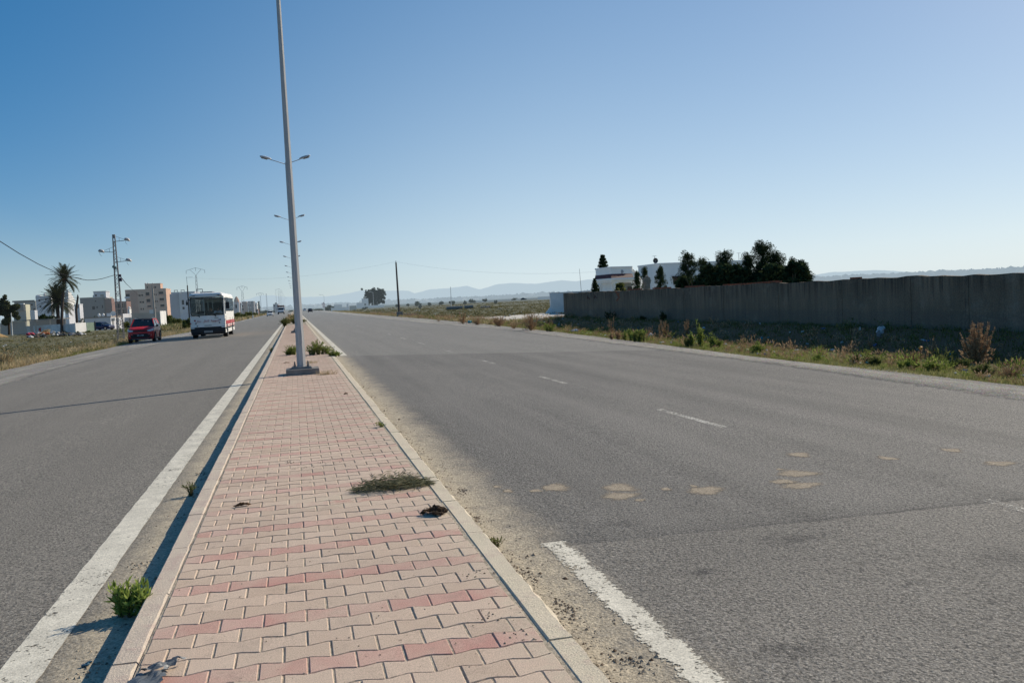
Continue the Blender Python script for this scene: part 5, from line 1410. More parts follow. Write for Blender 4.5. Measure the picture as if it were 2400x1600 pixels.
# eucalyptus
p=at(879,720,590); pt=at(880,677,590); H=pt.z+.6
eu=thing('eucalyptus_tree','large dark spreading tree with pale trunks on the far plain','tree',(p.x,590,-.6))
M_EUC=leafmat('eucalyptus_leaves',(.02,.03,.018),(.075,.08,.045),.15,haze=.09)
b=MB()
for dx,e in ((-1.2,-4.0),(.8,3.0),(2.0,5.2),(-.2,.5)): b.tube([(dx*.4,0,-.2),(dx,0,H*.35),(e,random.uniform(-1,1),H*.75)],[.35,.25,.1],7)
b.build('trunk',mat('pale_bark',(.25,.22,.18),(.16,.14,.11),3,.9,haze=.17),eu)
b=MB(); W_=px(590,46)/2
cl=[((-W_*.62,0,H*.80),(W_*.34,W_*.34,H*.17)),((-W_*.70,0,H*.52),(W_*.30,W_*.3,H*.16)),((-W_*.55,0,H*.30),(W_*.33,W_*.3,H*.17)),((-W_*.25,0,H*.42),(W_*.25,W_*.3,H*.17)),((-W_*.05,0,H*.84),(W_*.30,W_*.3,H*.15)),((W_*.15,0,H*.45),(W_*.30,W_*.3,H*.22)),((W_*.08,0,H*.22),(W_*.22,W_*.3,H*.16)),
    ((W_*.38,0,H*.86),(W_*.30,W_*.3,H*.13)),((W_*.66,0,H*.74),(W_*.28,W_*.3,H*.16)),((W_*.82,0,H*.56),(W_*.20,W_*.25,H*.16)),((W_*.78,0,H*.35),(W_*.14,W_*.2,H*.15)),((W_*.40,0,H*.34),(W_*.13,W_*.2,H*.15)),((-W_*.32,0,H*.66),(W_*.30,W_*.3,H*.18)),((W_*.05,0,H*.66),(W_*.30,W_*.3,H*.18)),((W_*.36,0,H*.64),(W_*.26,W_*.3,H*.16)),((-W_*.62,0,H*.66),(W_*.24,W_*.3,H*.15))]
for c,r in cl:
    sub=[(tuple(np.asarray(c)+RNG.normal(size=3)*np.asarray(r)*.62),tuple(np.asarray(r)*random.uniform(.36,.62))) for _ in range(16)]
    crown(b,sub,60,.42,.22)
b.build('crown',M_EUC,eu)
# far houses on the plain
def far_house(name,label,u0,u1,v0,v1,Y,dep,m,extra=None,cat='house',windows=()):
    a=at(u0,v1,Y); c=at(u1,v0,Y); zg=-.6; w_=c.x-a.x; h=c.z-zg
    t=thing(name,label,cat,((a.x+c.x)/2,Y,zg)); b=MB(); b.box((0,dep/2,h/2),(w_,dep,h)); b.build('wall',m,t)
    b=MB(); b.box((0,dep/2,h+.08),(w_+.3,dep+.3,.16)); b.build('roof',m,t)
    for (x0,y0,x1,y1) in windows:
        p=at(x0,y1,Y); q=at(x1,y0,Y); g=MB(); g.box(((p.x+q.x)/2-t.location.x,-.01,(p.z+q.z)/2-zg),(q.x-p.x,.08,q.z-p.z)); g.build('window',M_FARWIN,t)
    return t
M_FARWIN=mat('far_window',(.05,.06,.07),(.04,.05,.06),3,.3,haze=.2)
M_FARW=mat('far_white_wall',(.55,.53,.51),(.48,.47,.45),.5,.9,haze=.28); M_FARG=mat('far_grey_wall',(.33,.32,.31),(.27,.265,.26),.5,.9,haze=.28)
far_house('farmhouse','white two storey farmhouse partly behind the large dark tree',851,863,699.5,718,560,9,M_FARW,windows=[(854,711,858,716)])
far_house('outbuilding','low pale outbuilding left of the white farmhouse',838,852,709.5,721,545,7,M_FARW)
far_house('farm_wall','pale boundary wall below the large dark tree',852,900,714.5,721,540,.4,M_FARW,cat='wall')
far_house('bungalow','pale single storey bungalow among dark trees beyond the road sign',785,801.5,714,722,400,8,M_FARW)
far_house('long_wall','long low white wall in front of the pale bungalow',776,819,720,725.5,392,.4,M_FARW,cat='wall')
far_house('gate_pier','white gate pier at the end of the long low wall',813,816.5,712.5,724,391,.6,M_FARW,cat='pier')
far_house('green_gate','dark green gate between the low white walls',819.5,835,716.5,724,395,.2,mat('far_green_gate',(.05,.10,.09),(.04,.08,.07),2,.7,haze=.25),cat='gate')
far_house('field_wall','low dark wall running along the far edge of the right field',1098,1292,697.5,701.5,560,.4,M_FARG,cat='wall')
far_house('shed','small white shed at the far edge of the field',1267,1291,694.5,701,470,6,M_FARW,cat='shed')
for i,(u,v0,v1,Y,w_,lab,m) in enumerate([
    (776,711,725,405,22,'dark bush left of the pale bungalow',M_LEAF_DARKH),(790,711,717,415,24,'dark tree top behind the pale bungalow',M_LEAF_DARKH),(766,715,727,410,14,'small dark bush just right of the road sign',M_LEAF_DARKH),
    (748,720,730,430,20,'low dark bush left of the road sign',M_LEAF_DARKH),(735,722,730,460,22,'low green bush where the right road ends',M_LEAF_DARKH),(855,717,726,380,16,'rounded shrub before the white farmhouse',M_LEAF_DARKH),
    (930,708,716,420,14,'small round bush just left of the wooden pole',M_LEAF_DARKH),(956,709,715,480,10,'tiny bush right of the wooden pole',M_LEAF_DARKH),(976,702,714,430,24,'spreading bush on the field horizon right of the wooden pole',M_LEAF_DARKH),
    (985,711,719,260,10,'low bush below the spreading bush',M_LEAF_DARKH),(1005,707,714,400,14,'low bush on the field horizon, between spreading bush and post',M_LEAF_DARKH),(1034,703,710,430,12,'small bush left of the thin far post',M_LEAF_DARKH),
    (1060,701,711,330,20,'pair of bushes at the foot of the thin far post',M_LEAF_DARKH),(1089,702,710,330,10,'small bush above the concrete pipes',M_LEAF_DARKH),(1107,697,703,470,22,'flat bush at the start of the far field wall',M_LEAF_DARKH),
    (1136,697,703,500,16,'clipped bush before the far field wall',M_LEAF_DARKH),(1162,700,709,300,9,'lone green bush in the field below the far wall',M_LEAF_DARKH),(1205,696,700,540,20,'low dark bush behind the far wall',M_LEAF_DARKH)]):
    p=at(u,v0,Y); zb=min(-.5,at(u,v1,Y).z); zb=-.65
    bush('field_bush',lab,(p.x,Y,zb),px(Y,w_),p.z-zb,900,m,'bushes along the edge of the right field')
# far wooded and built-up band on the horizon (right)
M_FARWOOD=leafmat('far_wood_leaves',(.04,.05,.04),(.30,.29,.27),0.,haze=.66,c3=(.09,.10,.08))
def far_band(name,label,u0,u1,Y,h0,h1,n,size,zb=-.6):
    b=MB(); C=[]
    for i in range(n):
        u=random.uniform(u0,u1); a=at(u,690,Y*random.uniform(.9,1.15)); C.append((a.x,a.y,zb+random.uniform(h0,h1)))
    C=np.array(C); s=RNG.uniform(.5,1.6,n)*size
    b.arr(leaf_quads(C,s*1.6,s*.7,dirs=rand_dirs(n)*np.array([1,1,.25])))
    tag(b.build(name,M_FARWOOD),label=label,cat='woodland',kind='stuff')
far_band('far_woodland','hazy band of trees and houses under the right hills',1850,2500,2400,0,17,3200,7)
far_band('far_woodland','hazy band of trees on the plain under the central hills',700,1400,2600,0,9,2200,7)
far_band('far_woodland','hazy trees on the plain left of the road',-200,680,2600,0,8,1800,7)
# overhead wires on the right
M_WIRE=mat('overhead_cable',(.02,.02,.025),(.015,.015,.018),3,.8,0,.1)
M_WIREF=mat('far_overhead_cable',(.22,.23,.25),(.2,.21,.23),3,.7,haze=.35)
def cable(label,pts,r,m=M_WIRE,sag=0.0,n=10):
    b=MB(); out=[]
    for a,c in zip(pts,pts[1:]):
        for k in range(n):
            t_=k/n; q=a.lerp(c,t_); q.z-=sag*4*t_*(1-t_); out.append(q)
    out.append(pts[-1]); o=out[0]; b.tube([p-o for p in out],r,8); ob=b.build('overhead_cable',m,loc=o); tag(ob,label,'cable'); return ob
POLE_L=at(437,650,150)
cable('thin wire from the wooden pole across the road to the left',[PTOP,POLE_L],.008,M_WIREF,1.2,14)
cable('thin wire from the wooden pole to the villa on the right',[PTOP,at(1398,637,93)],.008,M_WIREF,.8,14)
# ================================================================= left-hand side
def pxu(u,Y): return at(u,740,Y).x
class Bld:
    """rectangular block from photo measurements: front u0..u1 at distance Y, lit right side to u2"""
    def __init__(s,name,label,cat,u0,u1,u2,vt,Y,m,zg=-.7,depth=None,roof=.0,side_m=None):
        a=at(u0,vt,Y); c=at(u1,vt-.05*(u1-u0),Y); s.Y=Y; s.x0=a.x; s.x1=c.x; s.zt=(a.z+c.z)/2
        if depth is None:
            kc=(MW@_ray(u1,740)); kr=(MW@_ray(u2,740)); depth=max(2.0,Y*(kc.x/kc.y)/(kr.x/kr.y)-Y)
        s.dep=min(depth,40); s.zg=zg; s.m=m
        s.t=thing(name,label,cat,((s.x0+s.x1)/2,Y,zg)); s.o=s.t.location.copy()
        s.W=s.x1-s.x0; s.H=s.zt-zg
    def lx(s,u): return pxu(u,s.Y)-s.o.x
    def lz(s,u,v): return at(u,v,s.Y).z-s.zg
    def body(s,holes=(),rec=.35,glass=None,name='wall',m=None):
        """front wall with real recesses"""
        b=MB(); W,H=s.W,s.H; hs=[]
        for (a,c,d,e) in holes:
            x0,x1=s.lx(a),s.lx(d); z1,z0=s.lz(a,c),s.lz(a,e); hs.append((max(x0,-W/2+.05),min(x1,W/2-.05),max(z0,.05),min(z1,H-.05)))
        xs=sorted(set([-W/2,W/2]+[round(v,4) for h in hs for v in h[:2]])); zs=sorted(set([0,H]+[round(v,4) for h in hs for v in h[2:]]))
        for xa,xb in zip(xs,xs[1:]):
            for za,zb in zip(zs,zs[1:]):
                cx,cz=(xa+xb)/2,(za+zb)/2
                if any(h[0]<cx<h[1] and h[2]<cz<h[3] for h in hs): continue
                b.add([(xa,0,za),(xb,0,za),(xb,0,zb),(xa,0,zb)],[(0,1,2,3)])
        for h in hs:
            x0,x1,z0,z1=h
            b.add([(x0,0,z0),(x1,0,z0),(x1,0,z1),(x0,0,z1),(x0,rec,z0),(x1,rec,z0),(x1,rec,z1),(x0,rec,z1)],[(0,4,5,1),(1,5,6,2),(2,6,7,3),(3,7,4,0)])
        D=s.dep
        b.add([(W/2,0,0),(W/2,D,0),(W/2,D,H),(W/2,0,H)],[(0,1,2,3)]); b.add([(-W/2,0,0),(-W/2,D,0),(-W/2,D,H),(-W/2,0,H)],[(3,2,1,0)])
        b.add([(-W/2,D,0),(W/2,D,0),(W/2,D,H),(-W/2,D,H)],[(3,2,1,0)]); b.add([(-W/2,0,H),(W/2,0,H),(W/2,D,H),(-W/2,D,H)],[(0,1,2,3)])
        b.build(name,m or s.m,s.t)
        for x0,x1,z0,z1 in hs:
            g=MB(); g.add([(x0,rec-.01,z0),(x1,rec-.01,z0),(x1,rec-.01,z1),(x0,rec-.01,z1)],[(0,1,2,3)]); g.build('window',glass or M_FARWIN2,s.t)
        return s
    def side_openings(s,items,m):
        for (y0,y1,z0,z1,nm) in items:
            g=MB(); g.box((s.W/2+.0,(y0+y1)/2,(z0+z1)/2),(.10,y1-y0,z1-z0)); g.build(nm,m,s.t)
        return s
    def add(s,name,m,u0,u1,v0,v1,y=-.06,dep=.1):
        b=MB(); x0,x1=s.lx(u0),s.lx(u1); z1,z0=s.lz(u0,v0),s.lz(u0,v1); b.box(((x0+x1)/2,y+dep/2,(z0+z1)/2),(x1-x0,dep,z1-z0)); b.build(name,m,s.t); return s
    def parapet(s,m=None,h=.25,t=.12):
        b=MB(); W,D,H=s.W,s.dep,s.H
        for c,d in (((0,-.0,H+h/2),(W+.1,t,h)),((0,D,H+h/2),(W+.1,t,h)),((-W/2,D/2,H+h/2),(t,D-t,h)),((W/2,D/2,H+h/2),(t,D-t,h))): b.box(c,d)
        b.build('parapet',m or s.m,s.t); return s
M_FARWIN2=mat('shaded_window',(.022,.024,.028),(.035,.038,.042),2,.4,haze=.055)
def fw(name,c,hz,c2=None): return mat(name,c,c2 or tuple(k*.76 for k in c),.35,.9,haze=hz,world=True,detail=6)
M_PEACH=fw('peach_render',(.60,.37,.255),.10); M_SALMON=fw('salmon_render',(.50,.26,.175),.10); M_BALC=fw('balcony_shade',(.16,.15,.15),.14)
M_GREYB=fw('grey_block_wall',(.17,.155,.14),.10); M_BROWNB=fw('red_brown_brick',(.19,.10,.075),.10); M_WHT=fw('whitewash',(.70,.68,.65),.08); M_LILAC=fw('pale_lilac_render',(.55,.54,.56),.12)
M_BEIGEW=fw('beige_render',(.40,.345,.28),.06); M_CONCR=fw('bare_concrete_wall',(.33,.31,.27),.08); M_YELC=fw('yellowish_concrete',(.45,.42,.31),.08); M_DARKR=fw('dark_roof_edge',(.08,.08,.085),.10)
# ---- apartment block
a=Bld('apartment_block','four storey peach apartment block with recessed balconies and stepped top floor','apartment block',293,388.6,400,682.5,390,M_PEACH)
win=[(314,690.5,319.5,695.5),(316,706,322,710.5),(318,721.5,324,727),(327.5,690.5,333,694),(334,690,339,693.5),(329,706,334,710),(335,706,340,710),(330,722,333.5,726),(335,722,338.5,726),
     (363.5,688.5,366.5,692),(368,688.5,371,692),(364.5,703.5,367.5,708),(369,703.5,372,708),(365,719.5,368,722.5)]
bal=[(295.5,689,307.5,698),(296,704.5,308.5,713.5),(297,720,309,729),(344.5,685,354,695),(345.5,700.5,355,710.5),(346.5,716,356,722),(375,683.5,386.5,691.5),(376,698.5,387.2,706.5),(377,713.5,387.3,721)]
a.body(win+bal,rec=1.0)
a.add('salmon_panel',M_SALMON,309.5,325.5,683.5,747,y=-.16,dep=.14).add('salmon_panel',M_SALMON,356.5,359,680,747,y=-.16,dep=.14)
for q in bal: a.add('balcony_front',M_LILAC if q[0]<310 else M_SALMON,q[0],q[2],q[3]-2.6,q[3]+1.5,y=-.3,dep=.25)
a.parapet(h=.5)
b=MB(); x0,x1=a.lx(344.6),a.lx(381); z0,z1=a.H,a.lz(344.6,666); b.box(((x0+x1)/2,3.5,(z0+z1)/2),(x1-x0,7,z1-z0)); b.box(((x0+x1)/2,3.5,z1+.12),(x1-x0+.2,7.2,.24)); ph=b.build('penthouse',M_PEACH,a.t)
for u0,u1,v0,v1 in ((349,351.5,671,675),(363.5,366.5,671,675),(367.5,370.5,671,675)):
    g=MB(); xa,xb=a.lx(u0),a.lx(u1); za,zb=a.lz(u0,v1),a.lz(u0,v0); g.box(((xa+xb)/2,-.03,(za+zb)/2),(xb-xa,.1,zb-za)); g.build('window',M_FARWIN2,ph)
b=MB()
for u in (345,351,362): b.lump((a.lx(u),1.5,a.lz(u,664)),.35)
b.build('roof_tank',M_WHT,ph)
# ---- unfinished houses left of the lattice mast
a=Bld('unfinished_house','dark grey unfinished house with pale rooftop storey left of the lattice mast','house',187,246,264,700.5,300,M_GREYB)
a.body([(217,718,224,725.5),(227,718,231,722),(246-6,715,243,722),(224,704.5,228,707)],rec=.5); a.parapet(h=.35,m=M_BEIGEW)
b=MB(); x0,x1=a.lx(223),a.lx(252); z1=a.lz(223,684); b.box(((x0+x1)/2,3,(a.H+z1)/2),(x1-x0,6,z1-a.H)); b.box(((x0+x1)/2,3,z1+.1),(x1-x0+.3,6.3,.2)); r_=b.build('rooftop_storey',M_LILAC,a.t)
g=MB(); g.box((a.lx(228.5),-.03,a.lz(228.5,692)),(.55,.1,.6)); g.build('window',M_FARWIN2,r_)
g=MB(); xa,xb=a.lx(239),a.lx(247); g.box(((xa+xb)/2,-.05,a.lz(240,692)),(xb-xa,.1,.55)); g.build('balcony',M_BEIGEW,r_)
b=MB(); b.box((a.lx(221),1,a.H+.5),(.35,.5,1.1)); b.build('chimney',M_WHT,a.t)
b=MB(); x0,x1=a.lx(246),a.lx(264); b.box(((x0+x1)/2,2.5,a.lz(250,700)/2),(x1-x0,5,a.lz(250,700))); b.build('brick_wing',M_BROWNB,a.t)
a=Bld('concrete_frame_house','bare concrete frame house with dark openings beside the lattice mast','house',264,296,300,707,310,M_BROWNB,depth=8)
a.body([(275,711.5,282,721.5),(283.5,711.5,290.5,721.5),(292,712,295,719),(275.5,726,282.5,735),(284,726,291.5,735)],rec=2.0)
a.add('concrete_frame',M_BEIGEW,273,275,708,745,y=-.12,dep=.12).add('concrete_frame',M_BEIGEW,291,292.5,708,745,y=-.12,dep=.12).add('concrete_frame',M_BEIGEW,273,296,721.8,725.5,y=-.14,dep=.12).add('concrete_frame',M_BEIGEW,290.8,296,706,709,y=-.14,dep=.12)
# ---- white and grey houses far left
a=Bld('white_block','plain whitewashed block with two small dark windows behind the bushy palm','house',83,119,122,695,280,M_LILAC)
a.body([(92.5,702,97.5,706.5),(94,716.5,99,721),(108,700,112,704)],rec=.3)
b=MB(); b.lump((a.lx(92),1,a.H+.2),(.8,.5,.35)); b.lump((a.lx(106),1,a.H+.4),(.35,.35,.6)); b.build('roof_tank',M_WHT,a.t)
a=Bld('grey_terrace','long grey house with dark flat roof edge left of the white block','house',33,83,83.5,707.5,285,M_CONCR,depth=8)
a.body([(73,712,79,716),(79,722.5,84,727),(60,713,64,716)],rec=.3); a.add('roof_edge',M_DARKR,32,84,705,708.5,y=-.3,dep=.4)
a=Bld('concrete_house','bare concrete house with sunlit yellowish end wall, far left','house',30,59,69.5,714.5,205,M_CONCR)
a.body([(30,737,40,744)],rec=.2,glass=M_LILAC)
b=MB(); b.box((a.W/2+.02,a.dep/2,a.H/2),(.05,a.dep,a.H)); b.build('end_wall',M_YELC,a.t)
a.add('roof_slab',M_DARKR,36.5,59,714,728.5,y=-.5,dep=.6)
b=MB(); b.box((a.lx(50),1,a.H+.12),(1.0,.8,.25)); b.build('roof_tank',M_WHT,a.t)
a=Bld('grey_annex','small grey annex with bright white pillars beside the concrete house','house',70,81,84.5,727.5,200,M_LILAC)
a.body(); a.add('pillar',M_WHT,74.5,76.5,729,744,y=-.2,dep=.2)
a=Bld('vaulted_house','white house with rounded vaulted roof beside the tall palm','house',150,158.5,176,701,258,M_LILAC)
a.body(); b=MB(); n=12; D=a.dep
vs=[(a.W/2+.05,D*.5-math.cos(math.pi*k/n)*D*.5,a.H-2.0+3.2*math.sin(math.pi*k/n)) for k in range(n+1)]; vs2=[(-a.W/2,y,z) for _,y,z in vs]
b.add(vs+vs2,[tuple(range(n+1)),tuple(reversed(range(n+1,2*n+2)))]+[(k,k+1,n+2+k,n+1+k) for k in range(n)]); b.build('vault',M_WHT,a.t)
b=MB(); b.box((0,D*.35,a.H+1.0),(a.W,D*.45,2.0)); b.box((a.W*.2,D*.2,a.H+2.2),(.5,.5,1.0)); b.build('roof_room',M_WHT,a.t)
a=Bld('white_cottage','low white cottage lit by the sun behind the bare palm trunk','house',174,186,194,714.5,225,M_LILAC); a.body([(182,715,186,722)],rec=.2); a.parapet(h=.2)
# ---- low white houses behind the blue car
a=Bld('low_white_house','low flat roofed whitewashed house with narrow doorways behind the blue car','house',198,259,287,747,172,M_LILAC,zg=-.7)
a.body([(237,760,243,768)],rec=.3); a.parapet(h=.25,m=fw('brown_roof_edge',(.30,.24,.19),.06))
D=a.dep; a.side_openings([(D*.10,D*.22,0,2.0,'doorway'),(D*.42,D*.50,.2,1.9,'doorway'),(D*.72,D*.84,.7,1.6,'window')],M_GREYB)
b=MB(); b.box((a.W/2+.12,D*.45,1.1),(.18,.5,2.3)); b.box((a.W/2+.12,D*.62,1.1),(.18,.5,2.3)); b.box((a.W/2+.35,D*.2,2.15),(.6,D*.3,.14)); b.build('pier',M_WHT,a.t)
b=MB()
for u in (221,231): b.lump((a.lx(u),4,a.H+.55),(.30,.3,.38),rough=.05)
b.box((a.lx(245),4,a.H+.5),(.7,.7,.7)); b.build('roof_tank',M_WHT,a.t)
b=MB(); b.lathe([(.02,.12),(.35,.06),(.5,0),(.35,.1),(.02,.15)],(a.lx(255.5),4,a.H+.75),'Y',16); b.bar((a.lx(255.5),4.1,a.H),(a.lx(255.5),4.1,a.H+.8),.06); b.build('dish',M_WHT,a.t)
a=Bld('white_house','whitewashed house with stepped roofline between the mast and the red car','house',283,288,309,735.5,186,M_LILAC,zg=-.7)
a.body(); D=a.dep; a.side_openings([(D*.12,D*.2,.8,1.7,'window'),(D*.62,D*.78,0,2.0,'doorway')],M_GREYB)
b=MB(); b.box((0,D*.86,a.H+.5),(a.W,D*.22,1.0)); b.lump((0,D*.86,a.H+1.3),.35); b.build('roof_room',M_WHT,a.t)
a=Bld('beige_house','long beige single storey house with bright white end wall behind the red car','house',308,374.5,388,736.5,188,M_BEIGEW,zg=-.7)
a.body([(318,744,324,751)],rec=.2); b=MB(); b.box((a.W/2+.03,a.dep/2,a.H/2+.15),(.12,a.dep+.2,a.H+.5)); b.build('end_wall',M_WHT,a.t); a.parapet(h=.2)
# ---- white and grey building left of the bus
a=Bld('modern_building','white and grey three storey building with oval window left of the bus','building',401,456,459,687.5,262,M_LILAC,depth=14)
a.body([(428.3,703,433.7,714),(428.8,719,434,725)],rec=.3); a.parapet(h=.3)
a.add('white_fin',M_WHT,423.5,426,684.5,731,y=-.5,dep=.5).add('white_fin',M_WHT,449,456,683,691,y=-.4,dep=.4)
a.add('grey_panel',fw('grey_panel',(.36,.35,.38),.12),401,423,689,748,y=-.05,dep=.05)
for u in (415,431):
    b=MB(); x0,x1=a.lx(u-3.5),a.lx(u+4); zz=a.H+.3
    b.bar((x0,1,zz-.2),(x0,1,zz+.55),.14); b.bar((x1,1,zz-.2),(x1,1,zz+.55),.14); b.bar((x0-.1,1,zz+.55),(x1+.1,1,zz+.55),.16); b.build('roof_frame',M_GREYB,a.t)
a=Bld('dark_flat_building','dark grey flat topped building just showing above the bus','building',456,497,503,684.5,300,fw('slate_render',(.20,.19,.22),.14)); a.body([(470,690,478,700)],rec=.3)
b=MB(); x0,x1=a.lx(465),a.lx(478); b.bar((x0,1,a.H),(x0,1,a.H+.9),.2); b.bar((x1,1,a.H),(x1,1,a.H+.9),.2); b.bar((x0,1,a.H+.9),(x1,1,a.H+.9),.25); b.build('roof_frame',M_GREYB,a.t)
# ---- houses right of the bus
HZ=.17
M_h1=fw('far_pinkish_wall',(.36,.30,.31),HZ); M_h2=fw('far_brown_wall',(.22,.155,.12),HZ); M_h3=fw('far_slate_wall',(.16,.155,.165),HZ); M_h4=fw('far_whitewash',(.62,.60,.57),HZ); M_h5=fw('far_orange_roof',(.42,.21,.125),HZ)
a=Bld('domed_house','house with orange domed roof and white pillars just right of the bus','house',547,560,565,708,345,M_h1); a.body([(553,714,557,722)],rec=.4)
b=MB(); r0=a.W*.52; b.lathe([(r0,a.H-.1),(r0*.86,a.H+.8),(r0*.5,a.H+1.7),(.1,a.H+2.25)],(a.W*.05,r0,0),'Z',8); b.build('roof',M_h5,a.t); a.add('pillar',M_h4,558,561.5,710,731,y=-.5,dep=.6).add('pillar',M_h4,549.5,552.5,707,713,y=-.5,dep=.5)
a=Bld('brown_house','brown rendered house with pale window surrounds right of the domed house','house',566,577,580.5,707,350,M_h2); a.body([(568,715,571,719),(568.5,723,572,727)],rec=.3); a.add('window_surround',M_h4,567,571.5,711.5,714.5)
a=Bld('slate_house','tall dark slate coloured house with white balcony ends','house',581,594,598,706,352,M_h3); a.body([(583,713,586,719),(583,722,587,727)],rec=.3); a.add('balcony_end',M_h4,587.3,589,705.5,712,y=-.5,dep=.5).add('balcony_end',M_h4,577.5,579.5,713,718,y=-.5,dep=.5).add('balcony_end',M_h4,588.5,590,719,722,y=-.5,dep=.5).add('wall_column',M_h1,585.5,587,708,728,y=-.3,dep=.3)
a=Bld('small_white_house','small pale house left of the dark pointed cypress','house',597,602,604,709.5,365,M_h4); a.body([(598,714,601,718)],rec=.3)
a=Bld('roadside_kiosk','small red and white roadside kiosk below the dark cypress','kiosk',599,604.5,607,724.5,300,M_BROWNB); a.body([(600,727,603,730)],rec=.2); a.add('white_panel',M_h4,603.7,606.7,728,733.5,y=-.3,dep=.2)
a=Bld('pink_building','pale pink block behind the white gateway','building',640,652,656,712.5,520,M_h1); a.body([(643,715,646,718)],rec=.3)
t0=at(646.5,736,300); t=thing('gateway','white two post gateway with dark top beside the oncoming lorry','gateway',(t0.x,300,-.4)); hh=at(646,711.5,300).z+.4
for dx in (0,px(300,3.2)): b=MB(); b.box((dx,0,hh/2),(.28,.28,hh)); b.build('post',M_h4,t)
b=MB(); b.box((px(300,1.6),0,hh+.15),(px(300,4.2),.35,.35)); b.build('lintel',M_DARKR,t)
p=at(606.5,705.5,340); dark_conifer('cypress_tree','dark pointed cypress right of the far left houses',(p.x,340,-.5),p.z+.5,px(340,3.6),m=M_LEAF_DARKH,cone=True,nb=26)
p=at(593.5,744,215); t=thing('kilometre_post','short white kilometre post on the left verge','marker post',(p.x,214,gz(p.x,214))); b=MB(); b.prism([(-.16,-.12),(.16,-.12),(.16,.12),(-.16,.12)],-.1,.6); b.lump((0,0,.6),(.16,.12,.14),rough=0); b.build('stone',M_WHT,t)
for u,vt,Y,w_,lab,m in ((556,727,300,22,'green hedge under the domed house',M_LEAF_OLIVE),(570,729,260,26,'dark green bush below the brown house',M_LEAF_OLIVE),(585,726,300,24,'green hedge under the slate house',M_LEAF_OLIVE),(598,729,270,20,'low bush beside the roadside kiosk',M_LEAF_OLIVE),(616,722,400,26,'rounded dark tree clump beyond the white car',M_LEAF_DARKH),(632,721,420,26,'dark tree clump left of the white gateway',M_LEAF_DARKH),(628,727,300,14,'yellowish bush behind the white car',M_LEAF_OLIVE),(680,725,430,16,'small dark tree at the vanishing end of the left road',M_LEAF_DARKH),
    (436,735,130,22,'dark bush left of the bus roadside',M_LEAF_OLIVE),(412,738,175,40,'green bushes behind the red car',M_LEAF_OLIVE),(540,738,190,20,'low bush directly right of the bus',M_LEAF_OLIVE),(396,733,200,20,'bush at the white end wall of the beige house',M_LEAF_OLIVE),
    (215,733,200,50,'dark reddish hedge behind the bare palm trunk',M_LEAF_DARK),(100,728,215,50,'dark garden trees behind the flat canopy',M_LEAF_DARK),(128,733,190,30,'dark shrub under the bushy palm',M_LEAF_DARK),(295,748,178,18,'small shrub before the whitewashed house',M_LEAF_OLIVE),
    (45,776,178,26,'dark weeds against the left end of the low wall',M_LEAF_DARK),(150,773,152,22,'dark weeds against the middle of the low wall',M_LEAF_DARK),(207,772,146,12,'pale green weed in front of the green gate',M_LEAF_OLIVE),(182,774,146,10,'dark weed at the white wall corner',M_LEAF_DARK)):
    p=at(u,vt,Y); zb=gz(p.x,Y)-.1 if Y<230 else -.7
    bush('roadside_bush',lab,(p.x,Y,zb),px(Y,w_),p.z-zb,1000,m,'bushes on the left side')
p=at(108,772,140); t=bush('dry_bush','pale pinkish dry bush above the rubbish heap',(p.x,140,gz(p.x,140)),px(140,24),1.3,900,M_DRYPALE)
# ---- low wall, green gate, canopy
M_LOWW=mat('dirty_whitewash',(.64,.62,.59),(.45,.44,.42),.7,.95,world=True,haze=.05,bump=.3,bscale=6)
wl=at(2,781,186); wr=at(176,779,150)
t=thing('garden_wall','low dirty white garden wall below the palms','wall',(wr.x,wr.y,0)); b=MB(); n=12; rings=[]
for k in range(n+1):
    q=wl.lerp(wr,k/n); zt=at(4+172*k/n,767.2-(767.2-757.8)*k/n,q.y).z; 
    rings.append([(q.x-wr.x,q.y-wr.y,-1.0),(q.x-wr.x,q.y-wr.y,zt),(q.x-wr.x,q.y-wr.y+.2,zt),(q.x-wr.x,q.y-wr.y+.2,-1.0)])
b.loft(rings); b.build('masonry',M_LOWW,t)
ztw=at(177,757,150).z
q2=at(200,760,153.2)
t=thing('corner_wall','bright sunlit white wall corner next to the green gate','wall',(wr.x,wr.y,0)); b=MB(); d=Vector((q2.x-wr.x,3.2,0)); nrm=Vector((d.y,-d.x,0)).normalized()*.12
b.add([(.12,0,-1),(d.x+.12,d.y,-1),(d.x+.12,d.y,ztw),(.12,0,ztw+.02)]+[(.12-nrm.x*2,-nrm.y*2+.0,-1),(d.x+.12-nrm.x*2,d.y-nrm.y*2,-1),(d.x+.12-nrm.x*2,d.y-nrm.y*2,ztw),(.12-nrm.x*2,-nrm.y*2,ztw)],[(0,1,2,3),(7,6,5,4),(3,2,6,7),(1,5,6,2),(0,3,7,4)]); b.build('masonry',M_WHT,t)
q3=at(219,760,155.5); t=thing('green_gate','pale green corrugated metal gate in the low wall','gate',(q2.x+.15,153.3,0)); d=Vector((q3.x-q2.x,2.2,0)); b=MB(); n=14
for k in range(n):
    a0=d*(k/n); a1=d*((k+.5)/n); a2=d*((k+1)/n); z1=ztw-.05; z0=-.75
    off=Vector((d.y,-d.x,0)).normalized()*.04
    b.add([(a0.x,a0.y,z0),(a1.x+off.x,a1.y+off.y,z0),(a1.x+off.x,a1.y+off.y,z1),(a0.x,a0.y,z1)],[(0,1,2,3)]); b.add([(a1.x+off.x,a1.y+off.y,z0),(a2.x,a2.y,z0),(a2.x,a2.y,z1),(a1.x+off.x,a1.y+off.y,z1)],[(0,1,2,3)])
b.build('sheet',mat('green_sheet_metal',(.27,.34,.24),(.21,.27,.19),2,.6,.1,haze=.05),t); b=MB(); b.bar((d.x+.1,d.y,-.8),(d.x+.1,d.y,ztw+.15),.14); b.build('post',M_BLACKP,t)
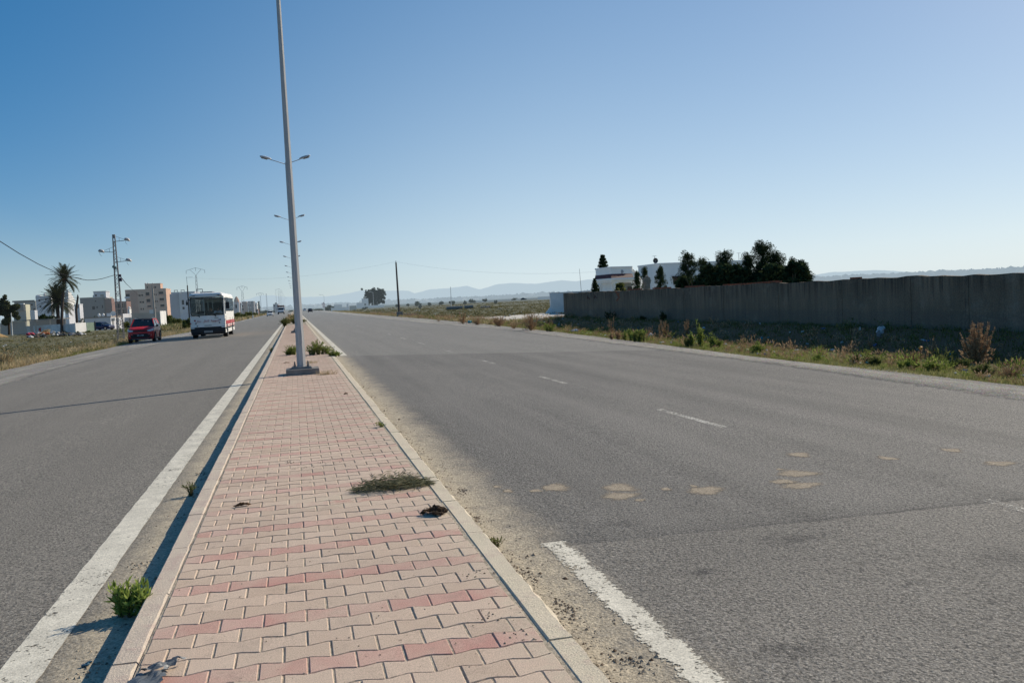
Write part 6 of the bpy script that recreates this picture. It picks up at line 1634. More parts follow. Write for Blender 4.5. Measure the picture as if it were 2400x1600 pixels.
Y=163; a0=at(54,751,Y); a1=at(146,747,Y); zc=a0.z
t=thing('canopy','flat roofed open canopy on thin posts behind the low wall','shelter',((a0.x+a1.x)/2,Y,-.7)); W=a1.x-a0.x
M_CANO=mat('canopy_sheet',(.22,.20,.17),(.15,.14,.12),1,.9,haze=.05)
b=MB(); b.box((0,2.5,zc+.7),(W,6.0,.16)); b.build('roof',M_CANO,t)
for f_ in (-.46,-.2,.18,.47):
    b=MB(); b.box((W*f_,.1,(zc+.7)/2),(.22,.22,zc+.7)); b.build('post',M_BEIGEW,t)
b=MB(); b.box((-.1*W,5.4,(zc+.6)/2),(W*.95,.2,zc+.6)); b.build('rear_wall',M_GREYB,t)
p=at(92,757.5,164); t=thing('stacked_goods','bright red object standing under the flat canopy','goods',(p.x,165,-.7)); b=MB(); b.box((0,0,.55),(.75,.6,1.1)); b.lump((.1,0,1.1),(.4,.3,.2)); b.build('bundle',M_STRIPE,t)
b=MB(); q=at(60,757,163)
# white wall and thin posts far left
a=Bld('boundary_wall','low pale wall with cream top left of the canopy','wall',0,60,60.5,757,172,M_CONCR,depth=.4); a.body(); a.add('cream_panel',M_YELC,22,55,752.5,756.5,y=0,dep=.3)
p=at(27.5,766,158); q=at(26,733,158); t=thing('lamp_pole','thin white pole in front of the far left tree','pole',(p.x,158,-.7)); b=MB(); b.tube([(0,0,0),(q.x-p.x,0,q.z+.7)],[.09,.05],6); b.build('pole',M_WHT,t)
# ---- trees
p=at(14,692,170); H=p.z+.7
t=thing('olive_tree','rounded dark olive green tree at the far left edge','tree',(p.x,170,-.7)); b=MB(); b.tube([(0,0,-.1),(.1,0,H*.4),(0,0,H*.7)],[.22,.16,.05],7)
for k in range(6): b.tube([(.05,0,H*.3),(math.cos(k)*1.2,math.sin(k)*1.2,H*.65)],[.09,.03],5)
b.build('trunk',M_TRUNK,t); b=MB(); cl=[]
for k in range(46):
    d=rand_dirs(1)[0]; r=random.uniform(.5,1.0); cl.append(((d[0]*2.0*r,d[1]*2.0*r,H*.60+d[2]*H*.30*r),(.55,.55,.5)))
cl.append(((-.2,0,H*.95),(.35,.35,.55)))
crown(b,cl,130,.20,.11); b.build('crown',leafmat('olive_crown_leaves',(.018,.028,.012),(.095,.10,.04),.2,haze=.01),t)
p=at(155.5,656,154); palm('date_palm','tall windswept date palm behind the low wall',(p.x-1.3,154,-.7),p.z+.9,px(154,38),nf=62,lean=1.0,trunk_r=.21,swept=.6,low=-.8)
p=at(133,709,166); palm('date_palm','shorter bushy date palm left of the tall palm trunk',(p.x,166,-.7),p.z+.9,px(166,43),nf=84,lean=.1,trunk_r=.3,low=-.55)
p=at(182,690,164); q=at(180.5,760,164); t=thing('palm_trunk','bare dead palm trunk with no crown','palm trunk',(q.x,164,-.7)); b=MB(); hh=p.z+.7
b.tube([(0,0,0),(.05,0,hh*.6),(p.x-q.x,0,hh*.93),(p.x-q.x,0,hh)],[.20,.19,.17,.05],8); b.build('trunk',M_PTRUNK,t)
# ---- lattice lamp mast
M_LATT=mat('lattice_steel',(.22,.20,.19),(.16,.14,.14),3,.7,.3,haze=.03)
Y=78; bs=at(284,797,Y); tp=at(266.5,552.5,Y); zg=gz(bs.x,Y)
mast=thing('lattice_mast','tall lattice steel mast carrying floodlight arms left of the red car','lattice mast',(bs.x,Y,zg)); H=tp.z-zg; lean=tp.x-bs.x
def cor(z,i):
    k=z/H; w_=.52-.36*k; sx=(-1,1,1,-1)[i]; sy=(-1,-1,1,1)[i]
    return Vector((lean*k+sx*w_/2,sy*w_/2,z))
b=MB()
for i in range(4): b.bar(cor(-.2,i),cor(H,i),.055)
b.build('corner_leg',M_LATT,mast)
b=MB(); n=26
for k in range(n):
    z0,z1=H*k/n,H*(k+1)/n
    for i in range(4):
        j=(i+1)%4; (b.bar(cor(z0,i),cor(z1,j),.028) if k%2 else b.bar(cor(z0,j),cor(z1,i),.028)); 
    if k%3==0:
        for i in range(4): b.bar(cor(z0,i),cor(z0,(i+1)%4),.028)
b.build('bracing',M_LATT,mast)
b=MB(); b.box((lean,0,H-.05),(.22,.22,.30)); b.build('cap',M_LATT,mast)
M_FLOOD=mat('floodlight_casing',(.62,.58,.54),(.45,.41,.38),3,.5,.2)
def flood(u0,u1,v,up,side,col=M_FLOOD,arm=True):
    z=at((u0+u1)/2,v,Y).z-zg; xc=lean*z/H; ua=at(u0,v,Y).x-bs.x; ub=at(u1,v,Y).x-bs.x; xe=ua if side>0 else ub
    if arm:
        b=MB(); b.bar((xc,0,z-.08),(xe,0,z-.02),.045); b.bar((xc,0,z+.42),(xe,0,z+.08),.022); xm=(xc+xe)/2; b.bar((xm,0,z-.04),(xm,0,z+.24),.022); b.build('arm',M_LATT,mast)
    b=MB(); rings=[]
    for t_,hh,dz in ((0,.07,0.),(.15,.15,.02),(.5,.17,.0),(.85,.15,-.05),(1.0,.08,-.10)):
        x=ua+(ub-ua)*t_; rings.append([Vector((x,.16*math.cos(a_),z+dz+.05+hh*math.sin(a_)*(1 if math.sin(a_)>0 else .6))) for a_ in [2*math.pi*k/10 for k in range(10)]])
    b.loft(rings); f_=b.build('floodlight',col,mast,smooth=True)
    b=MB(); b.tube([((ua+.08),0,z-.02),((ua+.10),0,z-.25),((ua+.22),0,z-.38)],.012,4); b.build('loose_cable',M_LATT,f_)
flood(291.5,304,563,0,1); flood(231,244,590,0,-1); flood(295,308,611,0,1)
flood(263.5,272.5,627.5,0,-1,mat('green_casing',(.18,.30,.27),(.14,.24,.22),3,.5),False)
b=MB(); zz=at(278,646,Y).z-zg; xx=lean*zz/H+.28; b.box((xx,0,zz),(.16,.2,.22)); b.box((xx+.02,0,zz-.35),(.2,.22,.3)); b.build('junction_box',mat('dark_box',(.06,.04,.07),(.04,.03,.05),4,.6),mast)
ca=Vector((bs.x+lean*.6-.1,Y,at(270,644,Y).z))
cable('black cable sagging from the lattice mast out of the left of the frame',[ca]+[at(u,v,Yc) for u,v,Yc in ((240,653,75),(222,656,73),(205,656.5,71),(190,654,69.5),(165,648.5,67),(128,636.5,63),(90,619,59),(45,594,54),(0,565.5,50),(-60,524,44))],.022,M_WIRE,0,3)
cable('black cable running from the lattice mast down to the peach apartment block',[Vector((bs.x+lean*.6+.3,Y,at(279,648,Y).z)),at(296,665,150),at(312,680,300),at(330,697,388)],.035,M_WIRE,0,4)
# ---- utility poles and pylons
M_POLE=mat('concrete_pole',(.34,.31,.27),(.24,.22,.20),3,.9,haze=.05)
Y=120; p=at(366,780,Y); q=at(357,669,Y); t=thing('utility_pole','slim pale pole in front of the peach apartment block','utility pole',(p.x,Y,-.7)); b=MB(); b.tube([(0,0,0),(q.x-p.x,0,q.z+.7)],[.16,.10],8); b.build('pole',M_POLE,t)
b=MB(); b.box((px(Y,-6),0,at(362,730,Y).z+.7),(px(Y,9),.1,.5)); b.build('small_sign',M_WHT,t)
Y=150; p=at(446,770,Y); q=at(439,668.5,Y); t=thing('utility_pole','dark pole with thin rod on top behind the left side of the bus','utility pole',(p.x,Y,-.7)); b=MB(); b.tube([(0,0,0),(q.x-p.x,0,q.z+.7)],[.15,.09],8); b.build('pole',M_WOOD,t); b=MB(); b.tube([(q.x-p.x,0,q.z+.6),(POLE_L.x-p.x,0,POLE_L.z+.8)],.03,5); b.bar((POLE_L.x-p.x,0,POLE_L.z+.7),(POLE_L.x-p.x+1.0,0,POLE_L.z+.7),.03); b.build('rod',M_AER,t)
def pylon(label,u,vt,ue0,ue1,ve,vj,vb,Y,hz,thick=.3):
    m=mat('pylon_steel',(.26,.25,.25),(.2,.2,.2),2,.7,haze=hz); top=at(u,vt,Y); p=at(u+1,vb,Y); zg=-.7
    t=thing('pylon',label,'pylon',(top.x,Y,zg),0,'power pylons left of the road'); z=lambda v:at(u,v,Y).z-zg
    xl=at(ue0,ve,Y).x-top.x; xr=at(ue1,ve,Y).x-top.x; ze=z(ve); zt=z(vt); zj=z(vj); r=px(Y,.55)
    b=MB(); w0,w1=thick*2.2,thick
    for i,(sx,sy) in enumerate(((-1,-1),(1,-1),(1,1),(-1,1))): b.bar((sx*w0/2,sy*w0/2,0),(sx*w1/2,sy*w1/2,zj),r*.75)
    n=12
    for k in range(n):
        za,zb=zj*k/n,zj*(k+1)/n; wa,wb=w0+(w1-w0)*k/n,w0+(w1-w0)*(k+1)/n; s=1 if k%2 else -1
        b.bar((s*wa/2,-wa/2,za),(-s*wb/2,-wb/2,zb),r*.6); b.bar((s*wa/2,wa/2,za),(-s*wb/2,wb/2,zb),r*.6)
    b.build('mast',m,t)
    b=MB(); b.bar((0,0,zt),(xl,0,ze),r); b.bar((0,0,zt),(xr,0,ze),r); b.bar((0,0,zj),(xl*.62,0,ze+(zt-ze)*.38),r); b.bar((0,0,zj),(xr*.62,0,ze+(zt-ze)*.38),r); b.build('cross_arm',m,t)
    for x,zz in ((xl,ze),(xr,ze),(0,zt)): b=MB(); b.bar((x,0,zz),(x,0,zz-(zt-zj)*.42),r*1.25); b.build('insulator',m,t)
    return t
pylon('nearest lattice pylon with spread arms above the bus roof',458,627.5,436,479.7,633.5,645,752,232,.10)
pylon('second lattice pylon with thick mast right of the bus',567,670,555,579,673.5,684,748,425,.28,.7)
pylon('faintest small pylon with spread arms before the blue hills',609.5,686,601,617.5,688,695,745,640,.45)
p=at(627,735,395); q=at(626,687.5,395); t=thing('lattice_mast','slender distant lattice mast behind the white car','lattice mast',(p.x,395,-.7)); b=MB(); hh=q.z+.7
for sx in (-1,1):
    for sy in (-1,1): b.bar((sx*.28,sy*.28,0),(sx*.12,sy*.12,hh),.09)
for k in range(18): s=1 if k%2 else -1; za,zb=hh*k/18,hh*(k+1)/18; wa,wb=.28-.16*k/18,.28-.16*(k+1)/18; b.bar((s*wa,-wa,za),(-s*wb,-wb,zb),.06)
b.build('mast',mat('far_mast_steel',(.30,.26,.26),(.25,.22,.22),2,.8,haze=.28),t)
p=at(632,700,400); b=MB()
# ---- earth mound and rubbish
p=ground(2,793,-.7); t=thing('earth_mound','smooth ochre earth mound at the left edge of the field','mound',(p.x-1.5,p.y,gz(p.x,p.y)-.1)); b=MB(); n=28; rings=[]
for r_,z in ((1.0,0),(.8,.22),(.55,.62),(.3,.92),(.05,1.05)):
    rings.append([(2.9*r_*math.cos(2*math.pi*k/n)*(1+.06*math.sin(3*k)),2.2*r_*math.sin(2*math.pi*k/n),z*.95+random.uniform(-.02,.02)) for k in range(n)])
b.loft(rings); b.build('earth',mat('ochre_earth',(.36,.235,.10),(.27,.18,.08),1.5,.95,bump=.4,bscale=8),t,smooth=True)
M_RUB=[mat('rubbish_'+n_,c,tuple(k*.6 for k in c),5,.8) for n_,c in (('black',(.03,.03,.035)),('grey',(.28,.28,.29)),('white',(.62,.61,.6)),('brown',(.17,.12,.09)),('dark_green',(.05,.07,.05)))]
b=MB()
for i in range(150):
    u=random.choice((random.uniform(66,110),random.uniform(100,200),random.uniform(120,190))); v=random.uniform(786,793)-.02*(u-60)
    q=ground(u,v,-.68); b.lump((q.x,q.y,gz(q.x,q.y)+random.uniform(.02,.22)),(random.uniform(.12,.5),random.uniform(.15,.5),random.uniform(.08,.28)),random.choice((0,0,0,1,1,2,3,4)),rough=.35)
tag(b.build('rubbish_heap',M_RUB),'long heap of dumped dark rubbish bags in the left field','rubbish',kind='stuff')
for u,v,m,lab,nm in ((71,788,M_STRIPE,'bright red rag on the left end of the rubbish heap','rag'),(106,786.5,mat('orange_cloth',(.55,.17,.06),(.42,.12,.05),4,.9),'orange cloth in the middle of the rubbish heap','rag')):
    q=ground(u,v,-.6); b=MB(); b.lump((0,0,.18),(.55,.4,.22),rough=.3,sub=2); b.lump((.4,.1,.14),(.35,.3,.18),rough=.3); o=b.build(nm,m,loc=(q.x,q.y,gz(q.x,q.y)+.1)); tag(o,lab,'rag')
# ---- kilometre of left verge posts
for u,v0,v1,lab in ((279,770,800,'left leg'),):
    pass
# ================================================================= median plants and litter
z0=.0
weed('leafy_weed','bright green leafy weed growing against the left kerb in the foreground','weed',(-1.07,5.32,gz(-1.07,5.32)),.22,.13,60,900,.030,leafmat('bright_weed_leaves',(.15,.20,.04),(.46,.54,.14),.45),droop=.1,cores=5)
weed('small_weed','small dark weed with purple flowers in the shade of the left kerb','weed',(-1.10,8.65,gz(-1.1,8.65)),.16,.10,14,160,.018,M_LEAF_OLIVE)
weed('small_weed','tiny weed clinging to the left kerb far beyond the leafy weed','weed',(-1.06,36.0,gz(-1.06,36)),.22,.16,12,160,.03,M_LEAF_OLIVE)
weed('small_weed','little yellow green weed at the right edge of the paving','weed',(1.05,11.35,0),.07,.09,16,150,.017,M_LEAF_GREEN)
weed('small_weed','small tuft growing in the gravel outside the right kerb','weed',(1.30,5.75,gz(1.3,5.75)),.08,.09,18,170,.016,M_LEAF_OLIVE)
def straggly(label,x,y,w,h,n,m):
    return weed('straggly_shrub',label,'shrub',(x,y,-.01),h*.9,w*.8,n*2,n*90,.026,m,droop=.15,cores=7)
straggly('straggly green shrub overhanging the right kerb just beyond the near lamp',.72,30.2,.62,.62,60,M_LEAF_GREEN)
straggly('lower green shrub on the left behind the near lamp',-.28,31.0,.42,.42,40,M_LEAF_GREEN)
straggly('green shrub creeping over the right kerb beside the road',1.16,28.6,.34,.24,26,M_LEAF_GREEN)
weed('round_shrub','round grassy shrub on the left kerb at the far end of the paving','shrub',(-1.0,83.5,-.1),.95,.62,120,4200,.05,M_LEAF_OLIVE)
weed('round_shrub','grey green shrub on the median behind the lamp pole','shrub',(-.1,92,-.05),.8,.7,60,1500,.07,M_LEAF_OLIVE)
for i,(x,y,h,m,lab) in enumerate(((-.7,97,.9,M_DRYPALE,'dry straw coloured shrub next after the round shrub'),(-.3,108,1.0,M_LEAF_OLIVE,'olive shrub further along the median'),(.6,96,.5,M_LEAF_OLIVE,'small shrub against the right kerb far along'),(-.6,124,1.1,M_DRYPALE,'tall dry shrub far along the median'),(.3,140,1.0,M_LEAF_OLIVE,'faint green shrub near the median vanishing point'))):
    weed('median_shrub',lab,'shrub',(x,y,-.05),h,.7,50,1200,.08,m,'shrubs along the far median')
# cut weed lying on the paving
t=thing('cut_weed','heap of cut grey green weed lying across the paving by the right kerb','cut plant',(.75,7.52,.0))
b=MB(); N=2400; C=[];D_=[]
for i in range(N):
    s=random.betavariate(2.2,1.7); x=-.40+.80*s; wd=.035+.12*math.sin(math.pi*min(1,s*.9+.05)); 
    y=random.gauss(0,wd*.55); z=abs(random.gauss(0,.05*math.sin(math.pi*s)+.008))
    C.append((x,y,z+.004)); a=random.gauss(.25,.75); D_.append((math.cos(a),math.sin(a)*.9,random.gauss(.12,.3)))
D_=np.array(D_); D_/=np.linalg.norm(D_,axis=1,keepdims=True); s=RNG.uniform(.5,1.3,N)
b.arr(leaf_quads(np.array(C),.036*s,.0032*s,dirs=D_)); b.build('sprigs',leafmat('wilted_sprigs',(.09,.095,.05),(.33,.31,.19),.25),t)
b=MB()
for i in range(26): a=random.uniform(-.3,.5); x=random.uniform(-.35,.2); y=random.gauss(0,.05); b.tube([(x,y,.01),(x+.12,y+.12*a,.03),(x+.25,y+.25*a,.035)],[.002,.002,.001],4)
b.build('stems',M_STEM,t)
t=thing('dung_clump','dark brown fibrous dung clump at the right edge of the paving','dung',(.975,6.43,0))
b=MB()
for i in range(60):
    a=random.uniform(0,6.28); r=random.random()**.6*.085; b.lump((math.cos(a)*r*1.15,math.sin(a)*r*.9,.015+.045*(1-(r/.09)**2)*random.random()),(random.uniform(.012,.03),random.uniform(.010,.024),random.uniform(.008,.02)),rough=.3)
b.build('lumps',mat('brown_fibre',(.105,.062,.036),(.035,.021,.013),60,.95,bump=.8,bscale=300),t)
b=MB(); C=clump_pts((0,0,.035),(.10,.08,.035),500); d=rand_dirs(500)*np.array([1,1,.4]); d/=np.linalg.norm(d,axis=1,keepdims=True); b.arr(leaf_quads(C,RNG.uniform(.006,.016,500),.0016,dirs=d)); b.build('fibres',leafmat('brown_straw',(.06,.035,.02),(.22,.14,.08),.1),t)
def dead_leaf(label,x,y,s,n=7):
    t=thing('dead_leaf',label,'dead leaf',(x,y,.0),random.uniform(-.4,.4)); b=MB()
    for i in range(n):
        a=random.gauss(0,.45); L=s*random.uniform(.5,1); w=s*.09; k=5; rg=[]
        for j in range(k+1):
            q=j/k; x_=L*(q-.5)*math.cos(a); y_=L*(q-.5)*math.sin(a)*.5+random.gauss(0,.004); z=.006+.03*math.sin(math.pi*q)*random.random(); ww=w*math.sin(math.pi*(q*.9+.05))
            rg.append([Vector((x_,y_-ww,z)),Vector((x_,y_,z+.008)),Vector((x_,y_+ww,z))])
        b.loft(rg,cap=False,closed=False)
    b.build('blade',leafmat('curled_dead_leaf',(.10,.055,.03),(.22,.13,.075),.1),t)
dead_leaf('curled dead brown leaf lying alone on the left of the paving',-.54,7.42,.17,8); dead_leaf('small dead twig leaf in front of the left shrub',-.33,26.4,.24,4); dead_leaf('small dark clod of dry grass near the right kerb',.84,15.9,.13,7)
t=thing('grass_tuft','dry straw tuft beside the lamp plinth','tuft',(.66,20.95,0)); b=MB(); P_=np.array([(random.gauss(0,.14),random.gauss(0,.05),0) for i in range(160)]); b.arr(blades(P_,.14,.004,1.6),k=3); b.build('blades',M_DRYPALE,t)
t=thing('grass_tuft','faint dry tuft lying behind the lamp plinth','tuft',(.36,25.6,0)); b=MB(); P_=np.array([(random.gauss(0,.12),random.gauss(0,.06),0) for i in range(110)]); b.arr(blades(P_,.10,.005,1.6),k=3); b.build('blades',M_DRYPALE,t)
# torn grey plastic in the bottom left corner
t=thing('plastic_scrap','torn dark grey plastic sheet lying at the bottom left of the paving','plastic scrap',(-.755,4.09,.0),R_(-4))
def sheet(pts,z0,amp):
    nx,ny=9,7; rows=[]
    for j in range(ny+1):
        r=[]
        for i in range(nx+1):
            u,v=i/nx,j/ny; a=Vector(pts[0]).lerp(Vector(pts[1]),u); c=Vector(pts[3]).lerp(Vector(pts[2]),u); q=a.lerp(c,v)
            e=.012 if (i in (0,nx) or j in (0,ny)) else 0
            r.append(Vector((q.x+random.uniform(-e,e),q.y+random.uniform(-e,e),z0+amp*(.5+.5*math.sin(7*u+3*v)*math.cos(5*v+2*u))+random.uniform(0,amp*.35))))
        rows.append(r)
    b=MB(); b.loft(rows,cap=False,closed=False); return b
M_PLAS=mat('grey_plastic',(.135,.145,.155),(.085,.095,.105),6,.45,0,.4,bump=.3,bscale=30)
sheet([(-.105,-.22),(.06,-.22),(.075,.0),(-.06,.02)],.006,.022).build('lower_flap',M_PLAS,t); sheet([(-.055,.0),(.06,.02),(.135,.115),(-.01,.085)],.012,.03).build('upper_flap',M_PLAS,t)
t=thing('blue_scrap','crumpled blue wrapper in the gutter left of the kerb','litter',(-1.165,4.66,gz(-1.16,4.66))); b=MB(); 
for i in range(5): b.lump((random.gauss(0,.016),random.gauss(0,.02),.008),(.014,.010,.008),rough=.4)
b.build('wrapper',mat('blue_film',(.03,.10,.16),(.02,.06,.10),20,.4),t)
# ================================================================= verges
def grass_obj(name,label,n,fx,fy,h,w,m,lean=.6,keep=None):
    P_=field_points(n,fx,fy,-.01,keep); b=MB(); hh=RNG.uniform(h[0],h[1],n); b.arr(blades(P_,hh,w,lean),k=3); tag(b.build(name,m),label,'grass',kind='stuff')
def patchy(s,th):
    return lambda x,y: (math.sin(x*1.3*s+y*.9*s)+math.sin(y*1.7*s-x*.6*s+2)+math.sin(x*.5*s-y*.31*s+1))>th+random.uniform(-.7,.7)
ydist=lambda a,b_:(lambda: a+(b_-a)*random.random()**1.35)
grass_obj('verge_grass','short green grass on the right verge in front of the grey wall',52000,lambda y:lerp(R_OUT,y)-.25+random.random()**1.2*3.1,ydist(9,62),(.04,.13),.007,M_GRASS,.7)
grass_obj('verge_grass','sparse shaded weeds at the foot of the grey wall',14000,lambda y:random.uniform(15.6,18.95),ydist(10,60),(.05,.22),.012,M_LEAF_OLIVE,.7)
grass_obj('verge_grass','dry straw grass along the right verge beyond the wall',14000,lambda y:lerp(R_OUT,y)-.2+random.random()**1.5*3.5,ydist(62,330),(.12,.45),.03,M_DRYPALE,.6,patchy(.4,-.4))
grass_obj('verge_grass','green grass along the right verge beyond the wall',14000,lambda y:lerp(R_OUT,y)-.1+random.random()**1.5*4,ydist(62,330),(.10,.40),.03,M_GRASS,.6,patchy(.4,-.2))
grass_obj('verge_grass','green grass along the left verge',22000,lambda y:lerp(L_OUT,y)+.15-random.random()**1.3*4.2,ydist(26,140),(.06,.26),.014,M_GRASS,.6,patchy(.5,-.3))
grass_obj('verge_grass','straw coloured tall grass along the left verge',20000,lambda y:lerp(L_OUT,y)+.1-random.random()**1.4*4.5,ydist(26,150),(.15,.50),.014,M_DRYPALE,.6,patchy(.35,.0))
grass_obj('verge_grass','rough dry grass far along the left verge',12000,lambda y:lerp(L_OUT,y)+.3-random.random()**1.4*12,ydist(130,420),(.3,.9),.07,M_DRYPALE,.6,patchy(.1,-.2))
grass_obj('verge_grass','rough green growth far along the left verge',12000,lambda y:lerp(L_OUT,y)-.2-random.random()**1.4*14,ydist(130,420),(.3,1.0),.08,M_LEAF_OLIVE,.6,patchy(.1,-.3))
def scrub(name,label,n,fx,fy,keep=None,s=(.10,.30)):
    P_=field_points(n,fx,fy,.02,keep); b=MB(); k=9
    C=np.repeat(P_,k,axis=0); r=np.repeat(RNG.uniform(s[0],s[1],n),k).reshape(-1,1)
    C=C+RNG.normal(size=C.shape)*r*np.array([.9,.9,.28])+np.array([0,0,.05])
    b.arr(leaf_quads(C,(r*.55).ravel(),(r*.26).ravel(),up=.6)); tag(b.build(name,M_FIELD),label,'scrub',kind='stuff')
scrub('field_scrub','low olive scrub covering the right field',9000,lambda y:lerp(R_OUT,y)+2+random.random()*(12+y*.42),lambda:76+324*random.random()**1.6,lambda x,y:not(19<x<34 and y<92) and not (y<100 and x<30 and random.random()<.8),(.10,.30))
scrub('field_scrub','low olive scrub covering the left field',8000,lambda y:lerp(L_OUT,y)-2.2-random.random()*(10+y*.42),lambda:30+118*random.random()**1.2,None,(.05,.15))
# dead stalks and weeds in front of the wall (measured spots)
def vp(u,v,z=-.42): q=ground(u,v,z); return (q.x,q.y,gz(q.x,q.y))
def hpx(u,v0,v1,z=-.42):
    q=ground(u,v1,z); return max(.08,(v1-v0)*q.y/F_PX*1.02)
GD='dead stalks on the right verge'; GW='green weeds on the right verge'
for u,v0,v1,n,sp,lab in (
    (2290,722,845,34,.36,'largest dead stalk plant, many spikes, near the right edge of the view'),
    (2140,808,848,40,.75,'low rusty brown dead bush left of the largest spiky one'),
    (2185,772,830,6,.45,'thin three spiked dead stalk just left of the largest one'),
    (2365,840,890,34,.9,'sprawling brown dead bush at the right edge of the view'),
    (2040,770,818,5,.25,'pair of dead spikes before the shaded white bag'),
    (1918,780,812,9,.9,'fallen fan of pale dead stems on the shadow edge'),
    (1853,776,811,4,.2,'single short dead spike standing in the grass, middle verge'),
    (1799,782,804,3,.15,'tiny dead spike left of the single short one'),
    (1742,775,803,6,.22,'cluster of two thick dead spikes beyond the tall green weed'),
    (1610,738,790,5,.15,'slender dead spike close to the grey wall shade'),
    (1560,738,790,9,.30,'group of dead spikes in front of the dark wall shrub'),
    (1523,757,790,8,.45,'dead stems tangled round a white bag'),
    (1545,750,792,4,.12,'straight dead spike beside the bag tangle'),
    (1435,738,786,4,.2,'thin dead stalk before the dark bush at the wall'),
    (1337,756,776,5,.2,'short dead stalks above the white litter'),
    (1245,735,780,22,.5,'dead bush at the corner where the grey wall starts'),
    (1290,748,776,14,.35,'dead stalks over the green patch by the wall corner'),
    (1170,738,768,26,.55,'wide dead bush before the concrete yard'),
    (1120,742,765,20,.6,'brown dead bush left of the wide one'),
    (1085,730,763,10,.35,'tall dead stalks at the teal litter'),
    (1205,756,776,12,.6,'low dead bush between the yard and the wall'),
    (1028,748,757,10,.6,'low dead twigs at the dirt track entrance')):
    x,y,z=vp(u,v1); dry_plant('dead_stalks',lab,(x,y,z),hpx(u,v0,v1),int(n*1.7)+1,GD,sp,w=.011)
for u,v0,v1,w_,m,lab in (
    (1638,755,818,15,M_LEAF_GREEN,'tall bright green weed, upright, in the middle of the verge'),(1668,782,818,17,M_LEAF_GREEN,'shorter green weed touching the tall one on its right'),(1620,790,818,13,M_LEAF_OLIVE,'low olive weed left of the tall green weed'),
    (1478,773,804,14,M_LEAF_GREEN,'rounded green weed left of its taller twin'),(1502,768,807,18,M_LEAF_GREEN,'leafy green weed before the white bag tangle'),(1447,783,802,14,M_DRY,'reddish wilted weed on the verge edge'),
    (1282,762,782,20,M_LEAF_GREEN,'green weed patch at the near corner of the grey wall'),(1775,803,830,24,M_LEAF_GREEN,'spreading low weeds on the verge right of the tall weed'),(1918,838,851,11,M_LEAF_GREEN,'small round weed beside a pale stone'),
    (2010,832,858,26,M_LEAF_OLIVE,'green shrubby weed left of the teal bag'),(2055,840,862,12,M_LEAF_OLIVE,'upright weed right of the teal bag'),(2130,842,870,26,M_LEAF_GREEN,'bushy green weed by the yellow blossom'),(2180,845,873,22,M_LEAF_GREEN,'dense green weed right of the yellow blossom'),
    (2252,826,855,34,M_LEAF_OLIVE,'dark green grassy clump under the largest dead plant'),(2310,852,880,30,M_LEAF_OLIVE,'flat green clump at the right edge of the verge'),
    (1432,722,742,14,M_LEAF_DARK,'dark bush growing at the wall beneath the red paint marks'),(1553,718,742,9,M_LEAF_DARK,'dark upright shrub against the wall, middle section'),(1503,733,745,10,M_LEAF_DARK,'low dark shrub against the wall')):
    x,y,z=vp(u,v1) if v1>745 else (18.6,atx(u,v1,18.6).y,.0)
    h=hpx(u,v0,v1) if v1>745 else (v1-v0)*y/F_PX*1.15
    weed('verge_weed',lab,'weed',(x,y,z),h*1.1,max(.1,w_*1.25*y/F_PX),44,1100,.028+.03*h,m,GW,cores=4)
x,y,z=vp(2158,838); t=thing('yellow_blossom','single orange yellow blossom among the verge weeds','flower',(x,y,z)); b=MB(); b.tube([(0,0,0),(0,0,.28)],.008,5); b.build('stalk',M_STEM,t); b=MB(); b.lump((0,0,.31),(.06,.06,.05)); b.build('flower_head',mat('orange_petals',(.70,.33,.06),(.6,.25,.05),8,.7),t)
def undergrowth(name,label,n,fx,fy,m,h,k=14,keep=None):
    k=int(k*2.6)
    P_=field_points(n,fx,fy,0.0,keep); b=MB(); hh=np.repeat(RNG.uniform(h[0],h[1],n)*(RNG.random(n)**1.5*.9+.35),k)
    C=np.repeat(P_,k,axis=0); d=rand_dirs(len(C)); d[:,2]=np.abs(d[:,2])+.55; d/=np.linalg.norm(d,axis=1,keepdims=True)
    r=RNG.random((len(C),1)); C=C+d*hh.reshape(-1,1)*r*.9+RNG.normal(size=C.shape)*np.array([1,1,0])*hh.reshape(-1,1)*.22
    b.arr(leaf_quads(C,hh*.115+.008,hh*.030+.003,dirs=d)); tag(b.build(name,m),label,'undergrowth',kind='stuff')
near=lambda a,b_:(lambda:a+(b_-a)*random.random()**1.2)
undergrowth('verge_undergrowth','tangle of low green weeds along the right verge',330,lambda y:lerp(R_OUT,y)-.15+random.random()**1.3*3.3,near(9,62),M_LEAF_GREEN,(.10,.34),26)
undergrowth('verge_undergrowth','tangle of dry straw weeds along the right verge',640,lambda y:lerp(R_OUT,y)-.1+random.random()*5.2,near(9,62),M_DRY,(.10,.42),22)
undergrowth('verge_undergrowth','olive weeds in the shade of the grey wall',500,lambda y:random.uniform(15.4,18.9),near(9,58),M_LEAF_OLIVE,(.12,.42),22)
undergrowth('verge_undergrowth','straw and brown weeds along the right verge past the wall',420,lambda y:lerp(R_OUT,y)+random.random()**1.4*4.5,near(60,190),M_DRY,(.2,.75),20)
undergrowth('verge_undergrowth','green weeds along the right verge past the wall',300,lambda y:lerp(R_OUT,y)+random.random()**1.4*4.5,near(62,190),M_LEAF_OLIVE,(.2,.6),20)
undergrowth('verge_undergrowth','dry weeds along the left verge',420,lambda y:lerp(L_OUT,y)-random.random()**1.4*4,near(28,150),M_DRYPALE,(.15,.6),20)
undergrowth('verge_undergrowth','green weeds along the left verge',360,lambda y:lerp(L_OUT,y)-random.random()**1.4*5,near(28,170),M_LEAF_OLIVE,(.15,.55),20)
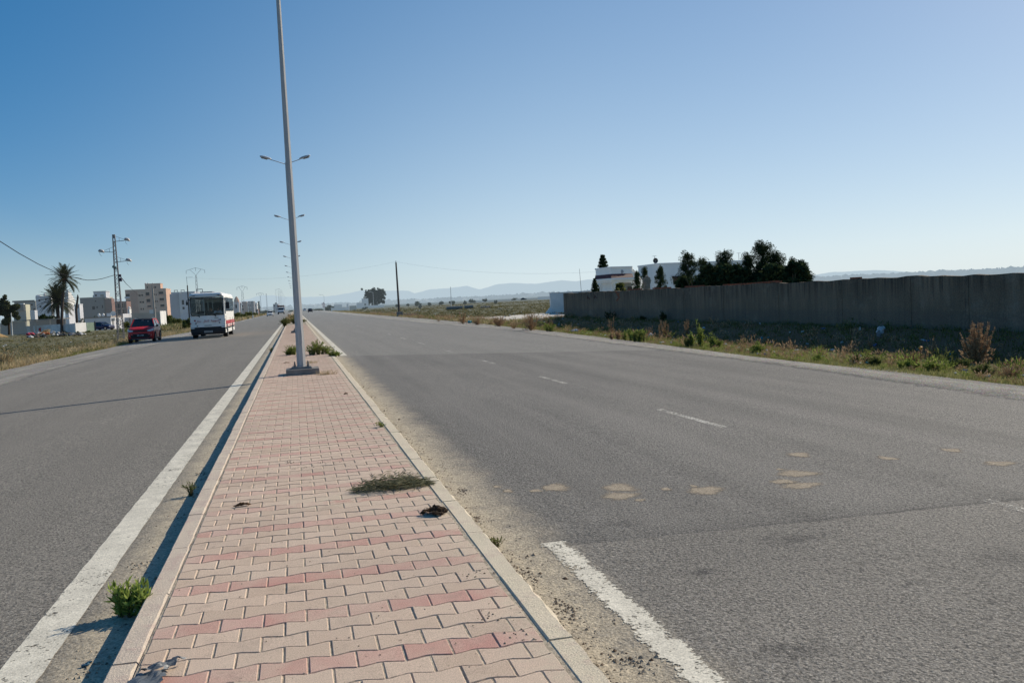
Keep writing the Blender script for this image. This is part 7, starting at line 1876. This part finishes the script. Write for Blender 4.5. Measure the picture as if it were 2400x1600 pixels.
# litter on the verge
M_BAGW=mat('white_plastic_bag',(.66,.66,.67),(.52,.53,.56),6,.6); M_BAGT=mat('teal_plastic_bag',(.05,.30,.33),(.03,.20,.23),6,.5); M_BAGB=mat('blue_plastic_bag',(.05,.13,.32),(.04,.09,.22),6,.5)
def bag(label,u,v,w,h,m,z=-.42,pos=None,name='plastic_bag'):
    w*=.72; h*=.72
    x,y,zz=vp(u,v,z) if pos is None else pos
    t=thing(name,label,'plastic bag' if 'bag' in name else 'litter',(x,y,zz)); b=MB()
    for i in range(6): b.lump((random.uniform(-.35,.35)*w,random.uniform(-.25,.25)*w,h*random.uniform(.12,.6)),(w*random.uniform(.16,.34),w*random.uniform(.14,.26),h*random.uniform(.16,.4)),rough=.38,sub=2)
    b.build('film',m,t); return t
bag('crumpled white bag caught in the dead stems by the wall shade',1525,790,.36,.38,M_BAGW); bag('white bag hanging low in the shade of the wall before the pair of dead spikes',2063,808,.42,.42,M_BAGW)
q=atx(2062,766,17.6); bag('pale bag propped high against the shaded bank',2062,770,.26,.34,M_RUB[1],pos=(17.6,q.y,gz(17.6,q.y)+.02)); bag('tall white bag in the shade at the far right',2383,815,.40,.52,M_BAGW)
bag('teal plastic bag at the gravel edge of the verge',2036,860,.36,.16,M_BAGT); bag('teal scrap in the dead bush by the dirt track',1102,760,.55,.40,M_BAGT); bag('blue bag lying in the wall shade',1568,786,.8,.10,M_BAGB); bag('small blue bag in the wall shade near the pair of dead spikes',2050,816,.22,.12,M_BAGB)
bag('white litter near the wall corner, larger of two',1347,780,.55,.25,M_BAGW); bag('white litter near the wall corner, smaller of two',1333,777,.35,.16,M_BAGW); bag('flat white paper on the verge grass below the wall',1380,783,.4,.10,M_BAGW,name='paper_scrap')
bag('upright white bottle like scrap in the wall shade',2016,803,.09,.18,M_BAGW,name='paper_scrap')
b=MB(); 
for i in range(150):
    y=random.uniform(10,60); x=lerp(R_OUT,y)+random.uniform(.1,5.5); b.lump((x,y,gz(x,y)+.02),(random.uniform(.02,.10),random.uniform(.02,.09),random.uniform(.01,.05)),random.choice((0,0,0,0,1,2,3)),rough=.4)
for i in range(40):
    y=random.uniform(75,230); x=lerp(R_OUT,y)+random.uniform(1,30); b.lump((x,y,gz(x,y)+.05),(random.uniform(.06,.22),random.uniform(.05,.2),random.uniform(.04,.14)),0,rough=.4)
for i in range(60):
    y=random.uniform(35,140); x=lerp(L_OUT,y)-random.uniform(1,30); b.lump((x,y,gz(x,y)+.04),(random.uniform(.04,.16),random.uniform(.04,.16),random.uniform(.02,.10)),random.choice((0,0,3)),rough=.4)
tag(b.build('scattered_litter',[M_BAGW,M_BAGB,M_BAGT,M_RUB[3]]),'scraps of litter scattered over the verges','litter',kind='stuff')
# left verge dead plants
for u,v0,v1,n,sp,lab in ((12,818,868,30,.5,'pale dead bush at the far left edge of the frame'),(62,826,852,24,.5,'pale dead bush second from the left edge'),(145,800,825,8,.3,'tall thin dead stems in the left field'),(190,795,822,10,.35,'dead stems left of the lattice mast foot'),(270,795,812,16,.6,'dry bush at the foot of the lattice mast'),(105,812,840,12,.4,'dead stems between the two pale bushes and the mast')):
    q=ground(u,v1,-.45); dry_plant('dead_stalks',lab,(q.x,q.y,gz(q.x,q.y)),max(.3,(v1-v0)*q.y/F_PX),n,'dead plants on the left verge',sp,m=M_DRYPALE)
